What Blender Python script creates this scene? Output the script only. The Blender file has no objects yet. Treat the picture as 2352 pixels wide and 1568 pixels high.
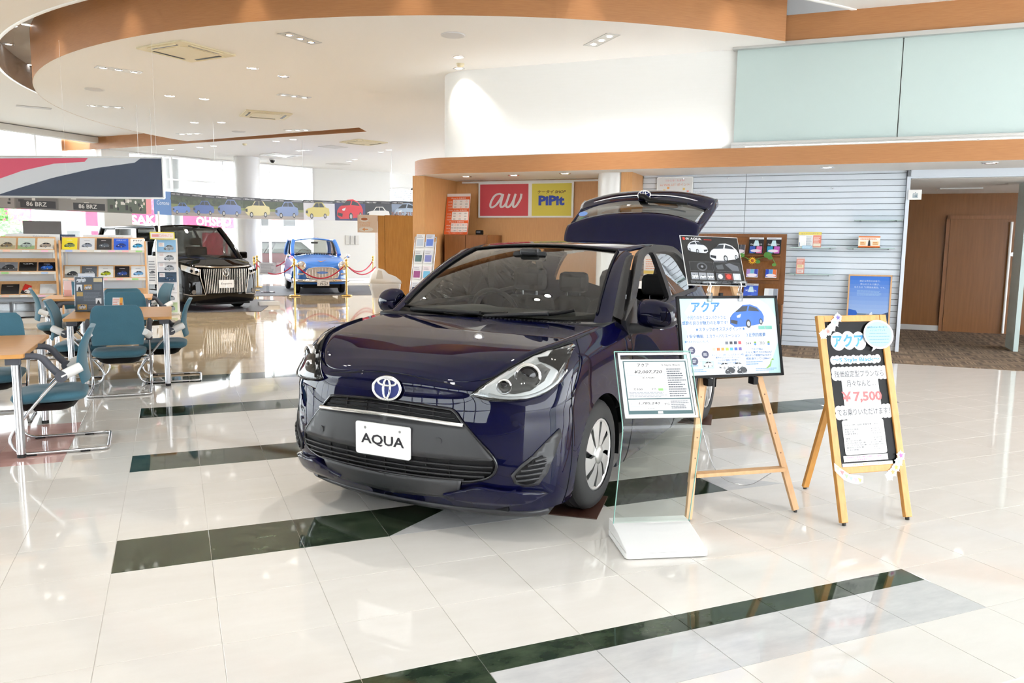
import bpy, bmesh, math, random
import numpy as np
from mathutils import Vector, Matrix
random.seed(7)
sc = bpy.context.scene
col = sc.collection
# ---------------------------------------------------------------- camera
CAM_H = 1.455
cam_d = bpy.data.cameras.new('camera'); cam = bpy.data.objects.new('camera', cam_d); col.objects.link(cam)
cam_d.sensor_width = 36.0; cam_d.lens = 1823.0 / 2352.0 * 36.0
cam_d.clip_start = 0.05; cam_d.clip_end = 400
_ya, _pi, _ro = math.radians(23.12), math.radians(7.01), math.radians(0.70)
_f = Vector((math.sin(_ya) * math.cos(_pi), math.cos(_ya) * math.cos(_pi), -math.sin(_pi)))
_r = Vector((math.cos(_ya), -math.sin(_ya), 0)); _u = _r.cross(_f)
_r2 = _r * math.cos(_ro) + _u * math.sin(_ro); _u2 = _u * math.cos(_ro) - _r * math.sin(_ro)
m3 = Matrix((_r2, _u2, -_f)).transposed()
cam.matrix_world = Matrix.Translation((0, 0, CAM_H)) @ m3.to_4x4()
sc.camera = cam
# ---------------------------------------------------------------- world, exposure
w = bpy.data.worlds.new('sky'); sc.world = w; w.use_nodes = True
bg = w.node_tree.nodes['Background']; bg.inputs[0].default_value = (0.93, 0.97, 1.0, 1); bg.inputs[1].default_value = 6.5
sc.view_settings.view_transform = 'Standard'; sc.view_settings.look = 'None'
sc.view_settings.gamma = 1.0; sc.view_settings.use_curve_mapping = False
sc.view_settings.exposure = 0.40
try:
    c = sc.cycles; c.max_bounces = 5; c.diffuse_bounces = 3; c.glossy_bounces = 3; c.transmission_bounces = 2
    c.transparent_max_bounces = 8; c.use_adaptive_sampling = True; c.adaptive_threshold = 0.14; c.adaptive_min_samples = 12; c.caustics_reflective = False; c.caustics_refractive = False
    c.sample_clamp_indirect = 6.0; c.blur_glossy = 0.5
except Exception: pass

# ---------------------------------------------------------------- materials
def nodes(name):
    m = bpy.data.materials.new(name); m.use_nodes = True
    nt = m.node_tree; return m, nt, nt.nodes['Principled BSDF']
def mat(name, c, rough=.5, metal=0, coat=0, spec=.5, emit=0, trans=0, crough=.03, alpha=1, var=None, scale=8, vs=None, bump=0, sheen=0):
    m, nt, b = nodes(name)
    b.inputs['Base Color'].default_value = (*c, 1); b.inputs['Roughness'].default_value = rough
    b.inputs['Metallic'].default_value = metal; b.inputs['Coat Weight'].default_value = coat
    b.inputs['Coat Roughness'].default_value = crough; b.inputs['Specular IOR Level'].default_value = spec
    b.inputs['Transmission Weight'].default_value = trans; b.inputs['Alpha'].default_value = alpha
    b.inputs['Sheen Weight'].default_value = sheen
    if emit: b.inputs['Emission Color'].default_value = (*c, 1); b.inputs['Emission Strength'].default_value = emit
    if var or bump:
        tc = nt.nodes.new('ShaderNodeTexCoord'); mp = nt.nodes.new('ShaderNodeMapping'); nz = nt.nodes.new('ShaderNodeTexNoise')
        nz.inputs['Scale'].default_value = scale; nz.inputs['Detail'].default_value = 5
        if vs: mp.inputs['Scale'].default_value = vs
        nt.links.new(tc.outputs['Object'], mp.inputs[0]); nt.links.new(mp.outputs[0], nz.inputs['Vector'])
        if var:
            r = nt.nodes.new('ShaderNodeValToRGB'); r.color_ramp.elements[0].position = .3; r.color_ramp.elements[1].position = .7
            r.color_ramp.elements[0].color = (*c, 1); r.color_ramp.elements[1].color = (*var, 1)
            nt.links.new(nz.outputs['Fac'], r.inputs[0]); nt.links.new(r.outputs[0], b.inputs['Base Color'])
        if bump:
            bp = nt.nodes.new('ShaderNodeBump'); bp.inputs['Strength'].default_value = bump; bp.inputs['Distance'].default_value = .004
            nt.links.new(nz.outputs['Fac'], bp.inputs['Height']); nt.links.new(bp.outputs[0], b.inputs['Normal'])
    return m
def glassmat(name, tint=(.96, .98, .97), refl=1.0, ior=1.5, rough=0.0):
    m = bpy.data.materials.new(name); m.use_nodes = True; nt = m.node_tree; nt.nodes.clear()
    o = nt.nodes.new('ShaderNodeOutputMaterial'); mx = nt.nodes.new('ShaderNodeMixShader'); t = nt.nodes.new('ShaderNodeBsdfTransparent')
    g = nt.nodes.new('ShaderNodeBsdfGlossy'); fr = nt.nodes.new('ShaderNodeFresnel'); mu = nt.nodes.new('ShaderNodeMath'); mu.operation = 'MULTIPLY'
    t.inputs[0].default_value = (*tint, 1); g.inputs['Roughness'].default_value = rough; fr.inputs[0].default_value = ior
    mu.inputs[1].default_value = refl; mu.use_clamp = True
    nt.links.new(fr.outputs[0], mu.inputs[0]); nt.links.new(mu.outputs[0], mx.inputs[0])
    nt.links.new(t.outputs[0], mx.inputs[1]); nt.links.new(g.outputs[0], mx.inputs[2]); nt.links.new(mx.outputs[0], o.inputs[0])
    return m
def inkmat(name, rough):
    m, nt, b = nodes(name); a = nt.nodes.new('ShaderNodeAttribute'); a.attribute_name = 'Col'
    hs = nt.nodes.new('ShaderNodeHueSaturation'); hs.inputs['Value'].default_value = .86
    nt.links.new(a.outputs['Color'], hs.inputs['Color']); nt.links.new(hs.outputs[0], b.inputs['Base Color']); b.inputs['Roughness'].default_value = rough
    return m
def tilemat(name, c1, c2, scale, rough=.045, spec=.5, jit=.015, stretch=(1, 3, 1)):
    m, nt, b = nodes(name); L = nt.links.new
    tc = nt.nodes.new('ShaderNodeNewGeometry'); mp = nt.nodes.new('ShaderNodeMapping'); mp.inputs['Scale'].default_value = stretch
    nz = nt.nodes.new('ShaderNodeTexNoise'); nz.inputs['Scale'].default_value = scale; nz.inputs['Detail'].default_value = 8; nz.inputs['Roughness'].default_value = .65
    r = nt.nodes.new('ShaderNodeValToRGB'); r.color_ramp.elements[0].position = .35; r.color_ramp.elements[1].position = .68
    r.color_ramp.elements[0].color = (*c1, 1); r.color_ramp.elements[1].color = (*c2, 1)
    oi = nt.nodes.new('ShaderNodeObjectInfo'); hs = nt.nodes.new('ShaderNodeHueSaturation')
    mr = nt.nodes.new('ShaderNodeMapRange'); mr.inputs[3].default_value = 1 - jit; mr.inputs[4].default_value = 1 + jit
    L(tc.outputs['Position'], mp.inputs[0]); L(mp.outputs[0], nz.inputs['Vector']); L(nz.outputs['Fac'], r.inputs[0])
    L(oi.outputs['Random'], mr.inputs[0]); L(mr.outputs[0], hs.inputs['Value']); L(r.outputs[0], hs.inputs['Color'])
    L(hs.outputs[0], b.inputs['Base Color']); b.inputs['Roughness'].default_value = rough; b.inputs['Specular IOR Level'].default_value = spec
    return m
def woodmat(name, c1, c2, rough=.4, coat=0, stretch=(1, 1, 14), scale=2.5):
    return mat(name, c1, rough, coat=coat, var=c2, scale=scale, vs=stretch)

M = {}
M['tile_cream'] = tilemat('tile_cream', (.775, .74, .69), (.82, .79, .745), 2.2)
M['tile_green'] = tilemat('tile_green', (.012, .022, .013), (.06, .085, .05), 7, stretch=(1, 1.6, 1), jit=.15)
M['tile_grey'] = tilemat('tile_grey', (.55, .55, .555), (.66, .655, .65), 5)
M['tile_pink'] = tilemat('tile_pink', (.62, .36, .33), (.68, .42, .38), 4)
M['ceil'] = mat('ceiling_paint', (.92, .91, .895), .9, var=(.905, .895, .88), scale=60)
M['ceil_white'] = mat('ceiling_white', (.84, .84, .84), .9)
M['recess'] = mat('recess_paint', (.70, .70, .71), .8)
M['copper'] = woodmat('copper_wood', (.44, .195, .075), (.50, .235, .095), .38, stretch=(1, 1, 20), scale=6)
M['orange_wood'] = woodmat('orange_wood', (.62, .315, .12), (.68, .36, .145), .42, stretch=(6, 6, .6), scale=10)
M['gloss_wood'] = woodmat('glossy_orange_wood', (.50, .22, .05), (.58, .27, .065), .18, coat=.6, stretch=(5, 5, .5), scale=6)
M['brown_wood'] = woodmat('brown_wood', (.22, .085, .028), (.28, .115, .04), .35, stretch=(8, 8, .6), scale=5)
M['door_wood'] = woodmat('door_wood', (.20, .078, .022), (.24, .098, .03), .3, stretch=(9, 9, .5), scale=4)
M['pine'] = woodmat('pine_wood', (.62, .36, .17), (.70, .43, .22), .5, stretch=(4, 4, 1), scale=8)
M['board_wood'] = woodmat('board_wood', (.60, .27, .055), (.68, .34, .085), .4, stretch=(6, 6, 1), scale=8)
M['table_wood'] = woodmat('table_wood', (.62, .30, .085), (.70, .36, .11), .38, coat=0, stretch=(1.5, 12, 1), scale=5)
M['wall_white'] = mat('wall_white', (.88, .885, .87), .85, var=(.89, .895, .885), scale=3, vs=(1, 1, 20))
M['wall_cream'] = mat('wall_cream', (.78, .765, .72), .85)
M['frost'] = mat('frosted_glass', (.55, .665, .655), .3, spec=.5)
M['alu'] = mat('aluminium', (.62, .62, .61), .35, metal=.8)
M['steel'] = mat('brushed_steel', (.66, .67, .70), .25, metal=1)
M['chrome'] = mat('chrome', (.86, .86, .87), .06, metal=1)
M['darkchrome'] = mat('dark_chrome', (.42, .38, .33), .12, metal=1)
M['slat'] = mat('slat_white', (.70, .765, .85), .45)
M['slat_back'] = mat('slat_groove', (.26, .29, .34), .6)
M['white'] = mat('white_plastic', (.85, .85, .84), .4)
M['white_gloss'] = mat('white_gloss', (.86, .86, .86), .2)
M['offwhite'] = mat('offwhite_plastic', (.70, .69, .66), .45)
M['black'] = mat('black_plastic', (.006, .006, .007), .5, spec=.2)
M['black_gloss'] = mat('black_gloss', (.008, .008, .010), .08)
M['charcoal'] = mat('charcoal_plastic', (.035, .036, .040), .42)
M['dark_trim'] = mat('dark_trim', (.018, .018, .020), .38, spec=.35)
M['rubber'] = mat('rubber', (.018, .018, .019), .7)
M['teal'] = mat('teal_fabric', (.045, .145, .205), .9, var=(.06, .17, .235), scale=300, sheen=.2)
M['grey_arm'] = mat('grey_armrest', (.075, .08, .10), .5)
M['blue_car'] = mat('navy_paint', (.0016, .0022, .023), .4, metal=0, coat=1.0, crough=.015, spec=0)
M['blue_car'].node_tree.nodes['Principled BSDF'].inputs['Coat IOR'].default_value = 1.40
M['black_car'] = mat('black_paint', (.004, .0035, .003), .4, coat=1.0, crough=.015, spec=0)
M['black_car'].node_tree.nodes['Principled BSDF'].inputs['Coat IOR'].default_value = 1.40
M['wall_rear'] = mat('rear_wall_paint', (.20, .175, .155), .7)
M['tile_tan'] = tilemat('tile_tan', (.60, .46, .29), (.66, .52, .35), 2.0)
M['vint_blue'] = mat('vintage_blue_paint', (.05, .25, .82), .3, coat=1.0, crough=.03)
M['glass_car'] = glassmat('car_glass', (.84, .87, .84), 2.0, 1.5)
M['glass_rear'] = glassmat('rear_car_glass', (.22, .23, .22), 1.6, 1.5)
M['glass_clear'] = glassmat('clear_glass', (.93, .97, .95), 1.0, 1.5)
M['glass_shelf'] = mat('shelf_glass', (.50, .68, .64), .08, spec=.6)
M['glass_window'] = glassmat('window_glass', (.97, .985, .985), .8, 1.45)
M['acrylic'] = glassmat('acrylic', (.83, .90, .86), .9, 1.5)
M['lens'] = glassmat('lamp_lens', (.93, .95, .96), 1.4, 1.5)
M['interior'] = mat('car_interior', (.022, .022, .024), .8)
M['dash'] = mat('dashboard', (.10, .10, .095), .7)
M['silver'] = mat('lamp_silver', (.80, .81, .83), .22, metal=1)
M['lamp_dim'] = mat('corridor_glow', (1, .97, .92), .5, emit=1.6)
M['liner'] = mat('headliner', (.45, .45, .43), .9)
M['seat'] = mat('seat_fabric', (.020, .020, .022), .9)
M['gold'] = mat('brass', (.83, .55, .17), .18, metal=1)
M['red_rope'] = mat('red_rope', (.50, .015, .05), .8)
M['ink'] = inkmat('printed_ink', .5); M['ink_gloss'] = inkmat('printed_ink_gloss', .12)
M['lamp'] = mat('lamp_glow', (1, .96, .88), .5, emit=20)
M['lamp_soft'] = mat('lamp_glow_soft', (1, .97, .92), .5, emit=4)
M['ac_cream'] = mat('ac_cream', (.78, .70, .48), .5)
M['brick'] = mat('brick_wall', (.48, .19, .15), .9, var=(.55, .24, .19), scale=20)
M['red_sign'] = mat('red_sign', (.80, .03, .09), .5)
M['concrete'] = mat('concrete', (.55, .54, .52), .9, var=(.6, .6, .58), scale=2)
M['mat_dark'] = mat('floor_mat', (.10, .098, .115), .6, var=(.12, .115, .13), scale=30)
M['leaf'] = mat('leaf', (.06, .20, .03), .6, var=(.1, .28, .05), scale=6)
M['wheelmat'] = mat('wheel_mat', (.06, .022, .012), .5)
M['clear_plastic'] = glassmat('clear_plastic', (.86, .88, .9), 2.0, 1.5, .05)
M['bag'] = mat('plastic_bag', (.80, .82, .85), .3, alpha=.75)
M['paper_white'] = mat('paper_white', (.82, .83, .84), .6)

# ---------------------------------------------------------------- builders
def link(o, parent=None):
    col.objects.link(o)
    if parent is not None: o.parent = parent
    return o
def empty(name, loc=(0, 0, 0), rz=0, rot=None):
    o = bpy.data.objects.new(name, None); col.objects.link(o); o.empty_display_size = .1
    o.location = loc; o.rotation_euler = rot if rot else (0, 0, rz); return o
def tag(o, label, cat, group=None, kind=None):
    if label: o['label'] = label
    if cat: o['category'] = cat
    if group: o['group'] = group
    if kind: o['kind'] = kind
    return o
def struct(o, label=None):
    o['kind'] = 'structure'
    if label: o['label'] = label
    return o
def thing(name, label, cat, loc=(0, 0, 0), rz=0, group=None, rot=None):
    return tag(empty(name, loc, rz, rot), label, cat, group)
class B:
    """collects geometry for one mesh object"""
    def __init__(s): s.v = []; s.f = []; s.sm = []
    def add(s, vs, fs, smooth=False):
        n = len(s.v); s.v += [tuple(map(float, p)) for p in vs]; s.f += [tuple(i + n for i in f) for f in fs]; s.sm += [smooth] * len(fs); return s
    def box(s, a, b, bev=0):
        x0, x1 = sorted((a[0], b[0])); y0, y1 = sorted((a[1], b[1])); z0, z1 = sorted((a[2], b[2]))
        if bev <= 0:
            return s.add([(x0, y0, z0), (x1, y0, z0), (x1, y1, z0), (x0, y1, z0), (x0, y0, z1), (x1, y0, z1), (x1, y1, z1), (x0, y1, z1)],
                         [(0, 3, 2, 1), (4, 5, 6, 7), (0, 1, 5, 4), (1, 2, 6, 5), (2, 3, 7, 6), (3, 0, 4, 7)])
        bm = bmesh.new(); bmesh.ops.create_cube(bm, size=1)
        for v in bm.verts: v.co = Vector(((x0 + x1) / 2 + v.co.x * (x1 - x0), (y0 + y1) / 2 + v.co.y * (y1 - y0), (z0 + z1) / 2 + v.co.z * (z1 - z0)))
        bmesh.ops.bevel(bm, geom=bm.edges[:] , offset=min(bev, .49 * min(x1 - x0, y1 - y0, z1 - z0)), segments=2, affect='EDGES', profile=.5)
        bm.verts.index_update(); s.add([v.co[:] for v in bm.verts], [[v.index for v in f.verts] for f in bm.faces]); bm.free(); return s
    def prism(s, pts, z0, z1, axis='z', smooth=False):
        n = len(pts); mp = {'z': lambda p, t: (p[0], p[1], t), 'y': lambda p, t: (p[0], t, p[1]), 'x': lambda p, t: (t, p[0], p[1])}[axis]
        vs = [mp(p, z0) for p in pts] + [mp(p, z1) for p in pts]
        s.add(vs, [tuple(range(n))[::-1], tuple(range(n, 2 * n))] + [(i, (i + 1) % n, n + (i + 1) % n, n + i) for i in range(n)], smooth); return s
    def tube(s, pts, r, n=8, closed=False, caps=True):
        pts = [Vector(p) for p in pts]; m = len(pts); rings = []; up = None
        rs = r if isinstance(r, (list, tuple)) else [r] * m
        for i, p in enumerate(pts):
            if closed: t = (pts[(i + 1) % m] - pts[i - 1])
            else: t = pts[min(i + 1, m - 1)] - pts[max(i - 1, 0)]
            t.normalize()
            if up is None:
                up = Vector((0, 0, 1)) if abs(t.z) < .9 else Vector((1, 0, 0))
            a = t.cross(up).normalized(); up = a.cross(t).normalized()
            rings.append([p + (a * math.cos(2 * math.pi * k / n) + up * math.sin(2 * math.pi * k / n)) * rs[i] for k in range(n)])
        vs = [v[:] for R in rings for v in R]; fs = []
        for i in range(m if closed else m - 1):
            j = (i + 1) % m
            for k in range(n): fs.append((i * n + k, i * n + (k + 1) % n, j * n + (k + 1) % n, j * n + k))
        s.add(vs, fs, True)
        if caps and not closed:
            s.add([v[:] for v in rings[0]], [tuple(range(n))[::-1]]); s.add([v[:] for v in rings[-1]], [tuple(range(n))])
        return s
    def cyl(s, p, q, r, n=16, r2=None): return s.tube([p, q], [r, r if r2 is None else r2], n)
    def lathe(s, prof, n=20, c=(0, 0, 0), axis='z', smooth=True):
        vs = []
        for r, z in prof:
            for k in range(n):
                a = 2 * math.pi * k / n; x, y = r * math.cos(a), r * math.sin(a)
                vs.append({'z': (c[0] + x, c[1] + y, c[2] + z), 'y': (c[0] + x, c[1] + z, c[2] + y), 'x': (c[0] + z, c[1] + x, c[2] + y)}[axis])
        fs = [(i * n + k, i * n + (k + 1) % n, (i + 1) * n + (k + 1) % n, (i + 1) * n + k) for i in range(len(prof) - 1) for k in range(n)]
        return s.add(vs, fs, smooth)
    def grid(s, P, smooth=True, flip=False):
        P = np.asarray(P); a, b = P.shape[:2]
        fs = [(i * b + j, i * b + j + 1, (i + 1) * b + j + 1, (i + 1) * b + j) for i in range(a - 1) for j in range(b - 1)]
        if flip: fs = [f[::-1] for f in fs]
        return s.add(P.reshape(-1, 3), fs, smooth)
    def xf(s, mtx):
        s.v = [tuple(mtx @ Vector(p)) for p in s.v]; return s
    def mirror_y(s):
        n = len(s.v); s.v += [(x, -y, z) for x, y, z in s.v]; s.f += [tuple(i + n for i in f)[::-1] for f in s.f]; s.sm += s.sm; return s
    def flipy(s):
        s.v = [(x, -y, z) for x, y, z in s.v]; s.f = [f[::-1] for f in s.f]; return s
    def mesh(s, name, m=None):
        me = bpy.data.meshes.new(name); me.from_pydata(s.v, [], s.f)
        me.polygons.foreach_set('use_smooth', s.sm); me.update()
        if m is not None: me.materials.append(M[m] if isinstance(m, str) else m)
        return me
    def obj(s, name, m, parent=None, loc=None, rot=None):
        o = bpy.data.objects.new(name, s.mesh(name, m)); link(o, parent)
        if loc: o.location = loc
        if rot: o.rotation_euler = rot
        return o
def solid(o, t, off=-1):
    md = o.modifiers.new('thickness', 'SOLIDIFY'); md.thickness = t; md.offset = off; return o
def bevel(o, wd, seg=2, ang=40):
    md = o.modifiers.new('bevel', 'BEVEL'); md.width = wd; md.segments = seg; md.limit_method = 'ANGLE'; md.angle_limit = math.radians(ang); return o
def box(name, a, b, m, parent=None, bev=0, **k): return B().box(a, b, bev).obj(name, m, parent, **k)
def copytree(o, parent=None):
    c = o.copy(); col.objects.link(c); c.parent = parent
    for ch in list(o.children): copytree(ch, c)
    return c
def W(s, q, z=0): return ((q - s) / math.sqrt(2), (q + s) / math.sqrt(2), z)
WALL_RZ = math.radians(-45)     # local +x runs along decreasing s (to the right), local -y faces the showroom
def crom(P, n):
    """catmull-rom through the points along axis 0, n subdivisions per span"""
    P = np.asarray(P, float); k = len(P)
    E = np.concatenate([[2 * P[0] - P[1]], P, [2 * P[-1] - P[-2]]]); out = []
    for i in range(k - 1):
        p0, p1, p2, p3 = E[i:i + 4]
        for j in range(n):
            t = j / n
            out.append(.5 * (2 * p1 + (p2 - p0) * t + (2 * p0 - 5 * p1 + 4 * p2 - p3) * t * t + (3 * p1 - p0 - 3 * p2 + p3) * t ** 3))
    out.append(P[-1]); return np.array(out)
def crom2(P, n, m):
    A = crom(np.asarray(P, float), n); return np.swapaxes(crom(np.swapaxes(A, 0, 1), m), 0, 1)
def smooth_path(pts, n=6): return [tuple(p) for p in crom(pts, n)]
def rrect(x0, y0, x1, y1, r, n=4):
    o = []
    for cx, cy, a in ((x1 - r, y0 + r, -90), (x1 - r, y1 - r, 0), (x0 + r, y1 - r, 90), (x0 + r, y0 + r, 180)):
        for k in range(n + 1):
            t = math.radians(a + 90 * k / n); o.append((cx + r * math.cos(t), cy + r * math.sin(t)))
    return o
def ell(cx, cy, rx, ry, n=20): return [(cx + rx * math.cos(2 * math.pi * k / n), cy + ry * math.sin(2 * math.pi * k / n)) for k in range(n)]

# flat print: coloured shapes and lettering lying in one plane (local x right, y up), layered in +z
_cu = bpy.data.curves.new('type', 'FONT'); _to = bpy.data.objects.new('type', _cu); col.objects.link(_to)
_tc = {}
def glyphs(s, bold, shear, res):
    k = (s, bold, shear, res)
    if k not in _tc:
        _cu.body = s; _cu.offset = bold; _cu.shear = shear; _cu.resolution_u = res; _cu.size = 1; _cu.align_x = 'LEFT'
        dg = bpy.context.evaluated_depsgraph_get(); dg.update()
        ev = _to.evaluated_get(dg); me = ev.to_mesh()
        v = np.empty(len(me.vertices) * 3); me.vertices.foreach_get('co', v); v = v.reshape(-1, 3)[:, :2]
        f = [tuple(p.vertices) for p in me.polygons]; ev.to_mesh_clear(); _tc[k] = (v, f)
    return _tc[k]
def srgb(c):
    if isinstance(c, str):
        c = c.lstrip('#'); c = [int(c[i:i + 2], 16) / 255 for i in (0, 2, 4)]
        return tuple((x / 12.92 if x <= .04045 else ((x + .055) / 1.055) ** 2.4) for x in c)
    return c
class Print:
    def __init__(s, step=.0004, base=.0006): s.v = []; s.f = []; s.c = []; s.z = base; s.step = step
    def poly(s, pts, c, layer=0):
        n = len(s.v); z = s.z + s.step * layer + (len(s.f) % 40) * s.step * .016; s.v += [(p[0], p[1], z) for p in pts]; s.f.append(tuple(range(n, n + len(pts)))); s.c.append(srgb(c)); return s
    def rect(s, x0, y0, x1, y1, c, layer=0, r=0):
        return s.poly(rrect(x0, y0, x1, y1, r) if r else [(x0, y0), (x1, y0), (x1, y1), (x0, y1)], c, layer)
    def ell(s, cx, cy, rx, ry, c, layer=0, n=20): return s.poly(ell(cx, cy, rx, ry, n), c, layer)
    def text(s, t, x, y, h, c, layer=1, w=None, bold=0, shear=0, al='l', rot=0, res=2):
        """lettering: h is the height of the glyph box, (x, y) its lower left / centre / right corner"""
        v, f = glyphs(t, bold if bold else .005, shear, res)
        if len(v) == 0: return s
        lo, hi = v.min(0), v.max(0); k = h / max(hi[1] - lo[1], .3); kx = k
        if w: kx = w / (hi[0] - lo[0])
        p = (v - lo) * (kx, k); wd = (hi[0] - lo[0]) * kx
        if al == 'c': p = p - (wd / 2, 0)
        elif al == 'r': p = p - (wd, 0)
        if rot: p = p @ np.array([[math.cos(rot), math.sin(rot)], [-math.sin(rot), math.cos(rot)]])
        n = len(s.v); z = s.z + s.step * layer; cc = srgb(c)
        s.v += [(a + x, b + y, z) for a, b in p]; s.f += [tuple(i + n for i in q) for q in f]; s.c += [cc] * len(f); return s
    def car(s, x, y, wd, c, layer=1, flip=False, kind=0, wheel='#30343a', glass='#2a323c'):
        """small printed picture of a car in three-quarter / side view, lower-left at (x, y)"""
        q = lambda pts: [((x + (wd - wd * a if flip else wd * a)), y + wd * b) for a, b in pts]
        if kind == 0:   # hatchback three-quarter
            body = [(0, .10), (.02, .26), (.10, .36), (.24, .44), (.40, .58), (.62, .60), (.82, .53), (.95, .40), (1, .28), (.98, .14), (.9, .08), (.5, .02), (.12, .01)]
            gl = [[(.17, .40), (.38, .55), (.55, .56), (.50, .42)], [(.55, .43), (.60, .56), (.80, .50), (.88, .41)]]
            wh = [(.53, .09, .075, .115), (.90, .14, .05, .085)]
        else:           # saloon
            body = [(0, .14), (.01, .25), (.10, .30), (.28, .33), (.40, .47), (.70, .48), (.84, .34), (.97, .31), (1, .18), (.97, .10), (.6, .06), (.1, .06)]
            gl = [[(.31, .335), (.42, .45), (.54, .455), (.54, .335)], [(.56, .335), (.56, .455), (.68, .455), (.78, .34)]]
            wh = [(.24, .08, .07, .08), (.80, .09, .065, .075)]
        s.poly(q(body), c, layer)
        for g in gl: s.poly(q(g), glass, layer + 1)
        for a, b, rx, ry in wh:
            s.poly(q(ell(a, b, rx, ry, 12)), wheel, layer + 1); s.poly(q(ell(a, b, rx * .6, ry * .6, 10)), '#b8bcc2', layer + 2)
        if kind == 0:
            s.poly(q([(.20, .30), (.34, .35), (.30, .26), (.22, .25)]), '#dfe6ee', layer + 1)
            s.poly(q([(.02, .12), (.03, .20), (.22, .17), (.20, .07)]), '#20242c', layer + 1)
        else:
            s.poly(q([(.005, .16), (.01, .23), (.09, .24), (.09, .15)]), '#30343c', layer + 1)
        return s
    def lines(s, x0, y0, x1, y1, n, c, layer=1, jag=.3, t=.45):
        dy = (y1 - y0) / n
        for i in range(n):
            b = y1 - (i + 1) * dy + dy * (1 - t) / 2; e = x1 - (x1 - x0) * jag * random.random()
            x = x0
            while x < e:
                L = (x1 - x0) * random.uniform(.05, .14); s.rect(x, b, min(x + L, e), b + dy * t, c, layer); x += L + (x1 - x0) * .012
        return s
    def obj(s, name, parent, mtx=None, gloss=False):
        me = bpy.data.meshes.new(name); me.from_pydata(s.v, [], s.f)
        ca = me.color_attributes.new('Col', 'FLOAT_COLOR', 'CORNER'); arr = []
        for p, c in zip(me.polygons, s.c): arr += [c[0], c[1], c[2], 1.0] * p.loop_total
        ca.data.foreach_set('color', arr); me.materials.append(M['ink_gloss' if gloss else 'ink'])
        o = bpy.data.objects.new(name, me); link(o, parent)
        if mtx is not None: o.matrix_local = mtx
        return o
def plane_mtx(o, xdir, ydir):
    x = Vector(xdir).normalized(); y = Vector(ydir); y = (y - x * y.dot(x)).normalized(); z = x.cross(y)
    m = Matrix((x, y, z)).transposed().to_4x4(); m.translation = Vector(o); return m
UPRIGHT = lambda o=(0, 0, 0): plane_mtx(o, (1, 0, 0), (0, 0, 1))     # faces local -y
# ================================================================ room shell
CC = (6.73, 17.325); CR = 8.906; RR = 9.42; Z2 = 4.10; Z1 = 4.455; Z3 = 4.92
TA = .415; U0 = -.2997; V0 = 3.743
def quad(pts): return B().add(pts, [tuple(range(len(pts)))])
S_L, S_R, Q_N, Q_F = 20.8, -9.0, -6.5, 31.0
# ---- floor
fl = struct(quad([W(S_R, Q_N, -.003), W(S_L, Q_N, -.003), W(S_L, 18.6, -.003), (-1.6, 27.8, -.003), (4.9, 30.9, -.003), (12, 33.5, -.003), W(S_R, Q_F, -.003)]).obj('floor', None))
fl.data.materials.append(M['tile_cream'])
def clip(poly, a, b, c):
    out = []
    for i in range(len(poly)):
        p, q = poly[i], poly[(i + 1) % len(poly)]; d0, d1 = a * p[0] + b * p[1] - c, a * q[0] + b * q[1] - c
        if d0 <= 0: out.append(p)
        if d0 * d1 < 0: t = d0 / (d0 - d1); out.append((p[0] + t * (q[0] - p[0]), p[1] + t * (q[1] - p[1])))
    return out
_g = .0011
def tile_mesh(poly, name='tile'):
    n = len(poly); cx = sum(p[0] for p in poly) / n; cy = sum(p[1] for p in poly) / n
    k = lambda p, d: (p[0] + (cx - p[0]) * d, p[1] + (cy - p[1]) * d)
    b = B(); vs = [(*k(p, .0055), -.004) for p in poly] + [(*k(p, .0055), -.0006) for p in poly] + [(*k(p, .009), 0) for p in poly]
    fs = [tuple(range(2 * n, 3 * n))] + [(r * n + i, r * n + (i + 1) % n, (r + 1) * n + (i + 1) % n, (r + 1) * n + i) for r in (0, 1) for i in range(n)]
    return b.add(vs, fs).mesh(name)
sq = tile_mesh([(0, 0), (TA, 0), (TA, TA), (0, TA)]); sq.materials.append(M['tile_cream'])
def tile_kind(i, j):
    if i >= 0:
        if j in (4, 8, 12) and i < 16: return 'tile_green'
        if j == 0:
            if i < 3: return 'tile_green'
            if i == 3: return 'diag'
            if i == 4: return 'tile_grey'
            if i == 5: return 'tile_grey'
            if i == 6 or i == 7: return 'tile_green'
            if i == 8: return 'tile_tri'
        if j == -4:
            if 3 <= i < 8: return 'split'
            if i < 3: return 'tile_green'
    if i in (-2, -3) and j in (5, 6, 7): return 'tile_pink'
    if j >= 13 and i < 13: return 'tile_tan'
    return 'tile_cream'
tiles = []
cy_, sy_ = math.cos(math.radians(23.12)), math.sin(math.radians(23.12))
for i in range(-12, 26):
    for j in range(-5, 34):
        x, y = U0 + TA * (i + .5), V0 + TA * (j + .5); X = x * cy_ - y * sy_; Y = x * sy_ + y * cy_
        if Y < 1.8 or abs(X) > Y * .68 + .5 or (x + y) / math.sqrt(2) > 11.0: continue
        tiles.append((Y + .0 * abs(X), i, j))
tiles.sort(); far = B(); nt_ = 0; farc = []
dm = {}
def put_tile(me, m, x, y):
    o = bpy.data.objects.new('tile', me); link(o, fl); o.location = (x, y, 0)
    o.material_slots[0].link = 'OBJECT'; o.material_slots[0].material = M[m]
sp = V0 - 4 * TA + .70 * TA
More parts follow.
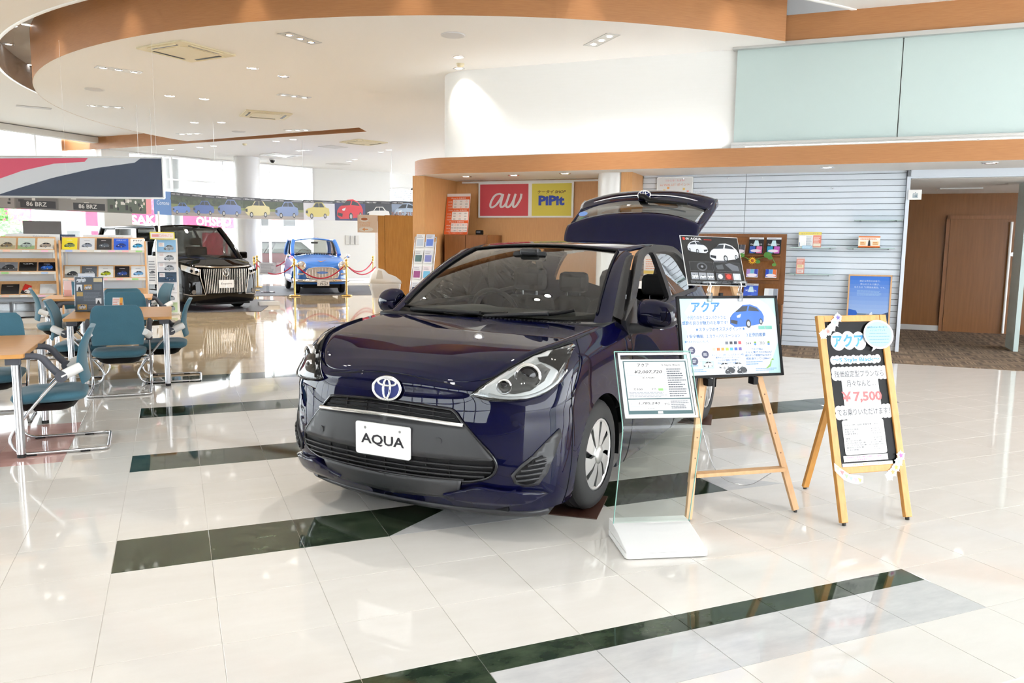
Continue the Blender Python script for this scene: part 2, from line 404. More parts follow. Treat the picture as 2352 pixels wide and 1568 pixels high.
for d, i, j in tiles:
    k = tile_kind(i, j); x, y = U0 + TA * i, V0 + TA * j
    if nt_ < 285:
        nt_ += 1
        if k in ('diag', 'split', 'tile_tri'):
            if k not in dm:
                full = [(0, 0), (TA, 0), (TA, TA), (0, TA)]
                if k == 'diag': A, C2 = clip(full, .74, -1, 0), clip(full, -.74, 1, 0)
                elif k == 'split': A, C2 = clip(full, 0, 1, .7 * TA), clip(full, 0, -1, -.7 * TA)
                else: A, C2 = clip(full, 1, 1, TA), clip(full, -1, -1, -TA)
                ms = [tile_mesh(A), tile_mesh(C2)]
                for q_ in ms: q_.materials.append(M['tile_grey'])
                dm[k] = ms
            ca, cb = {'diag': ('tile_green', 'tile_grey'), 'split': ('tile_grey', 'tile_green'), 'tile_tri': ('tile_grey', 'tile_cream')}[k]
            put_tile(dm[k][0], ca, x, y); put_tile(dm[k][1], cb, x, y)
        else: put_tile(sq, k, x, y)
    else:
        g = .0022
        far.add([(x + g, y + g, 0), (x + TA - g, y + g, 0), (x + TA - g, y + TA - g, 0), (x + g, y + TA - g, 0)], [(0, 1, 2, 3)])
        farc.append(k)
fo = far.obj('tile_field', None, fl); fo['kind'] = 'stuff'
for n_ in ('tile_cream', 'tile_green', 'tile_grey', 'tile_pink', 'tile_tan'): fo.data.materials.append(M[n_])
for p_, k in zip(fo.data.polygons, farc): p_.material_index = {'tile_green': 1, 'tile_grey': 2, 'tile_pink': 3, 'tile_tan': 4}.get(k, 0)
struct(quad([(-14, V0 + 13 * TA, -.0022), (U0 + 13 * TA, V0 + 13 * TA, -.0022), (U0 + 13 * TA, 11.0, -.0022), (4.8, 12.0, -.0022), (7.5, 20, -.0022), (7.7, 30, -.0022), (4.6, 29.6, -.0022), (-1.6, 27.0, -.0022), (-10, 18.9, -.0022)]).obj('floor_far', 'tile_tan'))
# dark star-point inlay, carpet, far mats
inl = B().prism([(2.541, 14.351), (3.05, 13.96), (4.0, 14.1), (3.9, 14.9), (3.374, 14.708)], -.001, .0012).obj('floor_inlay', 'mat_dark', fl); inl['label'] = 'dark pointed inlay'
carpet_m, cnt, cb_ = nodes('carpet')
def _carpet():
    L = cnt.links.new; N = cnt.nodes.new
    g = N('ShaderNodeTexCoord'); sx = N('ShaderNodeSeparateXYZ'); L(g.outputs['Object'], sx.inputs[0])
    ck = N('ShaderNodeTexChecker'); ck.inputs['Scale'].default_value = 4.0; L(g.outputs['Object'], ck.inputs[0])
    def st(o):
        m = N('ShaderNodeMath'); m.operation = 'MULTIPLY'; m.inputs[1].default_value = 55; L(o, m.inputs[0])
        f = N('ShaderNodeMath'); f.operation = 'FLOOR'; L(m.outputs[0], f.inputs[0])
        n = N('ShaderNodeTexWhiteNoise'); n.noise_dimensions = '1D'; L(f.outputs[0], n.inputs['W']); return n
    a, b2 = st(sx.outputs[0]), st(sx.outputs[1]); mx = N('ShaderNodeMix'); mx.data_type = 'FLOAT'
    L(ck.outputs['Fac'], mx.inputs[0]); L(a.outputs['Value'], mx.inputs[2]); L(b2.outputs['Value'], mx.inputs[3])
    r = N('ShaderNodeValToRGB'); r.color_ramp.elements[0].color = (.085, .055, .035, 1); r.color_ramp.elements[1].color = (.30, .21, .135, 1)
    L(mx.outputs[0], r.inputs[0]); L(r.outputs[0], cb_.inputs['Base Color']); cb_.inputs['Roughness'].default_value = .95
_carpet()
cp = struct(B().box((-1.9, -4.75, -.002), (9.4, 1.25, .006)).obj('floor_carpet', carpet_m)); cp.location = W(.4, 12.45, 0)
cp.rotation_euler = (0, 0, WALL_RZ)
cp.data = B().box((-2.6, -1.30, -.002), (9.4, 5.0, .006)).mesh('floor_carpet', carpet_m)
# ---- ceilings
def arc(r, a0, a1, n): return [(CC[0] + r * math.cos(math.radians(a0 + (a1 - a0) * k / n)), CC[1] + r * math.sin(math.radians(a0 + (a1 - a0) * k / n))) for k in range(n + 1)]
A_ = arc(CR, -85.7, -225.4, 110)
N1, N2, N3 = (4.116, 18.87), (4.42, 19.44), (-1.61, 26.69)
low = [(x, y, Z2) for x, y in A_] + [(*N1, Z2), (*N2, Z2), (*N3, Z2), (-1.6, 27.6, Z2), (4.9, 30.6, Z2), (12, 33, Z2), (16, 24, Z2), (12, 13.2, Z2)]
struct(quad(low[::-1]).obj('ceiling', 'ceil'))
def strip(name, pts, z0, z1, m, parent=None, flip=False, thick=0):
    P_ = [[(x, y, z) for x, y in pts] for z in (z0, z1)]
    return B().grid(P_, True, flip).obj(name, m, parent)
struct(strip('trim_1', A_, Z2 - .004, Z3, 'copper'))
tr = strip('trim_2', [A_[-1], N1, N2, N3, (-3.2, 28.4)], Z2 - .002, Z3, 'copper'); struct(tr)
for p_ in tr.data.polygons: p_.use_smooth = False
struct(strip('ceiling_recess_wall', arc(RR, -80, -229, 110), Z1, Z3, 'recess'))
rim = B().grid([[(x, y, Z1 - .012) for x, y in arc(RR, -80, -229, 110)], [(x, y, Z1 - .012) for x, y in arc(RR + .05, -80, -229, 110)], [(x, y, Z1) for x, y in arc(RR + .05, -80, -229, 110)]])
struct(rim.obj('trim_3', 'white'))
struct(B().add([W(S_R, Q_N, Z3), W(S_L, Q_N, Z3), W(S_L, 17.4, Z3), W(20, Q_F, Z3), W(S_R, Q_F, Z3)], [(0, 1, 2, 3, 4)]).obj('ceiling_recess', 'recess'))
def outer(p):   # room boundary along the ray from the circle centre
    cx, cy = CC; dx, dy = p[0] - cx, p[1] - cy; s0, q0 = (cy - cx) / math.sqrt(2), (cx + cy) / math.sqrt(2)
    ds, dq = (dy - dx) / math.sqrt(2), (dx + dy) / math.sqrt(2); t = 1e9
    for a, da, lim in ((s0, ds, S_L if ds > 0 else S_R), (q0, dq, 18.3 if dq > 0 else Q_N)):
        if abs(da) > 1e-6: t = min(t, (lim - a) / da)
    return (cx + dx * t, cy + dy * t)
ra = arc(RR, -81.8, -229, 110); ro_ = [outer(p) for p in ra]
up_b = B().grid([[(x, y, Z1) for x, y in ra], [(x, y, Z1) for x, y in ro_]], False)
up_b.add([(*ra[0], Z1), (*ro_[0], Z1), W(S_R, 11.36, Z1)], [(0, 1, 2)])
struct(up_b.obj('ceiling_upper', 'ceil'))
# ---- right-hand wall: band, soffit, white wall, frosted glass, copper fascia
def curve_s(q, s_end, r, s0=S_R, n=10):
    pts = [W(s0, q)[:2], W(s_end - r, q)[:2]]
    for k in range(1, n + 1):
        a = math.pi / 2 * k / n; pts.append(W(s_end - r + r * math.sin(a), q + r - r * math.cos(a))[:2])
    pts.append(W(s_end, q + 3.5)[:2]); return pts
bp_ = curve_s(11.3, 6.62, .95)
bd = B().grid([[(x, y, z) for x, y in bp_] for z in (2.53, 2.775)]); n_ = len(bp_)
struct(bd.obj('trim_4', 'copper'))
struct(quad([(x, y, 2.531) for x, y in bp_] + [W(S_R, 14.8, 2.531)]).obj('ceiling_soffit', 'ceil_white'))
struct(quad([(x, y, 2.774) for x, y in bp_] + [W(S_R, 14.8, 2.774)]).obj('trim_5', 'wall_white'))
ww = curve_s(11.45, 6.02, .62)
struct(B().grid([[(x, y, z) for x, y in ww] for z in (2.70, 4.12)]).obj('wall_upper', 'wall_white'))
struct(strip('trim_6', [W(S_R, 11.34)[:2], W(.80, 11.34)[:2]], 4.125, Z1, 'copper'))
rails = B(); rails.box((0, -.07, 2.775), (10.4, .06, 2.855)); rails.box((0, -.05, 2.82), (10.4, -.085, 2.84)); rails.box((-.03, -.09, 4.07), (10.4, .06, 4.125))
ro = rails.obj('trim_7', 'alu'); ro.location = W(1.38, 11.40); ro.rotation_euler = (0, 0, WALL_RZ); struct(ro)
gw = empty('window_9', W(1.36, 11.40), WALL_RZ); struct(gw)
for k in range(5):
    x0 = k * 2.02; B().box((x0 + .004, -.012, 2.85), (x0 + 2.012, 0, 4.075)).obj('pane', 'frost', gw)
# ---- slat wall
sw = empty('wall_slat', W(2.82, 12.43), WALL_RZ); struct(sw)
box('backing', (0, .018, .03), (3.70, .05, 2.60), 'slat_back', sw)
sA = B().box((0, 0, 0), (1.546, .016, .0765), .003).mesh('slat', 'slat'); sB = B().box((0, 0, 0), (2.142, .016, .0765), .003).mesh('slat', 'slat')
for k in range(30):
    for me, x in ((sA, 0), (sB, 1.552)):
        o = bpy.data.objects.new('slat', me); link(o, sw); o.location = (x, 0, .07 + k * .0838)
box('kick_plate', (0, -.004, .0), (3.70, .03, .065), 'slat', sw)
for x, z in ((1.30, 2.47), (1.78, 2.47), (.63, 2.47), (2.75, 2.30)): B().cyl((x, -.03, z), (x, 0, z), .009).obj('hook', 'steel', sw)
jb = B(); jb.box((3.70, -.06, 0), (3.745, .10, 2.53)); jb.box((3.70, -.06, 2.44), (12, .08, 2.53)); jb.box((3.70, -.045, 2.42), (12, .06, 2.45))
jo = jb.obj('trim_8', 'slat'); jo.location = W(2.82, 12.43); jo.rotation_euler = (0, 0, WALL_RZ); struct(jo)
# ---- corridor with sliding door beyond the opening
cw = B().box((-3.2, 0, 0), (9, .1, 2.6)).obj('wall_corridor', 'door_wood'); cw.location = W(-1.0, 15.95); cw.rotation_euler = (0, 0, WALL_RZ); struct(cw)
cc_ = B().box((.35, -3.4, 2.42), (9, 0, 2.5)).obj('ceiling_corridor', 'ceil'); cc_.location = W(-.6, 15.95); cc_.rotation_euler = (0, 0, WALL_RZ); struct(cc_)
sd = B().box((-.03, -3.5, 0), (0.02, 0, 2.5)).obj('wall_corridor_side', 'wall_cream'); sd.location = W(.55, 15.95); sd.rotation_euler = (0, 0, WALL_RZ); struct(sd)
dr = empty('door_1', W(-1.86, 15.93), WALL_RZ); struct(dr)
B().box((0, -.04, .0), (1.08, -.002, 1.98), .004).obj('door_leaf', 'door_wood', dr)
df = B(); df.box((-.06, -.03, 0), (0, 0, 2.04)); df.box((-.06, -.03, 1.98), (1.14, 0, 2.04)); df.box((1.08, -.03, 0), (1.14, 0, 2.04)); df.obj('door_frame', 'brown_wood', dr)
B().tube([(.92, -.09, .02), (.92, -.09, 1.93)], .022, 10).obj('handle', 'white', dr)
B().cyl((.97, -.06, 1.38), (.97, -.03, 1.38), .035).obj('lock', 'steel', dr)
bs = B().box((0, -.012, 0), (1.02, 0, .10)).obj('baseboard_corridor', 'alu'); bs.location = W(-.86, 15.94); bs.rotation_euler = (0, 0, WALL_RZ); struct(bs)
lv = B().box((0, -.2, 2.395), (.6, .2, 2.419), .008).obj('corridor_lamp', 'white'); lv.location = W(-1.5, 14.6); lv.rotation_euler = (0, 0, WALL_RZ)
tag(lv, 'flat white lamp panel on the dim corridor ceiling', 'lamp')
rp = B().box((0, 0, 0), (.06, .6, 2.42)).obj('wall_corridor_pane', 'frost'); rp.location = W(-2.47, 13.2); rp.rotation_euler = (0, 0, WALL_RZ); struct(rp)
# ---- telephone booth bay: orange wood walls, column
bk = B().box((0, 0, 0), (2.72, .08, 2.55)).obj('wall_booth', 'orange_wood'); bk.location = W(6.22, 12.78); bk.rotation_euler = (0, 0, WALL_RZ); struct(bk)
ret = B().box((0, 0, 0), (.22, 1.25, 2.535)).obj('wall_booth_end', 'orange_wood'); ret.location = W(6.44, 11.60); ret.rotation_euler = (0, 0, WALL_RZ); struct(ret)
r2 = B().box((0, 0, 0), (.17, 1.15, 2.535)).obj('wall_booth_return', 'orange_wood'); r2.location = W(3.00, 11.75); r2.rotation_euler = (0, 0, WALL_RZ); struct(r2)
rl = B().box((0, -.02, 0), (2.9, 0, .03)).obj('trim_9', 'white'); rl.location = W(6.1, 12.77, 2.49); rl.rotation_euler = (0, 0, WALL_RZ); struct(rl)
def column(name, x, y, r, h, m='white_gloss'):
    o = B().lathe([(r, 0), (r, h)], 32).obj(name, m); o.location = (x, y, 0); struct(o); return o
_c = W(3.16, 11.98); column('column_booth', _c[0], _c[1], .25, 2.535)
# ---- facades: left (s = 20.8), far (oblique), rear (behind the camera) and right end wall
def facade(name, p0, p1, h, bays, transoms, parent_label=None, z0=0, frame=.06, m='alu'):
    e = empty(name, (*p0, z0), math.atan2(p1[1] - p0[1], p1[0] - p0[0])); struct(e); L_ = math.hypot(p1[0] - p0[0], p1[1] - p0[1])
    for k in range(bays):
        x0, x1 = L_ * k / bays, L_ * (k + 1) / bays
        B().box((x0 + frame / 2, -.006, .05), (x1 - frame / 2, .006, h - .03)).obj('pane', 'glass_window', e)
    for k in range(bays + 1): B().box((L_ * k / bays - frame / 2, -.05, 0), (L_ * k / bays + frame / 2, .05, h)).obj('mullion', m, e)
    for z in [0.02, h - .03] + list(transoms): B().box((0, -.045, z - .025), (L_, .045, z + .025)).obj('transom', m, e)
    return e
pl = W(S_L, Q_N)[:2]; pr_ = W(S_L, 18.0)[:2]
facade('window_1', pl, pr_, Z1, 12, [], frame=.05)
facade('window_2', (-1.5, 27.25), (4.75, 29.9), Z2, 4, [3.35], frame=.045)
rq = lambda s0, s1, z0, z1, nm: struct(B().add([W(s0, Q_N, z0), W(s1, Q_N, z0), W(s1, Q_N, z1), W(s0, Q_N, z1)], [(0, 1, 2, 3)]).obj(nm, 'wall_rear'))
rq(S_R, 1.0, 0, Z1, 'wall_rear'); rq(11.0, S_L, 0, Z1, 'wall_rear_left'); rq(1.0, 11.0, 0, .9, 'wall_rear_sill'); rq(1.0, 11.0, 3.2, Z1, 'wall_rear_head')
facade('window_3', W(1.0, Q_N)[:2], W(11.0, Q_N)[:2], 2.3, 8, [.8, 1.6], frame=.10, z0=.9)
struct(B().box((0, -.1, 0), (Q_F - Q_N, 0, Z3)).obj('wall_right', 'wall_rear')).matrix_world = plane_mtx(W(S_R, Q_N), (.7071, .7071, 0), (.7071, -.7071, 0)) 
cn = B().box((-.25, -.3, 0), (.55, .3, Z1)).obj('wall_corner_pier', 'wall_white'); cn.location = (-1.72, 27.4, 0); cn.rotation_euler = (0, 0, math.radians(22)); struct(cn)
wb = B().box((0, 0, 0), (3.0, .15, Z2)).obj('wall_back', 'wall_white'); wb.location = (4.75, 29.95, 0); wb.rotation_euler = (0, 0, math.radians(4)); struct(wb)
bb = B().box((0, -.015, 0), (3.0, 0, .09)).obj('baseboard_back', 'alu'); bb.location = (4.75, 29.95, 0); bb.rotation_euler = (0, 0, math.radians(4)); struct(bb)
for k in range(3):
    o = B().box((0, -.02, 0), (.13, 0, .34), .006).obj('switch_plate', 'offwhite'); o.location = (5.98 + k * .19, 30.03, 1.35); o.rotation_euler = (0, 0, math.radians(4))
    tag(o, ['leftmost', 'middle', 'rightmost'][k] + ' of three grey switch plates on the white back wall', 'switch', 'switch plates on the back wall')
wf = B().box((0, 0, 0), (9, .15, 2.45)).obj('wall_far', 'wall_white'); wf.location = (7.7, 30.6, 0); struct(wf)
wf2 = B().box((0, 0, 3.55), (9, .15, Z2)).obj('wall_far_lintel', 'wall_white'); wf2.location = (7.7, 30.6, 0); struct(wf2)
fw = empty('window_4', (7.75, 30.6, 2.45)); struct(fw)
for k in range(3):
    x0 = .05 + k * .95; B().box((x0, .04, .05), (x0 + .9, .05, 1.05)).obj('pane', 'glass_window', fw)
    for z in range(12): B().box((x0 + .02, -.01, .1 + z * .08), (x0 + .88, .012, .135 + z * .08)).obj('blind_slat', 'slat', fw)
for z in (0, 1.05): B().box((0, -.03, z), (3, .06, z + .05)).obj('window_frame', 'alu', fw)
for k in range(4): B().box((-.02 + k * .95, -.03, 0), (.05 + k * .95, .06, 1.1)).obj('window_frame', 'alu', fw)
for (x, y, r) in ((2.30, 27.2, .40), (-.05, 29.2, .42), (-6.2, 24.6, .42), (-3.4, 27.9, .45)): column('column_window', x, y, r, Z2 if x > -1 else Z1)
# roller blind boxes at the window heads
o = B().box((0, -.35, 0), (10, -.1, .16)).obj('trim_10', 'wall_cream'); o.location = (*W(S_L - .02, 8.0)[:2], Z1 - .18); o.rotation_euler = (0, 0, math.radians(45)); struct(o)
# ================================================================ navy hatchback (local: +x forward, +y its left side, origin at the front axle on the floor)
CAR = thing('hatchback_car', 'dark navy blue compact hatchback with its tailgate open and AQUA plate', 'car', (1.595, 4.361, .0065), math.radians(-140.02))
_pl = [(.845, 0), (.838, .2), (.812, .4), (.772, .55), (.725, .65), (.672, .72), (.58, .785), (.44, .825), (.22, .842), (-.3, .846), (-.62, .847), (-1.3, .8475), (-2.2, .845), (-2.7, .825), (-2.95, .77), (-3.1, .62), (-3.17, .35), (-3.2, 0)]
_rg = [(.795, 0, .800), (.788, .2, .797), (.757, .4, .783), (.690, .535, .810), (.590, .612, .872), (.475, .672, .918), (.36, .715, .938), (.22, .748, .955), (.03, .765, .975), (-.33, .775, 1.005), (-.62, .755, 1.02), (-1.3, .735, 1.045), (-2.2, .725, 1.09), (-2.7, .69, 1.12), (-2.92, .62, 1.12), (-3.05, .5, 1.1), (-3.1, .3, 1.05), (-3.12, 0, 1.05)]
_zr = [.14, .20, .28, .38, .50, .60, .70]
_fin = [.115, .06, .018, 0, 0, .010, .026]                # front inset by height
_sin = [.05, .028, .012, .0, -.002, .0, .006]             # side inset by height
def _stations():
    G = []
    for k, ((x, y), (rx, ry, rz)) in enumerate(zip(_pl, _rg)):
        a = _pl[max(k - 1, 0)]; b = _pl[min(k + 1, len(_pl) - 1)]; t = Vector((b[0] - a[0], b[1] - a[1])).normalized(); n = Vector((-t.y, t.x)) * -1
        if k == 0: n = Vector((1, 0))
        if k == len(_pl) - 1: n = Vector((-1, 0))
        wt = min(1, max(0, (k - 3) / 4)); row = []
        for z, fi, si in zip(_zr, _fin, _sin):
            i = fi * (1 - wt) + si * wt; row.append((x - n.x * i, max(0, y - n.y * i) if 0 < k < len(_pl) - 1 else 0, z))
        p = Vector(row[-1]); r = Vector((rx, ry, rz))
        up = p.lerp(r, .62); up += Vector((n.x, n.y, 0)) * (.012 + .018 * wt); row += [tuple(up), tuple(r)]
        G.append(row)
    return np.array(G)
SK = crom2(_stations(), 12, 6)           # (along, height, 3)
SKF = SK[:12 * 7]
def car_front(y, z):
    """point and outward normal of the skin at lateral y, height z (front half)"""
    best = None; s = 1 if y >= 0 else -1; ay = abs(y)
    for i in range(len(SKF)):
        zz = SKF[i, :, 2]; k = int(np.clip(np.searchsorted(zz, z), 1, len(zz) - 1)); t = (z - zz[k - 1]) / (zz[k] - zz[k - 1]); p = SKF[i, k - 1] * (1 - t) + SKF[i, k] * t
        if best is not None and p[1] >= ay:
            q = best; u = (ay - q[1]) / max(p[1] - q[1], 1e-6); r = q * (1 - u) + p * u; d = p - q
            n = np.array([d[1], -d[0], 0]); n = n / np.linalg.norm(n)
            return np.array([r[0], s * r[1], r[2]]), np.array([n[0], s * n[1], n[2]])
        best = p
    cand = []
    for i in range(len(SKF)):
        zz = SKF[i, :, 2]; k = int(np.clip(np.searchsorted(zz, z), 1, len(zz) - 1)); t = min((z - zz[k - 1]) / (zz[k] - zz[k - 1]), 1.0); p = SKF[i, k - 1] * (1 - t) + SKF[i, k] * t
        if p[0] > .22: cand.append(p)
    best = max(cand, key=lambda q: q[1] - abs(q[2] - z) * 3)
    return np.array([best[0], s * best[1], best[2]]), np.array([.25, s * .97, 0])
def front_patch(name, poly, m, off, parent, sub=.03, thick=.012, smooth=True):
    """polygon in (y, z) laid on the front skin, off proud of it"""
    bm = bmesh.new(); f = bm.faces.new([bm.verts.new((0, y, z)) for y, z in poly])
    y0, y1 = min(p[0] for p in poly), max(p[0] for p in poly); z0, z1 = min(p[1] for p in poly), max(p[1] for p in poly)
    for ax, lo, hi in ((1, y0, y1), (2, z0, z1)):
        n = max(1, int((hi - lo) / sub))
        for k in range(1, n):
            no = (0, 1, 0) if ax == 1 else (0, 0, 1); co = [0, 0, 0]; co[ax] = lo + (hi - lo) * k / n
            bmesh.ops.bisect_plane(bm, geom=bm.verts[:] + bm.edges[:] + bm.faces[:], plane_co=co, plane_no=no)
    for v in bm.verts:
        p, n = car_front(v.co.y, v.co.z); v.co = Vector(p + n * off)
    bm.verts.index_update(); vs = [v.co[:] for v in bm.verts]; fs = [[v.index for v in f.verts] for f in bm.faces]; bm.free()
    b = B().add(vs, fs, smooth); o = b.obj(name, m, parent)
    bmm = bmesh.new(); bmm.from_mesh(o.data); bmesh.ops.recalc_face_normals(bmm, faces=bmm.faces)
    if sum(f.normal.x * f.calc_area() for f in bmm.faces) < 0: bmesh.ops.reverse_faces(bmm, faces=bmm.faces)
    bmm.to_mesh(o.data); bmm.free()
    solid(o, thick, -1); return o
def front_bar(name, pts, r, m, parent, off=.004, n=6, flat=None):
    P_ = []
    for y, z in smooth_path([(a, b, 0) for a, b in pts], 5) and [(p[0], p[1]) for p in smooth_path([(a, b, 0) for a, b in pts], 5)]:
        p, nn = car_front(y, z); P_.append(p + nn * off)
    return B().tube(P_, r, n).obj(name, m, parent)
# --- body skin with wheel arches
def arch_skin():
    P_ = SK.copy(); ns, nr = P_.shape[:2]; alive = np.ones((ns - 1, nr - 1), bool); flag = np.zeros((ns, nr), bool)
    for cx in (0.0, -2.55):
        R_ = .345; c = np.array([cx, .300])
        for i in range(ns):
            if P_[i, nr // 2, 1] < .55: continue
            for j in range(nr):
                if np.hypot(P_[i, j, 0] - cx, P_[i, j, 2] - .300) < R_: flag[i, j] = True
    for i in range(ns - 1):
        for j in range(nr - 1):
            if flag[i:i + 2, j:j + 2].any() and P_[i, 0, 1] > .5: alive[i, j] = False
    # pull rim vertices (outside, touching a removed cell) on to the arch circle
    for i in range(ns):
        for j in range(nr):
            if flag[i, j]: continue
            a = [alive[x, y] for x in (i - 1, i) for y in (j - 1, j) if 0 <= x < ns - 1 and 0 <= y < nr - 1]
            if any(a) and not all(a) and P_[i, j, 1] > .5:
                cx = 0 if abs(P_[i, j, 0]) < 1.2 else -2.55; d = np.array([P_[i, j, 0] - cx, P_[i, j, 2] - .300]); L = np.linalg.norm(d)
                if L < .46: P_[i, j, 0], P_[i, j, 2] = cx + d[0] / L * .345, .300 + d[1] / L * .345
    return P_, alive
AP, AL = arch_skin(); ns, nr = AP.shape[:2]
def skin_part(name, i0, i1, m='blue_car', both=True, side=1):
    b = B(); idx = {}
    def vi(i, j):
        if (i, j) not in idx: idx[(i, j)] = len(b.v); b.v.append(tuple(AP[i, j]))
        return idx[(i, j)]
    for i in range(i0, i1):
        for j in range(nr - 1):
            if AL[i, j]: b.f.append((vi(i, j), vi(i + 1, j), vi(i + 1, j + 1), vi(i, j + 1))); b.sm.append(True)
    if both: b.mirror_y()
    elif side < 0: b.flipy()
    o = b.obj(name, m, CAR); bmm = bmesh.new(); bmm.from_mesh(o.data); bmesh.ops.remove_doubles(bmm, verts=bmm.verts, dist=.0005); bmesh.ops.recalc_face_normals(bmm, faces=bmm.faces); bmm.to_mesh(o.data); bmm.free()
    return o
k_f, k_d, k_r = 12 * 7 + 2, 12 * 10 - 4, 12 * 12 - 2
skin_part('front_bumper', 0, k_f)
for sd_ in (1, -1):
    skin_part('fender', k_f, k_d, both=False, side=sd_); skin_part('door', k_d, 12 * 11 + 3, both=False, side=sd_); skin_part('door', 12 * 11 + 3, k_r, both=False, side=sd_)
skin_part('rear_body', k_r, ns - 1)
# --- bonnet
_zc = lambda x: float(np.interp(x, [-.5, -.3, 0, .2, .4, .6, .7, .76, .80], [1.035, 1.015, .985, .963, .930, .882, .850, .825, .801]))
RGD = crom([_stations()[k][-1] for k in range(len(_pl))], 12)
hood = []
for i in range(0, 12 * 9 + 1):
    bx, by, bz = RGD[i]; row = []
    by *= .995
    for f in np.linspace(-1, 1, 25):
        af = abs(f); crown = (_zc(bx) - bz) * (1 - af ** 2.4); row.append((bx + .0 * (1 - af), by * f, bz + crown))
    hood.append(row)
hb = []
for f in np.linspace(-1, 1, 25):      # rear edge bows forward in the middle (cowl)
    hb.append(f)
ho = B().grid(hood, True).obj('bonnet', 'blue_car', CAR)
bmm = bmesh.new(); bmm.from_mesh(ho.data)
bmesh.ops.bisect_plane(bmm, geom=bmm.verts[:] + bmm.edges[:] + bmm.faces[:], plane_co=(-.17, 0, 0), plane_no=(-1, 0, 0), clear_outer=True)
bmesh.ops.remove_doubles(bmm, verts=bmm.verts, dist=.0004); bmesh.ops.recalc_face_normals(bmm, faces=bmm.faces); bmm.to_mesh(ho.data); bmm.free()
if sum(p.normal.z for p in ho.data.polygons) < 0: ho.data.flip_normals()
solid(ho, .02, -1)
# cowl and bonnet shut lines
cw_ = [[(-.165 - .02 * 0, y, _zc(-.165) - .004 + (0.006) * (abs(y) / .75) ** 2) for y in np.linspace(-.77, .77, 21)],
       [(-.20 - .16 * (abs(y) / .77) ** 2, y, .992 + .02 * (abs(y) / .77) ** 2) for y in np.linspace(-.77, .77, 21)],
       [(-.26 - .16 * (abs(y) / .77) ** 2, y, 1.0 + .02 * (abs(y) / .77) ** 2) for y in np.linspace(-.74, .74, 21)]]
solid(B().grid(cw_).obj('cowl', 'dark_trim', CAR), .02)
vb = B()
for y in np.linspace(-.05, .6, 26): vb.box((-.205, y, 1.0), (-.175, y + .012, 1.006))
vb.obj('cowl_vent', 'black', CAR)
edge = [tuple(RGD[i] + np.array([0, .001, .001])) for i in range(30, 12 * 8 + 3, 3)]
B().tube(edge, .003, 5).obj('shut_line', 'black', CAR); B().tube([(x, -y, z) for x, y, z in edge], .003, 5).obj('shut_line', 'black', CAR)
for i_ in (k_f, k_d, 12 * 11 + 3, k_r):
    for s in (1, -1):
        pp = [tuple(AP[i_, j] * [1, s, 1]) for j in range(nr) if AL[min(i_, ns - 2), min(j, nr - 2)]]
        if len(pp) > 3: B().tube(pp, .0032, 5).obj('shut_line', 'black', CAR)
front_bar('shut_line', [(-.40, .765), (-.22, .785), (-.1, .797), (0, .80), (.1, .797), (.22, .785), (.40, .765)], .0025, 'black', CAR, .0005, 5)
# --- grille group
gr = [(-.37, .648), (-.29, .657), (0, .667), (.29, .657), (.37, .648), (.42, .596), (.50, .514), (.565, .445), (.585, .395), (.565, .347), (.505, .320), (.41, .306), (.14, .299), (-.14, .299), (-.41, .306), (-.505, .320), (-.565, .347), (-.585, .395), (-.565, .445), (-.50, .514), (-.42, .596)]
gf = front_patch('grille_surround', gr, 'black', .006, CAR)
B().tube(smooth_path([tuple(car_front(y, z)[0] + car_front(y, z)[1] * .008) for y, z in gr + [gr[0]]], 3), .009, 6).obj('grille_rim', 'black_gloss', CAR)
front_patch('grille_panel', [(-.43, .582), (0, .590), (.43, .582), (.50, .512), (.572, .428), (.56, .420), (.3, .412), (0, .408), (-.3, .412), (-.56, .420), (-.572, .428), (-.50, .512)], 'charcoal', .016, CAR)
front_bar('chrome_strip', [(-.43, .586), (-.2, .596), (0, .599), (.2, .596), (.43, .586)], .0115, 'chrome', CAR, .020)
for z in (.618, .640): front_bar('grille_slat', [(-.385 + (z - .618), z - .006), (0, z + .008), (.385 - (z - .618), z - .006)], .004, 'black_gloss', CAR, .012)
for z, hw in ((.388, .57), (.362, .56), (.338, .53), (.316, .43)): front_bar('grille_slat', [(-hw, z), (-.25, z - .004), (0, z - .006), (.25, z - .004), (hw, z)], .0055, 'dark_trim', CAR, .014)
for y in (-.36, -.24, -.12, 0, .12, .24, .36): front_bar('grille_rib', [(y, .31), (y, .36), (y, .405)], .004, 'black', CAR, .010, 5)
for y in (-.25, -.12, .01, .14, .27): front_bar('grille_rib', [(y, .607), (y, .63), (y, .655)], .004, 'black', CAR, .009, 5)
for y, z in ((-.42, .47), (.31, .50)):
    p, n = car_front(y, z); p = p + n * .016; B().cyl(p, p + n * .004, .017, 16).obj('sensor', 'charcoal', CAR)
# number plate
p, n = car_front(0, .47)
pt = B().prism(rrect(-.165, .388, .165, .553, .012), .862, .870, 'x').obj('number_plate', 'white_gloss', CAR); pt['label'] = 'white plate reading AQUA'
plp = Print(); plp.text('AQUA', 0, -.034, .060, '#221f28', w=.262, al='c', bold=.022)
for x in (-.105, .105): plp.ell(x, .055, .007, .007, '#9a9a9a', 1)
plp.obj('lettering', pt, plane_mtx((.8702, 0, .47), (0, 1, 0), (0, 0, 1)))
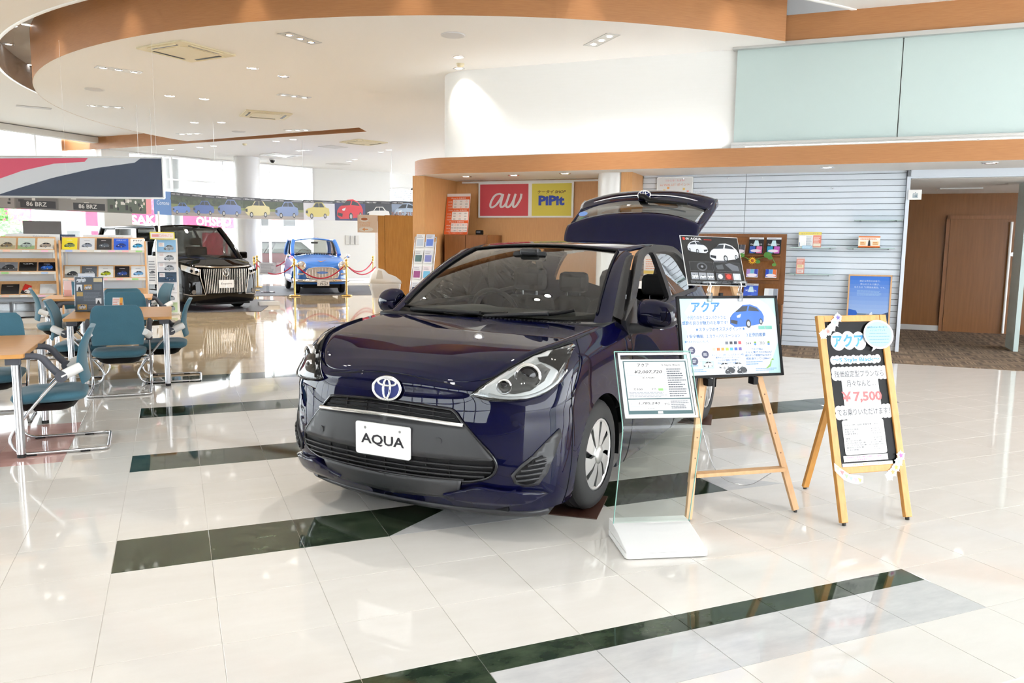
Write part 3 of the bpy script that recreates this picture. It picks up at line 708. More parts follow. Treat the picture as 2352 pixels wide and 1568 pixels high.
# emblem of three overlapping rings
em = empty('emblem', (0, 0, 0)); em.parent = CAR
def emblem(parent, o, xd, yd, w_, mt='chrome', back='#14287c'):
    mm = plane_mtx(o, xd, yd); k = w_ / 2
    def ring(rx, ry, cy=0, r=.085): return [(rx * k * math.cos(t), cy * k + ry * k * math.sin(t), .004) for t in np.linspace(0, 2 * math.pi, 37)[:-1]]
    bb_ = Print(); bb_.poly(ell(0, 0, .95 * k, .65 * k, 28), back, 1); bb_.obj('emblem_back', parent, mm)
    t = B(); t.tube(ring(1, .69), .10 * k, 6, True); t.tube(ring(.66, .22, .38), .085 * k, 6, True); t.tube(ring(.25, .58), .085 * k, 6, True)
    t.xf(mm); return t.obj('emblem_ring', mt, parent)
emblem(em, (.826, 0, .726), (0, 1, 0), (-.12, 0, 1), .165)
# lower lip, fog vents, corner fins
lip = [(-.42, .30), (-.41, .318), (0, .296), (.41, .318), (.42, .30), (.36, .235), (.30, .19), (0, .165), (-.30, .19), (-.36, .235)]
front_patch('lower_spoiler', [(-.42, .312), (0, .292), (.42, .312), (.40, .25), (.33, .205), (0, .180), (-.33, .205), (-.40, .25)], 'charcoal', .02, CAR)
under = B()
lo_ = [tuple(SK[i, 0] - np.array([.02, .0, 0])) for i in range(0, k_f - 6, 4)]; lo_ = [(x, -y, z) for x, y, z in lo_[::-1]] + lo_[1:]
under.grid([lo_, [(x - .05, y * .97, z - .035) for x, y, z in lo_], [(x - .25, y * .93, z - .03) for x, y, z in lo_]]); solid(under.obj('air_dam', 'charcoal', CAR), .02)
for s in (1, -1):
    fg = [(.66, .347), (.695, .392), (.745, .442), (.795, .514), (.822, .556), (.826, .521), (.812, .438), (.79, .347), (.76, .291), (.715, .285), (.672, .305)]
    o = front_patch('fog_vent', [(s * (y - .015), z) for y, z in fg], 'charcoal', .008, CAR, sub=.02)
    inn = [(.675, .345), (.705, .385), (.745, .425), (.775, .44), (.785, .40), (.77, .347), (.745, .305), (.715, .298), (.685, .312)]
    front_patch('vent_opening', [(s * (y - .015), z) for y, z in inn], 'black', .012, CAR, sub=.02)
    for z, a, b in ((.325, .665, .745), (.35, .665, .755), (.375, .685, .765), (.40, .71, .77), (.42, .735, .77)): front_bar('vent_slat', [(s * a, z - .004), (s * (a + b) / 2, z), (s * b, z + .004)], .007, 'charcoal', CAR, .014, 5)
    fp = [(.31, .222), (.40, .252), (.50, .285), (.60, .268), (.70, .262), (.76, .245), (.70, .205), (.60, .182), (.45, .185), (.36, .20)]
    front_patch('bumper_fin', [(s * y, z) for y, z in fp], 'blue_car', .034, CAR, sub=.02, thick=.03)
# --- headlights
HL = [(.755, .450, .73), (.742, .492, .717), (.722, .545, .708), (.690, .615, .708), (.63, .695, .718), (.545, .750, .742), (.455, .778, .785), (.37, .775, .85), (.26, .752, .935), (.27, .742, .945), (.345, .722, .938), (.38, .710, .932), (.475, .672, .920), (.585, .612, .874), (.68, .545, .818), (.73, .488, .768)]
for s in (1, -1):
    hl = empty('headlight'); hl.parent = CAR
    b2 = [(y, z) for x, y, z in HL]
    o = front_patch('lamp_bowl', [(s * y, z) for y, z in b2], 'silver', .003, hl, sub=.02, thick=.004)
    dk = [(.585, .745), (.64, .738), (.70, .752), (.735, .79), (.74, .84), (.70, .868), (.65, .858), (.61, .82), (.575, .775)]
    front_patch('lamp_housing', [(s * y, z) for y, z in dk], 'dark_trim', .007, hl, sub=.02, thick=.003)
    for yy, zz, rr in ((.672, .815, .052), (.592, .772, .03)):
        p, n = car_front(s * yy, zz); n = n * .8 + np.array([.45, 0, 0]); n = n / np.linalg.norm(n)
        tb = B(); tb.lathe([(rr * 1.25, 0), (rr * 1.25, .022), (rr * 1.02, .026), (rr * 1.0, .008)], 24); tb.xf(Vector((0, 0, 1)).rotation_difference(Vector(n)).to_matrix().to_4x4()); tb.xf(Matrix.Translation(Vector(p))); tb.obj('projector_ring', 'chrome', hl)
        ln = B(); ln.lathe([(rr, .004), (rr * .92, .016), (rr * .6, .028), (.001, .033)], 20); ln.xf(Vector((0, 0, 1)).rotation_difference(Vector(n)).to_matrix().to_4x4()); ln.xf(Matrix.Translation(Vector(p))); ln.obj('projector_lens', 'black_gloss', hl)
    front_bar('light_guide', [(s * .53, .735), (s * .60, .722), (s * .70, .728), (s * .765, .768), (s * .785, .83)], .008, 'white_gloss', hl, .012)
    front_patch('lamp_lens', [(s * y, z) for y, z in b2], 'lens', .034, hl, sub=.02, thick=.002)
    ring = [tuple(car_front(s * y, z)[0] + car_front(s * y, z)[1] * .008) for y, z in b2]; B().tube(smooth_path(ring + [ring[0]], 3), .004, 5).obj('lamp_gasket', 'black', hl)
    p, n = car_front(s * .66, .60); p = p + n * .001; B().cyl(p, p + n * .003, .016, 14).obj('sensor', 'blue_car', CAR)
# --- greenhouse
WB = lambda f: np.array([-.205 - .105 * abs(f) ** 2.2, .665 * f, 1.0 + .047 * f * f])            # windscreen base
WT = lambda f: np.array([-.955 - .055 * abs(f) ** 2.2, .535 * f, 1.437 - .030 * f * f])          # windscreen top
ws = []
for v in np.linspace(0, 1, 13):
    ws.append([WB(f) * (1 - v) + WT(f) * v + np.array([.03, 0, .045]) * (4 * v * (1 - v)) * (1 - .35 * f * f) for f in np.linspace(-1, 1, 21)])
B().grid(ws).obj('windscreen', 'glass_car', CAR)
# black band under the screen, A pillars
RAIL = [(-.36, .805, 1.012), (-.52, .765, 1.125), (-.72, .715, 1.255), (-.93, .668, 1.365), (-1.15, .635, 1.425), (-1.5, .615, 1.455), (-2.0, .60, 1.445), (-2.4, .585, 1.415), (-2.75, .56, 1.375)]
rail = crom(RAIL, 8)
def wedge(v, f): return WB(f) * (1 - v) + WT(f) * v + np.array([.03, 0, .045]) * (4 * v * (1 - v)) * (1 - .35 * f * f)
for s in (1, -1):
    pil = []; blk = []
    for v in np.linspace(-.10, 1, 19):
        a = wedge(v, 1.0) if v >= 0 else wedge(0, 1.0) + np.array([.75, .13, -.41]) * -v; tt = max(v, 0) * 26; i = int(min(tt, 25)); c = rail[i] * (1 - (tt - i)) + rail[i + 1] * (tt - i)
        if v < 0: c = c + np.array([.16, .04, -.11]) * -v * 6
        k_ = .58 if v < .9 else .58 + (v - .9) * 2.5; e_ = a * (1 - k_) + c * k_ + np.array([.006, .012, .008]); m_ = (a + e_) / 2 + np.array([.006, .004, .010])
        pil.append([a * [1, s, 1], m_ * [1, s, 1], e_ * [1, s, 1]]); blk.append([e_ * [1, s, 1], (e_ * .5 + c * .5 - np.array([.004, .006, .004])) * [1, s, 1], (c + np.array([.0, .004, .0])) * [1, s, 1]])
    B().grid(crom2(np.array(pil), 1, 4), True, s > 0).obj('a_pillar', 'blue_car', CAR); B().grid(crom2(np.array(blk[2:]), 1, 3), True, s > 0).obj('door_seal', 'dark_trim', CAR)
    B().tube([tuple(wedge(v, 1.0) * [1, s, 1] + np.array([.004, s * .006, .006])) for v in np.linspace(0, 1, 15)], .008, 6).obj('screen_moulding', 'black', CAR)
# roof
rf = []
xs = np.linspace(0, 1, 14)
for v in xs:
    row = []
    for f in np.linspace(-1, 1, 21):
        t0 = WT(f); cx = t0[0] * (1 - v) + -2.72 * v
        ir = float(np.interp(-cx, -rail[:, 0], np.arange(len(rail)))); i = int(min(ir, len(rail) - 2)); e = rail[i] * (1 - (ir - i)) + rail[i + 1] * (ir - i)
        ctr = float(np.interp(-cx, [.95, 1.2, 1.6, 2.1, 2.72], [1.437, 1.463, 1.480, 1.470, 1.425]))
        hw = min(e[1], .535 + (v * 14) * .035) if v < .2 else e[1]; ez = e[2] if v > .05 else 1.407
        row.append((cx, hw * f, ez + (ctr - ez) * (1 - abs(f) ** 2.3)))
    rf.append(row)
solid(B().grid(rf, True).obj('roof', 'blue_car', CAR), .02)
B().tube([tuple(WT(f) + np.array([.004, 0, .006])) for f in np.linspace(-1, 1, 15)], .007, 6).obj('screen_moulding', 'black', CAR)
# side panels above the belt: frame rings mapped on the ruled surface between belt and rail
belt = crom([(-.33, .775, 1.005), (-.62, .755, 1.02), (-1.3, .735, 1.045), (-2.2, .725, 1.09), (-2.78, .68, 1.12)], 10)
def side_pt(x, v):
    def at(Cv):
        t = float(np.interp(-x, -Cv[:, 0], np.arange(len(Cv)))); i = int(min(t, len(Cv) - 2)); return Cv[i] * (1 - (t - i)) + Cv[i + 1] * (t - i)
    a, b = at(belt), at(rail); p = a * (1 - v) + b * v; p[0] = x; p[1] += .03 * 4 * v * (1 - v) * .6; return p
def zv(x, z):
    a, b = side_pt(x, 0)[2], side_pt(x, 1)[2]; return (z - a) / max(b - a, 1e-3)
WIN1 = [(-.60, 1.045), (-.75, 1.13), (-.98, 1.275), (-1.18, 1.365), (-1.40, 1.395), (-1.44, 1.30), (-1.50, 1.17), (-1.53, 1.065), (-1.2, 1.055), (-.9, 1.05)]
FR1 = [(-.40, 1.015), (-.60, 1.13), (-.86, 1.29), (-1.10, 1.40), (-1.42, 1.435), (-1.50, 1.31), (-1.56, 1.17), (-1.60, 1.05), (-1.2, 1.035), (-.8, 1.02)]
WIN2 = [(-1.62, 1.075), (-1.57, 1.22), (-1.52, 1.33), (-1.50, 1.395), (-1.85, 1.40), (-2.10, 1.375), (-2.28, 1.28), (-2.38, 1.13), (-2.1, 1.105), (-1.8, 1.088)]
FR2 = [(-1.60, 1.05), (-1.56, 1.17), (-1.50, 1.31), (-1.42, 1.435), (-1.85, 1.445), (-2.16, 1.42), (-2.36, 1.31), (-2.47, 1.11), (-2.1, 1.08), (-1.8, 1.062)]
for s in (1, -1):
    for wi, fr, nm in ((WIN1, FR1, 'front'), (WIN2, FR2, 'rear')):
        n_ = len(wi); k2 = 4; a = smooth_path([(x, z, 0) for x, z in wi + [wi[0]]], k2)[:-1]; c = smooth_path([(x, z, 0) for x, z in fr + [fr[0]]], k2)[:-1]
        A3 = [side_pt(p[0], zv(p[0], p[1])) * [1, s, 1] for p in a]; C3 = [side_pt(p[0], zv(p[0], p[1])) * [1, s, 1] for p in c]
        b = B(); N_ = len(A3); b.add([*map(tuple, A3), *map(tuple, C3)], [(i, (i + 1) % N_, N_ + (i + 1) % N_, N_ + i) for i in range(N_)], False)
        solid(b.obj('window_frame', 'dark_trim', CAR), .03, 0)
        if nm == 'rear' or s < 0:
            b = B(); b.add([tuple(p - np.array([0, s * .012, 0])) for p in A3], [tuple(range(N_))]); b.obj('side_window', 'glass_car', CAR)
    qp = [[side_pt(x, v) * [1, s, 1] for v in np.linspace(0, 1, 6)] for x in np.linspace(-2.34, -2.75, 8)]
    b = B().grid(qp, True, s > 0); solid(b.obj('quarter_panel', 'blue_car', CAR), .02, 0)
    bp2 = [[np.array(side_pt(x, 0)) * [1, s, 1], np.array(side_pt(x, .05)) * [1, s, 1] + np.array([0, s * .004, 0])] for x in np.linspace(-.6, -2.4, 20)]
    B().grid(bp2).obj('belt_moulding', 'black', CAR)
    # mirror sail, arm and head
    B().prism([(-.40, 1.012), (-.60, 1.13), (-.63, 1.02), (-.60, .935), (-.50, .90), (-.44, .95)], s * .785, s * .815, 'y').obj('mirror_sail', 'charcoal', CAR)
    B().tube(smooth_path([(-.50, s * .80, .955), (-.51, s * .86, .958), (-.54, s * .93, .968)], 4), [.035, .034, .033, .032, .031, .030, .03, .03, .03], 10).obj('mirror_arm', 'charcoal', CAR)
    mh = []
    for t, ry, rz, cz, cx in ((0, .03, .05, 1.045, -.545), (.12, .075, .080, 1.045, -.54), (.4, .085, .088, 1.045, -.545), (.75, .080, .078, 1.038, -.565), (.93, .06, .055, 1.03, -.59), (1, .015, .015, 1.025, -.61)):
        mh.append([(cx + ry * math.cos(a) * (1 if math.cos(a) > 0 else .55), s * (.845 + .225 * t), cz + rz * math.sin(a)) for a in np.linspace(0, 2 * math.pi, 25)])
    o = B().grid(crom2(np.array(mh), 4, 1), True, s < 0).obj('mirror_head', 'blue_car', CAR)
    mi = B(); mi.tube(smooth_path([(-.50, s * .93, 1.0), (-.525, s * 1.02, 1.005), (-.575, s * 1.062, 1.02)], 4), .012, 8); mi.obj('mirror_indicator', 'white_gloss', CAR)
    # door handle
    B().tube(smooth_path([(-1.38, s * .853, .90), (-1.42, s * .885, .905), (-1.52, s * .885, .912), (-1.56, s * .855, .91)], 4), .014, 8).obj('door_handle', 'chrome', CAR)
# --- wheels
def wheel(parent, x, y, r, wd, s, m_cap='alu', spokes=8, name='wheel', rim=.62):
    e = empty(name, (x, y, r)); e.parent = parent
    t = B(); t.lathe([(r * .66, -wd / 2), (r * .80, -wd / 2 - .006), (r * .93, -wd * .46), (r * .985, -wd * .36), (r, -wd * .2), (r, wd * .2), (r * .985, wd * .36), (r * .93, wd * .46), (r * .80, wd / 2 + .006), (r * .66, wd / 2)], 40, axis='y'); t.obj('tyre', 'rubber', e)
    gv = B()
    for k in (-.22, 0, .22): gv.tube([(r * 1.0005 * math.cos(a), wd * k, r * 1.0005 * math.sin(a)) for a in np.linspace(0, 2 * math.pi, 41)[:-1]], .004, 4, True)
    gv.obj('tread_groove', 'black', e)
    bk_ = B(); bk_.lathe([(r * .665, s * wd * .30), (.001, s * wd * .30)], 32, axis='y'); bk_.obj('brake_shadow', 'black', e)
    rr_ = r * .665; y0 = s * wd * .46
    rg_ = B(); rg_.lathe([(rr_, s * wd * .36), (rr_ * 1.01, s * wd * .47), (rr_ * .93, s * wd * .475), (rr_ * .88, s * wd * .44)], 40, axis='y'); rg_.obj('rim_ring', m_cap, e)
    sp_ = B()
    for k in range(spokes):
        a0 = 2 * math.pi * k / spokes; da = 2 * math.pi / spokes
        q_ = [(.20, a0), (.20, a0 + 1.0 * da), (.52, a0 + .98 * da), (.94, a0 + 1.16 * da), (.94, a0 + .42 * da), (.55, a0 + .26 * da)]
        pf = [(rr_ * a * math.cos(b), y0 + s * (.004 if a < .6 else 0), rr_ * a * math.sin(b)) for a, b in q_]
        n = len(sp_.v); sp_.add(pf + [(p[0], p[1] - s * .018, p[2]) for p in pf], [tuple(range(6)), tuple(range(6, 12))] + [(i, (i + 1) % 6, 6 + (i + 1) % 6, 6 + i) for i in range(6)])
    sp_.obj('wheel_cover', m_cap, e)
    hb_ = B(); hb_.lathe([(rr_ * .26, y0 - s * .012), (rr_ * .25, y0 + s * .012), (rr_ * .12, y0 + s * .016), (.001, y0 + s * .016)], 24, axis='y'); hb_.obj('hub', m_cap, e)
    return e
for x in (0, -2.55):
    for s in (1, -1):
        wheel(CAR, x, s * .735, .304, .172, s)
        an = np.linspace(math.radians(-12), math.radians(192), 22)
        B().grid([[(x + .347 * math.cos(t), s * .815, .300 + .347 * math.sin(t)) for t in an], [(x + .36 * math.cos(t), s * .57, .30 + .36 * math.sin(t)) for t in an]]).obj('arch_liner', 'black', CAR)
        B().prism([(x + .36 * math.cos(t), .30 + .36 * math.sin(t)) for t in an], s * .56, s * .57, 'y').obj('arch_inner', 'black', CAR)
box('underbody', (-3.05, -.56, .16), (.60, .56, .24), 'black', CAR)
box('underbody_front', (.25, -.6, .14), (.66, .6, .30), 'black', CAR)
# --- wipers
for pts in ([(-.30, -.60, 1.018), (-.275, -.35, 1.02), (-.235, -.05, 1.022), (-.24, .12, 1.03)], [(-.245, -.02, 1.005), (-.22, .15, 1.022), (-.25, .40, 1.04), (-.285, .54, 1.065)]):
    B().tube(smooth_path(pts, 6), [.012] * 19, 6).obj('wiper_blade', 'black', CAR)
    B().tube(smooth_path([(p[0] + .03, p[1], p[2] + .004) for p in pts[:3]], 6), [.014] * 13, 6).obj('wiper_arm', 'dark_trim', CAR)
# --- interior
db = [[(-.22 - .14 * (abs(f)) ** 2, .70 * f, 1.0 + .01 * (1 - f * f)) for f in np.linspace(-1, 1, 15)], [(-.5, .72 * f, 1.02 + .02 * (1 - f * f)) for f in np.linspace(-1, 1, 15)], [(-.80, .72 * f, 1.0 + .03 * math.exp(-((f + .5) / .2) ** 2)) for f in np.linspace(-1, 1, 15)], [(-.86, .72 * f, .95) for f in np.linspace(-1, 1, 15)], [(-.80, .72 * f, .70) for f in np.linspace(-1, 1, 15)]]
B().grid(crom2(np.array(db), 4, 1)).obj('dashboard', 'dash', CAR)
st_ = B(); st_.tube([(-.98 + .06 * math.sin(a), -.36 + .18 * math.cos(a), .955 + .17 * math.sin(a)) for a in np.linspace(0, 2 * math.pi, 33)[:-1]], .016, 8, True); st_.tube([(-.98, -.54, .955), (-.96, -.36, .94), (-.98, -.18, .955)], .02, 6); st_.obj('steering_wheel', 'interior', CAR)
def seatback(x, y, w_, z0, z1, lean=.12, hr=True):
    g = []
    for t, sc_ in ((0, .98), (.3, 1), (.7, .96), (.93, .84), (1, .6)):
        z = z0 + (z1 - z0) * t; g.append([(x - lean * t + .06 * math.cos(a) * (1 if t < 1 else .6), y + w_ / 2 * sc_ * math.copysign(abs(math.sin(a)) ** .6, math.sin(a)), z) for a in np.linspace(0, 2 * math.pi, 21)])
    B().grid(crom2(np.array(g), 4, 1)).obj('seat_back', 'seat', CAR)
    if hr:
        B().box((x - lean - .07, y - .135, z1 + .03), (x - lean + .04, y + .135, z1 + .21), .045).obj('headrest', 'seat', CAR)
        for d in (-.06, .06): B().cyl((x - lean - .01, y + d, z1 - .03), (x - lean - .01, y + d, z1 + .06), .007).obj('headrest_post', 'steel', CAR)
for y in (-.36, .36):
    seatback(-1.42, y, .50, .45, 1.06); B().box((-1.38, y - .25, .36), (-.90, y + .25, .52), .05).obj('seat_cushion', 'seat', CAR)
for y in (-.38, 0, .38): seatback(-2.32, y, .40, .45, 1.0, .15)
B().box((-2.35, -.62, .34), (-1.85, .62, .5), .05).obj('rear_seat_cushion', 'seat', CAR)
B().box((-3.0, -.6, .55), (-2.5, .6, .60)).obj('boot_floor', 'interior', CAR)
# clear film over the driver seat
fi = [[(-1.35 + .02 * math.sin(9 * a), y, z + .01 * math.sin(30 * y)) for y in np.linspace(-.63, -.08, 30)] for a, z in zip(np.linspace(0, 1, 6), (1.09, 1.04, .98, .9, .82, .75))]
B().grid(fi).obj('seat_film', 'clear_plastic', CAR)
B().prism(rrect(-.12, 1.335, .12, 1.40, .02), -.80, -.78, 'x').obj('interior_mirror', 'dark_trim', CAR)
B().box((-.84, -.07, 1.375), (-.76, .07, 1.42), .02).obj('sensor_pod', 'charcoal', CAR)
# --- raised tailgate
tg = empty('tailgate'); tg.parent = CAR
def tgrow(x, z, hw, drop, bow=0): return [(x - bow * f * f * .0 + bow * abs(f) ** 2, hw * f, z - drop * abs(f) ** 2.6) for f in np.linspace(-1, 1, 17)]
sp1 = [tgrow(-2.70, 1.455, .56, .06), tgrow(-2.76, 1.53, .60, .06), tgrow(-2.82, 1.63, .62, .075), tgrow(-2.87, 1.715, .615, .09), tgrow(-2.92, 1.745, .60, .10)]
solid(B().grid(crom2(np.array(sp1), 4, 2)).obj('spoiler', 'blue_car', tg), .03)
gl = [tgrow(-2.92, 1.745, .56, .09), tgrow(-3.0, 1.79, .57, .09), tgrow(-3.10, 1.83, .58, .085), tgrow(-3.17, 1.86, .585, .085)]
B().grid(crom2(np.array(gl), 4, 2)).obj('rear_window', 'glass_rear', tg)
lw = [tgrow(-3.17, 1.86, .62, .085), tgrow(-3.24, 1.90, .64, .085), tgrow(-3.30, 1.94, .645, .085), tgrow(-3.37, 1.965, .64, .09), tgrow(-3.45, 1.965, .63, .095), tgrow(-3.52, 1.94, .62, .10)]
solid(B().grid(crom2(np.array(lw), 4, 2)).obj('lower_panel', 'blue_car', tg), .04)
for s in (1, -1):
    sdp = [(-2.92, 1.66), (-3.05, 1.72), (-3.17, 1.775), (-3.3, 1.855), (-3.5, 1.83), (-3.4, 1.78), (-3.2, 1.68), (-3.05, 1.60), (-2.9, 1.55), (-2.78, 1.46)]
    sg = [[(-2.75, s * .58, 1.44), (-2.80, s * .60, 1.50), (-2.84, s * .615, 1.57)], [(-2.95, s * .585, 1.56), (-2.95, s * .615, 1.61), (-2.93, s * .59, 1.655)], [(-3.15, s * .60, 1.65), (-3.16, s * .635, 1.72), (-3.17, s * .60, 1.775)], [(-3.4, s * .60, 1.76), (-3.42, s * .64, 1.82), (-3.36, s * .64, 1.88)]]
    solid(B().grid(crom2(np.array(sg), 3, 3), True, s > 0).obj('tailgate_flank', 'blue_car', tg), .02, 0)
wp_ = B(); wp_.tube([(-3.22, -.03, 1.905), (-3.15, .03, 1.895), (-3.08, .10, 1.855), (-3.06, .35, 1.83), (-3.07, .45, 1.82)], [.025, .025, .022, .012, .01], 8); wp_.obj('rear_wiper', 'black', tg)
emblem(tg, (-3.235, .0, 1.915), (0, 1, 0), (-.12, 0, 1), .12)
B().tube([tuple(p) for p in np.array(tgrow(-3.245, 1.912, .50, .06))], .008, 6).obj('chrome_garnish', 'chrome', tg)
bd_ = Print(); bd_.text('HYBRID', 0, 0, .028, '#dfe3ea', w=.17); bd_.obj('badge', tg, plane_mtx((-3.27, .40, 1.93), (0, 1, 0), (-.08, 0, .04)))
stk = Print(); stk.ell(0, 0, .045, .022, '#7fa4e6', 0); stk.ell(.0, -.045, .035, .012, '#7fce8a', 0); stk.obj('window_sticker', tg, plane_mtx((-2.965, -.50, 1.735), (0, 1, .12), (-.3, 0, 1)))
# brown protective plates under the tyres
for (x, y, rz, lb) in ((2.0, 3.86, .9, 'dark brown square plate under the front tyre of the navy hatchback'), (3.98, 5.50, .9, 'dark brown square plate under the rear tyre of the navy hatchback')):
    o = B().box((-.2, -.2, 0), (.2, .2, .006), .002).obj('wheel_plate', 'wheelmat'); o.location = (x, y, 0); o.rotation_euler = (0, 0, rz); tag(o, lb, 'floor plate', 'plates under the car tyres')
# ================================================================ price stand
PS = thing('price_stand', 'clear bent acrylic price stand with white base and car price sheet', 'stand', (1.888, 3.044, 0), math.radians(-15.42))
bs_ = [(0, .0), (0, .028), (.02, .034), (.31, .098), (.335, .098), (.335, .0)]
o = B().prism(rrect(0, 0, .402, .335, .02), .006, .030).obj('base', 'white', PS)
wd_ = B(); pr2 = [(0.004, .03), (.006, .036), (.27, .088), (.335, .088), (.335, .03)]
wd_.prism([(a, b) for a, b in pr2], .004, .398, 'x'); bevel(wd_.obj('base_wedge', 'white', PS), .006)
for x in (.03, .37):
    for y in (.03, .30): B().cyl((x, y, 0), (x, y, .007), .012, 10).obj('foot', 'rubber', PS)
prof = smooth_path([(.252, .088), (.19, .34), (.142, .545)], 4) + [(.137, .575), (.137, .597), (.145, .62)] + [(.145 + .185 * t, .62 + .315 * t) for t in np.linspace(.08, 1, 8)]
def ac(p0, x0, x1): return [[(x0, p[0], p[1]) for p in p0], [(x1, p[0], p[1]) for p in p0]]
o = B().grid(ac(prof, .008, .392)).obj('acrylic_panel', 'acrylic', PS)
edg = mat('acrylic_edge', (.28, .52, .46), .15, spec=.6)
for x in (.006, .394): B().tube([(x, p[0], p[1]) for p in prof], .003, 5).obj('panel_edge', edg, PS)
B().tube([(.006, prof[-1][0], prof[-1][1]), (.394, prof[-1][0], prof[-1][1])], .003, 5).obj('panel_edge', edg, PS)
u_ = Vector((0, .185, .315)).normalized(); sh_o = Vector((.02, .1545, .636)) + Vector((0, -u_.z, u_.y)) * .006
SHM = plane_mtx(sh_o, (1, 0, 0), u_)
fr_ = B(); SW, SH = .360, .335
for a, b in (((0, 0), (SW, .010)), ((0, SH - .010), (SW, SH)), ((0, 0), (.010, SH)), ((SW - .010, 0), (SW, SH))): fr_.box((*a, -.001), (*b, .006))
fr_.xf(SHM); fr_.obj('sheet_frame', 'white_gloss', PS)
p = Print(); T = '#58757a'; K = '#15181d'
p.rect(.014, .014, SW - .014, .300, '#eef2f5', 0); p.rect(.020, .020, SW - .020, .294, T, 1); p.rect(.026, .100, SW - .026, .288, '#f5f6f8', 2); p.rect(.026, .038, SW - .026, .094, '#f5f6f8', 2)
p.text('アクア', .12, .262, .018, K, 3, al='c', bold=.01); p.text('S Style Black', .215, .264, .012, K, 3, w=.095)
p.rect(.035, .218, .225, .252, '#c9ced4', 3); p.rect(.037, .220, .223, .250, '#fbfbfc', 4); p.text('¥2,007,720', .072, .225, .019, K, 5, w=.14, shear=.25, bold=.01)
p.text('¥1,979,640', .11, .200, .009, K, 3, w=.06, shear=.2); p.text('¥1,859,000', .10, .211, .005, '#707680', 3)
for k in range(4): p.rect(.035, .160 + k * .009, .225, .1604 + k * .009, '#b8bec6', 3)
p.text('7,500', .058, .139, .011, K, 3, w=.045, shear=.2); p.text('4.5%', .150, .143, .008, K, 3); p.rect(.182, .138, .206, .150, '#9ed48a', 3); p.rect(.207, .138, .224, .150, '#d7dde2', 3)
p.lines(.035, .105, .225, .133, 4, '#a3a9b2', 3); p.lines(.235, .105, SW - .03, .255, 13, '#6a707a', 3)
p.rect(.036, .060, .195, .088, '#c9ced4', 3); p.rect(.038, .062, .193, .086, '#fbfbfc', 4); p.text('1,785,240', .075, .067, .013, K, 5, w=.105, shear=.2); p.text('から', .202, .064, .012, K, 3)
p.lines(.235, .045, SW - .03, .088, 5, '#6a707a', 3); p.text('¥1,653,000', .12, .045, .006, K, 3); p.rect(.165, .022, .19, .034, '#f1f3f5', 3)
p.obj('price_sheet', PS, SHM)
B().box((.012, .012, -.003), (SW - .012, .302, .0004)).xf(SHM).obj('sheet_paper', 'paper_white', PS)

# ================================================================ easel with framed poster
ES = thing('easel', 'light pine display easel standing beside the navy hatchback', 'easel', (3.124, 3.286, 0), math.radians(-7.97))
TL_ = math.tan(math.radians(14))
def leg(p0, p1, w_, m, nm, par): 
    v = (Vector(p1) - Vector(p0)); L_ = v.length; b = B().box((-w_[0] / 2, -w_[1] / 2, 0), (w_[0] / 2, w_[1] / 2, L_), .002)
    q = Vector((0, 0, 1)).rotation_difference(v.normalized()).to_matrix().to_4x4(); b.xf(q); b.xf(Matrix.Translation(p0)); return b.obj(nm, m, par)
leg((-.655, .004, .012), (-.36, .375, 1.42), (.036, .022), 'pine', 'leg', ES)
leg((0, .004, .012), (-.295, .375, 1.42), (.036, .022), 'pine', 'leg', ES)
leg((-.328, .60, .012), (-.328, .375, 1.36), (.036, .024), 'pine', 'rear_leg', ES)
leg((-.60, .058, .235), (-.055, .058, .235), (.02, .055), 'pine', 'crossbar', ES)
for x, y in ((-.655, .004), (0, .004), (-.328, .60)): B().cyl((x, y, 0), (x, y, .014), .010, 10).obj('foot', 'rubber', ES)
for s, x0, x1 in ((1, -.655, -.36), (1, 0, -.295)):
    hb_ = [];
    for k in range(2, 11):
        t = .07 + k * .075; x = x0 + (x1 - x0) * t; B().cyl((x, .004 + .371 * t - .0125, .012 + 1.408 * t), (x, .004 + .371 * t - .008, .012 + 1.408 * t), .004, 6).obj('peg_hole', 'brown_wood', ES)
for x in (-.488, -.208): B().box((x - .016, .130, .700), (x + .016, .185, .742), .004).obj('peg', 'black', ES)
B().tube(smooth_path([(-.33, .52, .42), (-.28, .38, .14), (-.18, .22, .10), (-.10, .10, .20)], 6), .0025, 5).obj('chain', 'steel', ES)
PM = thing('framed_poster', 'black framed pale blue poster about the hatchback resting on the pine easel', 'poster', (3.124, 3.286, 0), math.radians(-7.97))
ud = Vector((0, TL_, 1)).normalized(); PW, PH = .622, .452
pm = plane_mtx(Vector((-.638, .742 * TL_ - .022, .742)), (1, 0, 0), ud)
f_ = B()
for a, b in (((0, 0), (PW, .014)), ((0, PH - .014), (PW, PH)), ((0, 0), (.014, PH)), ((PW - .014, 0), (PW, PH))): f_.box((*a, -.012), (*b, .008))
f_.xf(pm); f_.obj('frame', 'black', PM); B().box((.012, .012, -.01), (PW - .012, PH - .012, 0)).xf(pm).obj('backing', 'paper_white', PM)
p = Print(); q0 = .014; X1, Y1 = PW - .014, PH - .014; BL = '#3f8ed6'; DB = '#2f78c0'
p.rect(q0, q0, X1, Y1, '#eef3fb', 0)
for pts in ([(q0, Y1), (.10, Y1), (.04, .30), (q0, .34)], [(q0, q0), (.06, q0), (.05, .12), (q0, .2)], [(X1, Y1), (.50, Y1), (.56, .40), (X1, .33)], [(X1, q0), (.53, q0), (.55, .07), (X1, .19)], [(q0, .30), (.05, .26), (.03, .16), (q0, .17)]): p.poly(pts, '#c5ecec', 1)
p.poly([(.10, Y1), (.30, Y1), (.07, .33), (.04, .36)], '#dff4f2', 1)
p.text('アクア', .085, .362, .060, BL, 3, w=.175, bold=.03)
p.text('小回りのきくコンパクトさと', .055, .322, .021, DB, 3, w=.235); p.text('燃費の良さが魅力のお車です！', .022, .292, .022, DB, 3, w=.28)
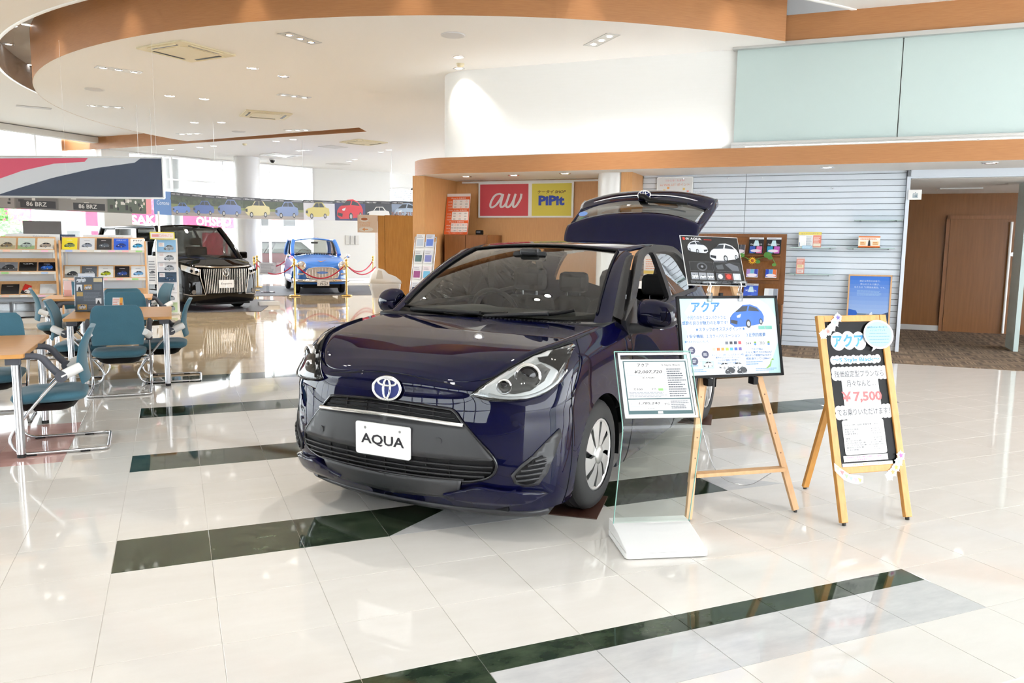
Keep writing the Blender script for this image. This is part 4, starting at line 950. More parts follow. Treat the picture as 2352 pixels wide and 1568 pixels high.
p.text('★スタッフのオススメポイント★', .10, .256, .022, DB, 3, w=.305)
p.text('1 安全機能', .045, .219, .020, DB, 3, w=.10); p.text('2 カラーバリエーション', .165, .219, .020, DB, 3, w=.205); p.text('3 圧倒的燃費', .41, .221, .022, DB, 3, w=.12)
p.text('選べるオプションいろいろ！', .028, .193, .012, DB, 3, w=.15)
p.car(.315, .275, .215, '#2f6fd0', 3)
for x, c_ in ((.49, '#7cc7b8'), (.535, '#7cc7b8')): p.rect(x, .262, x + .04, .305, '#f7fbfb', 3); p.rect(x, .262, x + .04, .281, c_, 4)
cl1 = ['#f4f5f7', '#eceef2', '#c9ccd2', '#6d7586', '#3b3a44', '#34435e', '#e2424c']; cl2 = ['#d2c6b0', '#f0793a', '#f2a33c', '#b9cf4e', '#48b2d8', '#3a63d2', '#6a58a8']
p.rect(.188, .178, .385, .200, '#e7eaf2', 3); p.rect(.188, .144, .385, .166, '#e7eaf2', 3)
for k in range(7): p.rect(.193 + k * .027, .181, .211 + k * .027, .197, cl1[k], 4); p.rect(.193 + k * .027, .147, .211 + k * .027, .163, cl2[k], 4)
for x, t_ in ((.40, '34.4'), (.485, '38.0')): p.rect(x, .172, x + .072, .204, '#f2f6fb', 3); p.text(t_, x + .004, .176, .017, '#5d6a78', 4, w=.03); p.ell(x + .06, .188, .008, .006, '#86b24c', 4); p.ell(x + .06, .178, .008, .006, '#5a94d8', 4)
for x, y in ((.067, .152), (.147, .128), (.08, .092)): p.ell(x, y, .021, .021, '#454a6a', 3, 24); p.lines(x - .012, y - .008, x + .012, y + .009, 3, '#e8ecf4', 4)
p.text('モノトーン：14色、フレックストーン4色', .188, .118, .011, DB, 3, w=.195); p.text('鮮やかなカラーバリエーション', .21, .103, .011, DB, 3, w=.15); p.text('1人1人の個性に合わせた', .225, .088, .011, DB, 3, w=.125); p.text('自分らしいカラーが選べる！', .22, .073, .011, DB, 3, w=.14)
p.text('カタログ値は…', .435, .145, .012, DB, 3, w=.08); p.text('なんと驚きの34.4km/L！', .395, .128, .012, DB, 3, w=.165); p.text('燃料タンク容量が36Lなので', .392, .110, .013, DB, 3, w=.165); p.text('燃料満タンで1238km！', .397, .092, .013, DB, 3, w=.15)
p.lines(.395, .062, .50, .086, 2, '#8ab4e2', 3); p.lines(.45, .028, .59, .046, 2, '#8ab4e2', 3); p.lines(.03, .06, .12, .075, 1, '#8ab4e2', 3); p.lines(.03, .03, .15, .05, 2, '#8ab4e2', 3); p.lines(.045, .115, .115, .128, 2, '#a9c6ea', 3); p.lines(.11, .088, .18, .105, 2, '#a9c6ea', 3)
p.rect(.125, .050, .195, .092, '#bfe0f2', 3); p.car(.13, .056, .058, '#e8eef4', 4)
for x, y, c_ in ((.225, .045, '#dfe3ea'), (.310, .045, '#dfe3ea'), (.26, .018, '#2d3038'), (.335, .018, '#2d3038')): p.car(x, y, .062, c_, 3)
p.poly([(.512, .040), (.53, .044), (.545, .052), (.552, .07), (.556, .09), (.549, .082), (.543, .066), (.528, .052)], '#92c86a', 3); p.poly([(.552, .092), (.566, .098), (.57, .088), (.558, .086)], '#92c86a', 3)
p.obj('print', PM, pm @ Matrix.Translation((0, 0, .001)))
# clips and the black catalogue poster they hold
CL = Vector((3.124, 3.286, 0)); R7 = Matrix.Rotation(math.radians(-7.97), 4, 'Z')
topz = .742 + PH * math.cos(math.radians(14)); topy = topz * TL_ - .024
for x, d in ((-.438, 'left'), (-.248, 'right')):
    cl_ = thing('clear_clip', 'clear plastic swivel clip gripping the ' + d + ' side of the black card above the framed poster', 'clip', CL + R7 @ Vector((x, topy, topz)), math.radians(-7.97), 'clear clips on the framed poster')
    B().box((-.014, -.014, -.03), (.014, .010, .02), .004).obj('lower_jaw', 'clear_plastic', cl_)
    B().tube([(0, 0, .018), (-.004, 0, .035), (.003, 0, .055), (-.006, .002, .075)], [.009, .011, .009, .011], 8).obj('joint', 'clear_plastic', cl_)
    B().box((-.045, -.006, .070), (.04, .008, .084), .003).obj('upper_jaw', 'clear_plastic', cl_)
B().box((-.375, topy - .006, topz - .004), (-.355, topy + .014, topz + .018), .003).obj('frame_clip', 'black', PM)
GP = thing('car_card', 'black glossy card showing white GR AQUA cars clipped above the framed poster', 'poster', (3.124, 3.286, 0), math.radians(-7.97))
gu = Vector((0, math.tan(math.radians(26)), 1)).normalized(); gm = plane_mtx(Vector((-.570, .274, 1.243)), (1, 0, -.025), gu); GW, GH = .362, .302
B().box((0, 0, -.004), (GW, GH, 0)).xf(gm).obj('board', 'white', GP)
p = Print(); p.rect(.003, .003, GW - .003, GH - .003, '#1d1e21', 0)
p.rect(.014, .274, .028, .290, '#e0392c', 2); p.text('GR', .032, .276, .012, '#e8e8ea', 2, bold=.02); p.text('AQUA', .062, .273, .017, '#f4f4f5', 2, w=.068, bold=.02); p.lines(.145, .276, .21, .283, 1, '#d8392c', 2)
p.car(.035, .195, .125, '#cfd2dc', 2, flip=True); p.car(.165, .150, .185, '#dfe2ea', 2)
p.rect(.030, .085, .172, .142, '#8d9096', 2); p.rect(.031, .086, .171, .141, '#26282c', 3); p.ell(.105, .112, .032, .025, '#5c5f66', 4); p.ell(.105, .112, .024, .018, '#222428', 5); p.ell(.105, .112, .008, .007, '#8c9098', 6)
p.rect(.180, .085, .345, .142, '#8d9096', 2); p.rect(.181, .086, .344, .141, '#2b2d31', 3); p.poly([(.25, .13), (.28, .138), (.33, .12), (.335, .09), (.29, .092)], '#6c7078', 4); p.poly([(.19, .12), (.235, .13), (.24, .10), (.2, .098)], '#55595f', 4)
for k in range(3): p.rect(.030 + k * .048, .034, .074 + k * .048, .076, '#9b9ea6', 2); p.car(.032 + k * .048, .042, .040, '#dfe2e8', 3, kind=k % 2)
for k, c_ in enumerate(('#4a4d55', '#7a2a26', '#c9ced2')): p.rect(.185 + k * .052, .034, .233 + k * .052, .076, '#9b9ea6', 2); p.rect(.186 + k * .052, .035, .232 + k * .052, .075, c_, 3); p.ell(.209 + k * .052, .055, .015, .015, '#d6d8dc' if k != 1 else '#e2483c', 4)
p.lines(.185, .144, .30, .15, 1, '#9094a0', 2); p.lines(.02, .012, .34, .027, 2, '#777b84', 2); p.obj('print', GP, gm @ Matrix.Translation((0, 0, .0006)), True)
# ================================================================ A-board
AB = thing('a_board_sign', 'wooden A-frame blackboard sign advertising a 7,500 yen monthly plan', 'sign', (3.202, 3.028, 0), math.radians(-7.95))
al = math.radians(16); tA = math.tan(al); AU = Vector((0, tA, 1)).normalized(); AH = 1.112; AWd = .445
am = plane_mtx((-.012, .004, .014), (1, 0, 0), AU)
for x in (0, AWd - .042): B().box((x, 0, -.012), (x + .042, AH, .014), .003).xf(am).obj('stile', 'board_wood', AB)
for y in (.252, AH - .036): B().box((.042, y, -.010), (AWd - .042, y + .036, .012), .003).xf(am).obj('rail', 'board_wood', AB)
B().box((.040, .28, -.004), (AWd - .040, AH - .03, .004)).xf(am).obj('blackboard', 'black', AB)
leg((.205, .612, .012), (.205, .30, 1.02), (.038, .022), 'board_wood', 'rear_leg', AB)
leg((.08, .330, .98), (.36, .330, .98), (.02, .03), 'board_wood', 'rear_rail', AB)
for q in ((.010, .0, 0), (.410, .0, 0), (.205, .612, 0)): B().cyl(q, (q[0], q[1] + .003, .016), .011, 10).obj('foot', 'rubber', AB)
def blob(pr_, pts, c, layer, r): 
    n = len(pts)
    for a, b in pts: pr_.ell(a, b, r, r, c, layer, 14)
p = Print(.0005, .0048); WH = '#f6f8fb'; SB = '#43a4ea'; GY = '#4c4e55'
for k in range(3): p.ell(.118 + k * .068, .968 + (k % 2) * .004, .046, .052, WH, 1)
p.text('アクア', .085, .934, .072, SB, 3, w=.20, bold=.035)
for k in range(12): p.ell(.075 + k * .026, .863 + (k % 2) * .004, .020, .024, WH, 1)
p.text('～S Style Black～', .068, .848, .028, SB, 3, w=.305, bold=.02)
for k in range(13): p.ell(.074 + k * .0265, .802, .022, .026, WH, 1); p.ell(.074 + k * .0265, .775, .022, .024, WH, 1)
p.rect(.066, .772, .40, .808, WH, 1); p.rect(.110, .52, .345, .80, WH, 1, .04)
p.text('残価設定型プランなら', .070, .768, .036, GY, 3, w=.315, bold=.006); p.text('月々なんと…', .140, .716, .035, GY, 3, w=.185, bold=.006)
p.text('￥7,500', .100, .626, .064, '#ee6f70', 3, w=.255, bold=.035)
for k in range(13): p.ell(.070 + k * .0265, .592, .023, .024, WH, 1); p.ell(.070 + k * .0265, .562, .023, .024, WH, 1)
p.text('でお乗りいただけます！', .060, .560, .037, GY, 3, w=.335, bold=.006)
p.rect(.080, .40 - .045, .345, .535, '#f9faf8', 2, .012)
p.rect(.080, .35, .345, .53, '#f9faf8', 2, .012)
rows = ['お支払回数…60回 実質年率…4.5%', None, '車両合計価格―――――￥2,007,720', '割賦元金―――――――￥1,507,720', '割賦手数料――――――￥226,830', None, '頭金――――――――――￥500,000', '初回お支払額―――――￥11,740', '2回目以降お支払額――￥7,500×48回', 'ボーナス月お支払額―￥100,000×10回', '最終月お支払額――――￥455,310', 'お支払総額――――――￥2,234,550']
for k, t_ in enumerate(rows):
    if t_: p.text(t_, .092, .505 - k * .0122, .0095, '#62666e', 4, w=.235 if k != 0 else .215)
p.rect(.064, .314, .345, .346, '#fbf7fa', 2); p.text('※保険料、税金（除く消費税）、登録料、', .085, .331, .011, '#ea7fab', 4, w=.235); p.text('リサイクル料金等諸費用は別途いただきます。', .070, .317, .011, '#ea7fab', 4, w=.27)
p.rect(.052, .272, .372, .306, '#fbfaf4', 2); p.text('ご不明な点や質問などございましたら', .10, .291, .011, '#e8a440', 4, w=.225); p.text('お気軽にお近くのスタッフまでお声掛けください', .062, .276, .011, '#e8a440', 4, w=.29)
p.obj('print', AB, am)
bu = Print(.0005, .016); bu.poly([(.325, .91), (.345, .945), (.36, .93)], WH, 1); bu.ell(.378, 1.0, .098, .082, WH, 1, 28); bu.poly([(.318, .905), (.35, .96), (.375, .935)], WH, 1); bu.ell(.378, 1.0, .088, .072, '#a9dcec', 2, 28)
for k, (w_, t_) in enumerate(((.13, '最終回お支払い時に選べる'), (.10, '＊3つのプラン＊'), (.12, None), (.14, None), (.13, None), (.12, None))):
    if t_: bu.text(t_, .378 - w_ / 2 - .004, 1.035 - k * .017, .011, '#5b7d92', 3, w=w_)
    else: bu.lines(.378 - w_ / 2, 1.035 - k * .017, .378 + w_ / 2, 1.044 - k * .017, 1, '#7ea6ba', 3, .05)
o = bu.obj('speech_bubble', AB, am); o['label'] = 'pale blue speech bubble sticker'
def star(pr_, x, y, r, c, layer, rot=0): pr_.poly([(x + (r if k % 2 == 0 else r * .45) * math.sin(rot + k * math.pi / 5), y + (r if k % 2 == 0 else r * .45) * math.cos(rot + k * math.pi / 5)) for k in range(10)], c, layer)
for nm, seq in (('star_sticker', [(.022, 1.005, '#f4ecc0'), (.055, 1.022, '#f08a80'), (.082, 1.045, '#f2cfe2'), (.105, 1.072, '#b4e2ea'), (.128, 1.098, '#7a6cc0')]), ('star_sticker', [(.330, .225, '#d4daea'), (.355, .245, '#f2b070'), (.380, .268, '#f0d850'), (.402, .298, '#b2e4c0'), (.420, .330, '#e86ab8')])):
    st2 = Print(.0005, .016)
    for x, y, c_ in seq: star(st2, x, y, .032, WH, 1); st2.ell(x, y, .023, .023, WH, 1, 12); star(st2, x, y, .017, c_, 2)
    st2.obj(nm, AB, am)
fg2 = Print(.0005, .016); fs2 = [(.012, .285), (.036, .262), (.060, .243), (.086, .229), (.114, .220), (.140, .216)]
fg2.poly([(-.006, .315), (.03, .285), (.08, .25), (.165, .235), (.16, .20), (.12, .195), (.08, .205), (.04, .225), (.01, .255), (-.008, .275)], WH, 1)
for (x, y), c_ in zip(fs2, ('#f2c8a0', '#f08a8a', '#a8d89a', '#a8dcea', '#f0b0c8', '#f0d878')): fg2.poly([(x - .012, y + .012), (x + .014, y + .004), (x, y - .016)], c_, 2)
fg2.obj('bunting_sticker', AB, am)
# ================================================================ right wall furnishings
def wallthing(name, label, cat, s, q, z=0, group=None, rot=0): return thing(name, label, cat, W(s, q, z), WALL_RZ + rot, group)
SHS = ((.596, 1.457, .62, 'clear glass shelf holding the white router box and yellow card'), (-.165, 1.457, .61, 'clear glass shelf under the orange calendar display box'), (-.238, 1.845, .61, 'empty clear glass shelf, highest on the slatted wall'), (.588, 1.075, .61, 'clear glass shelf holding one narrow red leaflet'))
for s, z, w_, lb in SHS:
    t = wallthing('glass_shelf', lb, 'shelf', s, 12.428, z, 'glass shelves on the slatted wall')
    B().box((0, -.24, -.008), (w_, -.003, 0), .001).obj('shelf_plate', 'glass_shelf', t)
    for x in (.08, w_ - .08): B().box((x - .008, -.20, -.022), (x + .008, -.001, -.0085)).obj('bracket', 'clear_plastic', t)
def card(name, label, cat, s, q, z, w_, h_, draw, group=None, lean=0, th=.004, rot=0, gloss=False, back='paper_white'):
    t = wallthing(name, label, cat, s, q, z, group, rot); m = plane_mtx((0, 0, 0), (1, 0, 0), (0, math.sin(lean), math.cos(lean)))
    B().box((0, 0, -th), (w_, h_, 0)).xf(m).obj('sheet', back, t); p = Print(); draw(p, w_, h_); p.obj('print', t, m, gloss); return t
def d_router(p, w, h):
    p.rect(0, 0, w, h, '#f1f3f6', 0); p.rect(0, h * .8, w, h, '#efdc72', 1); p.text('auスマートポート', w * .12, h * .85, h * .09, '#7a8890', 2, w=w * .74)
    p.lines(w * .34, h * .1, w * .6, h * .74, 6, '#c8d0d8', 2); p.rect(w * .64, 0, w, h * .78, '#ee8f7c', 1); p.lines(w * .67, h * .3, w * .97, h * .7, 5, '#fff4ee', 2); p.rect(w * .66, h * .06, w * .98, h * .26, '#fbeeda', 2)
card('shop_card', 'white card with yellow heading on the clear glass shelf', 'card', .49, 12.33, 1.4578, .31, .22, d_router, lean=.08)
t = wallthing('router_box', 'white rounded router box standing before the yellow-headed card', 'box', .485, 12.27, 1.4575)
B().box((0, 0, 0), (.10, .045, .165), .012).obj('body', 'white_gloss', t); p = Print(); p.rect(.012, .02, .02, .07, '#5a7ab0', 0); p.obj('print', t, UPRIGHT((0, 0, 0)))
card('price_tag', 'small pale blue tag on the edge of the router shelf', 'tag', .43, 12.182, 1.437, .14, .045, lambda p, w, h: (p.rect(0, 0, w, h, '#a6d4f2', 0, .01), p.lines(.015, .008, w - .015, h - .008, 2, '#e8f5fc', 1)))
def d_red(p, w, h):
    p.rect(0, 0, w, h, '#f0a090', 0); p.rect(0, h * .9, w, h, '#f2dede', 1); p.lines(w * .12, h * .62, w * .88, h * .86, 3, '#fbe8e4', 1); p.rect(w * .1, h * .36, w * .9, h * .56, '#fbeccb', 1); p.rect(w * .1, h * .06, w * .9, h * .3, '#fdf3f0', 1); p.lines(w * .15, h * .1, w * .85, h * .28, 2, '#e08a80', 2); p.lines(w * .15, h * .4, w * .85, h * .54, 2, '#d0a85a', 2)
card('leaflet', 'narrow red leaflet standing alone on the lowest glass shelf', 'leaflet', .50, 12.33, 1.0755, .112, .235, d_red, lean=.06)
t = wallthing('calendar_box', 'orange and white display box stacked with calendars on glass shelf', 'box', -.31, 12.21, 1.4575)
B().box((0, 0, 0), (.275, .17, .165), .004).obj('box_body', 'white', t); B().box((-.012, -.004, 0), (.288, .176, .012), .003).obj('tray', 'clear_plastic', t)
p = Print(); p.rect(0, 0, .275, .165, '#fbf1e4', 0); p.rect(0, .145, .275, .165, '#f08a4a', 1); p.rect(0, 0, .275, .03, '#ee7a30', 1); p.rect(.01, .10, .265, .14, '#fdf8f0', 1); p.lines(.02, .11, .25, .138, 2, '#e98a4e', 2)
p.poly([(.12, .03), (.155, .03), (.15, .085), (.145, .11), (.13, .11), (.125, .085)], '#303034', 3); p.ell(.1375, .117, .009, .011, '#d8a888', 3)
for x in (.02, .18): p.rect(x, .04, x + .075, .09, '#f7d7a0', 2); p.lines(x + .005, .045, x + .07, .085, 2, '#d06a3a', 3)
p.obj('print', t, UPRIGHT((0, 0, 0)))
# framed blue poster leaning on the slats
t = wallthing('framed_picture', 'blue road poster in a light wooden frame leaning on the slatted wall', 'picture', -.215, 12.28, 0)
m = plane_mtx((0, 0, .235), (1, 0, 0), (0, .11, 1)); FW, FH = .565, .85; f_ = B()
for a, b in (((0, 0), (FW, .02)), ((0, FH - .02), (FW, FH)), ((0, 0), (.02, FH)), ((FW - .02, 0), (FW, FH))): f_.box((*a, -.012), (*b, .010))
f_.xf(m).obj('frame', 'pine', t); B().box((.01, .01, -.01), (FW - .01, FH - .01, 0)).xf(m).obj('backing', 'paper_white', t)
box('foot', (.05, -.02, 0), (FW - .05, .06, .236), 'pine', t)
p = Print()
for k in range(14):
    a = k / 13; c = [(.05, .22, .78), (.16, .38, .86), (.42, .60, .90)][0 if a < .01 else 0]; y0 = .02 + (FH - .04) * (1 - (k + 1) / 14)
    mixc = tuple((1 - a) * u + a * v for u, v in zip((.04, .20, .74), (.50, .66, .88))); p.rect(.02, y0, FW - .02, y0 + (FH - .04) / 14 + .001, mixc, 0)
for k, tx in enumerate(('適正な表示のお店で、', '安心のクルマ選び。', '私たちは「公取協会員店」です。')): p.text(tx, FW / 2, FH - .10 - k * .045, .026, '#dbe8f8', 2, al='c', w=(.27, .25, .40)[k])
p.lines(.12, FH - .30, .44, FH - .22, 5, '#9cc0ea', 2)
p.poly([(.02, .30), (FW - .02, .30), (FW - .02, .02), (.02, .02)], '#6a7f96', 1); p.poly([(.10, .02), (.50, .02), (.31, .30), (.26, .30)], '#8b96a4', 2); p.poly([(.02, .16), (.10, .22), (.14, .30), (.12, .34), (.02, .36)], '#1f63c8', 3)
p.poly([(.27, .20), (.30, .30), (.33, .33), (.34, .28), (.36, .24), (.32, .19)], '#e8f0f8', 3); p.poly([(.42, .2), (.46, .30), (.54, .33), (.54, .2)], '#30486a', 3); p.obj('print', t, m)
# framed white points poster high on the slats
t = wallthing('points_poster', 'white rounded poster frame reading points, high on the slatted wall', 'poster', 2.60, 12.42, 2.12)
B().prism(rrect(0, 0, .555, .385, .03), -.016, -.002, 'y').obj('frame', 'alu', t)
p = Print(); p.poly(rrect(.014, .014, .541, .371, .02), '#eef0f2', 0); p.text('つかえる！たまる！', .277, .315, .028, '#ee8a94', 1, al='c', w=.30); p.text('au WALLET ポイント', .05, .245, .042, '#f0a58a', 1, w=.45)
for x, y, c_ in ((.10, .16, '#f2cf7a'), (.16, .2, '#f0b06a'), (.40, .18, '#f2cf7a'), (.46, .14, '#ef9a8a')): p.rect(x, y, x + .035, y + .035, c_, 1)
p.obj('print', t, UPRIGHT((0, -.016, 0)))
# lift sign on the opening's jamb
t = wallthing('lift_sign', 'small white sign with lift symbol projecting from the opening jamb', 'sign', -.905, 12.35, 2.125)
B().box((0, 0, 0), (.165, .006, .135), .002).obj('plate', 'white', t); p = Print(); p.rect(.055, .025, .12, .085, '#7c98a4', 1, .006); p.rect(.061, .031, .114, .079, '#eef2f4', 2)
for x in (.072, .0875, .103): p.ell(x, .068, .0055, .0055, '#6c8894', 3); p.rect(x - .006, .035, x + .006, .060, '#6c8894', 3)
p.poly([(.08, .092), (.095, .092), (.0875, .104)], '#6c8894', 2); p.obj('print', t, UPRIGHT())
# brown phone-brochure rack
RK = wallthing('brochure_rack', 'brown wooden wall rack with sloping shelves of phone brochures', 'rack', 2.143, 12.30, 0)
box('back_panel', (0, .08, 0), (1.49, .12, 1.645), 'brown_wood', RK)
for x in (0, 1.47): box('side_panel', (x, -.10, 0), (x + .02, .10, .62), 'brown_wood', RK)
for z in (1.31, .965, .63):
    m = plane_mtx((.06, -.085, z), (1, 0, 0), (0, .14, .30)); b = B(); b.box((0, 0, -.012), (1.36, .31, 0)); b.box((0, 0, 0), (1.36, .012, .035)); b.xf(m).obj('sloping_shelf', 'brown_wood', RK)
box('base_cabinet', (0, -.12, 0), (1.49, .08, .34), 'brown_wood', RK)
def d_phone(a, b, c, lab=None):
    def f(p, w, h):
        p.rect(0, 0, w, h, a, 0); p.rect(0, h * .88, w, h, '#e6e8ee', 1); p.lines(w * .1, h * .9, w * .7, h * .97, 1, '#9a9aa4', 2)
        p.poly([(w * .3, h * .48), (w * .4, h * .82), (w * .62, h * .82), (w * .72, h * .48)], '#cfeef6', 1); p.text(lab or 'Galaxy', w * .1, h * .5, h * .13, '#f0f2fa', 2, w=w * .8)
        p.rect(w * .08, h * .04, w * .46, h * .46, b, 2, w * .04); p.rect(w * .54, h * .04, w * .92, h * .46, c, 2, w * .04); p.ell(w * .5, h * .18, w * .36, h * .09, '#f2e4f2', 4)
    return f
def d_phones(cs):
    def f(p, w, h):
        n = len(cs); p.rect(0, 0, w, h, '#e4dfe8', 0)
        for k, c in enumerate(cs): p.rect(w * (k / n), h * .1, w * ((k + 1) / n) - .004, h, c, 1, .008)
        p.ell(w * .5, h * .28, w * .45, h * .18, '#f4e6f0', 3)
    return f
ph = [('phone_brochure', 'black phone brochure with blue and pink phones, next to the rack edge', .72, 1.335, .205, .26, d_phone('#1a1c22', '#2c9cc8', '#c860c0', 'Galaxy S10+')),
      ('phone_brochure', 'black phone brochure left of the one at the rack edge', .965, 1.335, .205, .26, d_phone('#1a1c22', '#3a62c8', '#e07ab0', 'Galaxy S10')),
      ('phone_brochure', 'dark phone card half hidden behind the black car card', 1.22, 1.335, .12, .14, d_phones(('#2a2c34', '#50525c'))),
      ('phone_brochure', 'lilac and blue phone card on the middle shelf of the brown rack', 1.02, .99, .165, .13, d_phones(('#b090d8', '#78c0e0', '#4450c0'))),
      ('phone_brochure', 'orange and blue phone card on the middle shelf of the brown rack', .76, .99, .155, .13, d_phones(('#2850c8', '#58a0e0', '#f08048'))),
      ('phone_brochure', 'plain blue phone brochure on the lowest rack shelf', 1.01, .655, .205, .26, d_phone('#3a5fd0', '#3a5fd0', '#4a70dc', 'Xperia')),
      ('phone_brochure', 'white phone brochure on the lowest rack shelf near its edge', .73, .655, .19, .19, d_phones(('#e8ecf0', '#d0d8e2', '#98a0b0')))]
for nm, lb, s, z, w_, h_, dr_ in ph:
    card(nm, lb, 'brochure', s + w_, 12.185, z + .02, w_, h_, dr_, 'phone brochures on the brown rack', lean=.42, th=.003)
G_ = wallthing('sunflower_garland', 'artificial sunflower and leaf garland hanging along the brown rack', 'garland', 1.36, 12.16, 1.30)
B().tube(smooth_path([(0, 0, 0), (.12, 0, .01), (.24, 0, -.04), (.36, 0, -.01), (.5, 0, .02), (.58, 0, -.08)], 5), .005, 5).obj('vine', 'leaf', G_)
yel = mat('petal', (.85, .48, .02), .7)
for x, z in ((.05, 0), (.26, -.045)):
    fl_ = empty('flower', (x, -.02, z)); fl_.parent = G_; b = B()
    for k in range(12):
        a = 2 * math.pi * k / 12; c_, s_ = math.cos(a), math.sin(a); b.add([(.018 * c_ - .012 * s_, 0, .018 * s_ + .012 * c_), (.018 * c_ + .012 * s_, 0, .018 * s_ - .012 * c_), (.062 * c_, -.008, .062 * s_)], [(0, 1, 2)])
    b.obj('petals', yel, fl_); B().lathe([(.001, -.012), (.02, -.01), (.024, 0)], 12, axis='y').obj('flower_head', mat('flower_head', (.35, .09, .02), .8), fl_)
for x, z, r in ((.10, .03, .04), (.33, -.06, .035), (.46, .04, .055), (.56, -.10, .03), (.50, 0, .035)):
    B().prism([(x + r * math.cos(a) * (1.2 if math.cos(a) > 0 else .9), z + r * .8 * math.sin(a)) for a in np.linspace(0, 2 * math.pi, 11)[:-1]], -.008, -.004, 'y').obj('leaf', 'leaf', G_)
# ================================================================ phone booth bay
t = wallthing('shop_sign', 'white framed sign with red au panel and yellow PiPit panel', 'sign', 5.78, 12.77, 1.90)
B().box((0, -.03, 0), (1.73, -.002, .595), .006).obj('panel', 'white', t)
p = Print(.0006, .001); p.rect(.035, .03, .93, .565, '#e0505a', 1); p.rect(.995, .03, 1.695, .565, '#ecdc58', 1)
# script au lettering drawn as stroked curves
def stroke(p, pts, w0, w1, c, layer, n=8):
    P_ = crom(np.array(pts), n); L_ = []; R_ = []
    for i in range(len(P_)):
        d = P_[min(i + 1, len(P_) - 1)] - P_[max(i - 1, 0)]; d = d / (np.linalg.norm(d) + 1e-9); nn = np.array([-d[1], d[0]]); ww = (w0 + (w1 - w0) * abs(math.sin(math.atan2(d[1], d[0])))) / 2
        L_.append(P_[i] + nn * ww); R_.append(P_[i] - nn * ww)
    for i in range(len(P_) - 1): p.poly([L_[i], R_[i], R_[i + 1], L_[i + 1]], c, layer)
LW = '#f4ecee'
stroke(p, [(.455, .375), (.40, .405), (.31, .37), (.245, .27), (.23, .20), (.26, .175), (.33, .21), (.40, .29), (.455, .375)], .028, .040, LW, 2)
stroke(p, [(.47, .40), (.44, .30), (.42, .21), (.44, .18), (.49, .20), (.53, .25)], .028, .042, LW, 3)
stroke(p, [(.585, .40), (.55, .30), (.525, .22), (.545, .178), (.60, .20), (.66, .29), (.70, .40)], .028, .042, LW, 4)
stroke(p, [(.70, .40), (.665, .28), (.655, .20), (.68, .178), (.73, .22), (.79, .32), (.805, .40)], .026, .040, LW, 5)
p.text('ケータイ SHOP', 1.345, .40, .055, '#5a3a2a', 2, w=.50, al='c', bold=.02, shear=.25); p.text('PiPit', 1.345, .20, .165, '#3550c0', 2, w=.46, al='c', bold=.05)
p.obj('print', t, UPRIGHT((0, -.03, 0)))
for x in (.3, 1.1, 1.25): B().cyl((x, -.012, .595), (x, -.012, .64), .004, 6).obj('hanger', 'steel', t)
CB = wallthing('booth_cabinet', 'reddish brown wooden cabinet in the corner of the orange bay', 'cabinet', 6.13, 12.12, 0)
B().box((0, .02, 0), (.80, .62, 1.60), .004).obj('body', 'brown_wood', CB)
for x0, x1 in ((.01, .395), (.405, .79)): B().box((x0, 0, .06), (x1, .019, 1.585), .003).obj('door', 'brown_wood', CB)
def d_stock(p, w, h):
    p.rect(0, 0, w, h, '#ee6a3a', 0); p.rect(0, h * .93, w, h, '#f0e6e4', 1)
    for k, (tt, y) in enumerate((('iPhone Xs 在庫状況', .87), ('iPhone Xs Max 在庫状況', .575), ('iPhone Xr 在庫状況', .29))):
        p.text(tt, w * .5, h * y, h * .035, '#fbe6de', 2, w=w * (.62 if k != 1 else .78), al='c', bold=.01); y1 = h * (y - .015); y0 = y1 - h * .215; p.rect(w * .27, y0, w * .97, y1, '#f7efec', 2, .01)
        for r in range(3): p.text(('64GB', '256GB', '512GB')[r], w * .07, y1 - h * (.075 + r * .07), h * .034, '#fbdfd4', 2, w=w * .17)
        nc = 3 if k < 2 else 6
        for r in range(3):
            for c in range(nc):
                cx, cy = w * (.27 + .7 * (c + .5) / nc), y1 - h * (.045 + r * .068)
                if (r + c * 2 + k) % 4 == 0: p.ell(cx, cy, .016, .016, '#f09a90', 3); p.ell(cx, cy, .011, .011, '#f7efec', 4)
                else: p.lines(cx - w * .05, cy - h * .02, cx + w * .05, cy + h * .018, 2, '#8a8688', 3, 0)
    p.text('詳しくは当店スタッフまで！', w * .5, h * .02, h * .03, '#fbe6de', 2, w=w * .6, al='c')
card('stock_poster', 'tall orange phone stock poster standing on the brown cabinet', 'poster', 6.20, 12.26, 1.602, .44, .70, d_stock, lean=.18, th=.008, gloss=True)
t = wallthing('card_reader', 'small dark box lying on the brown cabinet beside the orange poster', 'box', 5.63, 12.30, 1.602); B().box((0, 0, 0), (.115, .09, .075), .012).obj('body', 'black', t); B().box((.02, -.002, .03), (.09, .002, .055)).obj('screen', 'grey_arm', t)
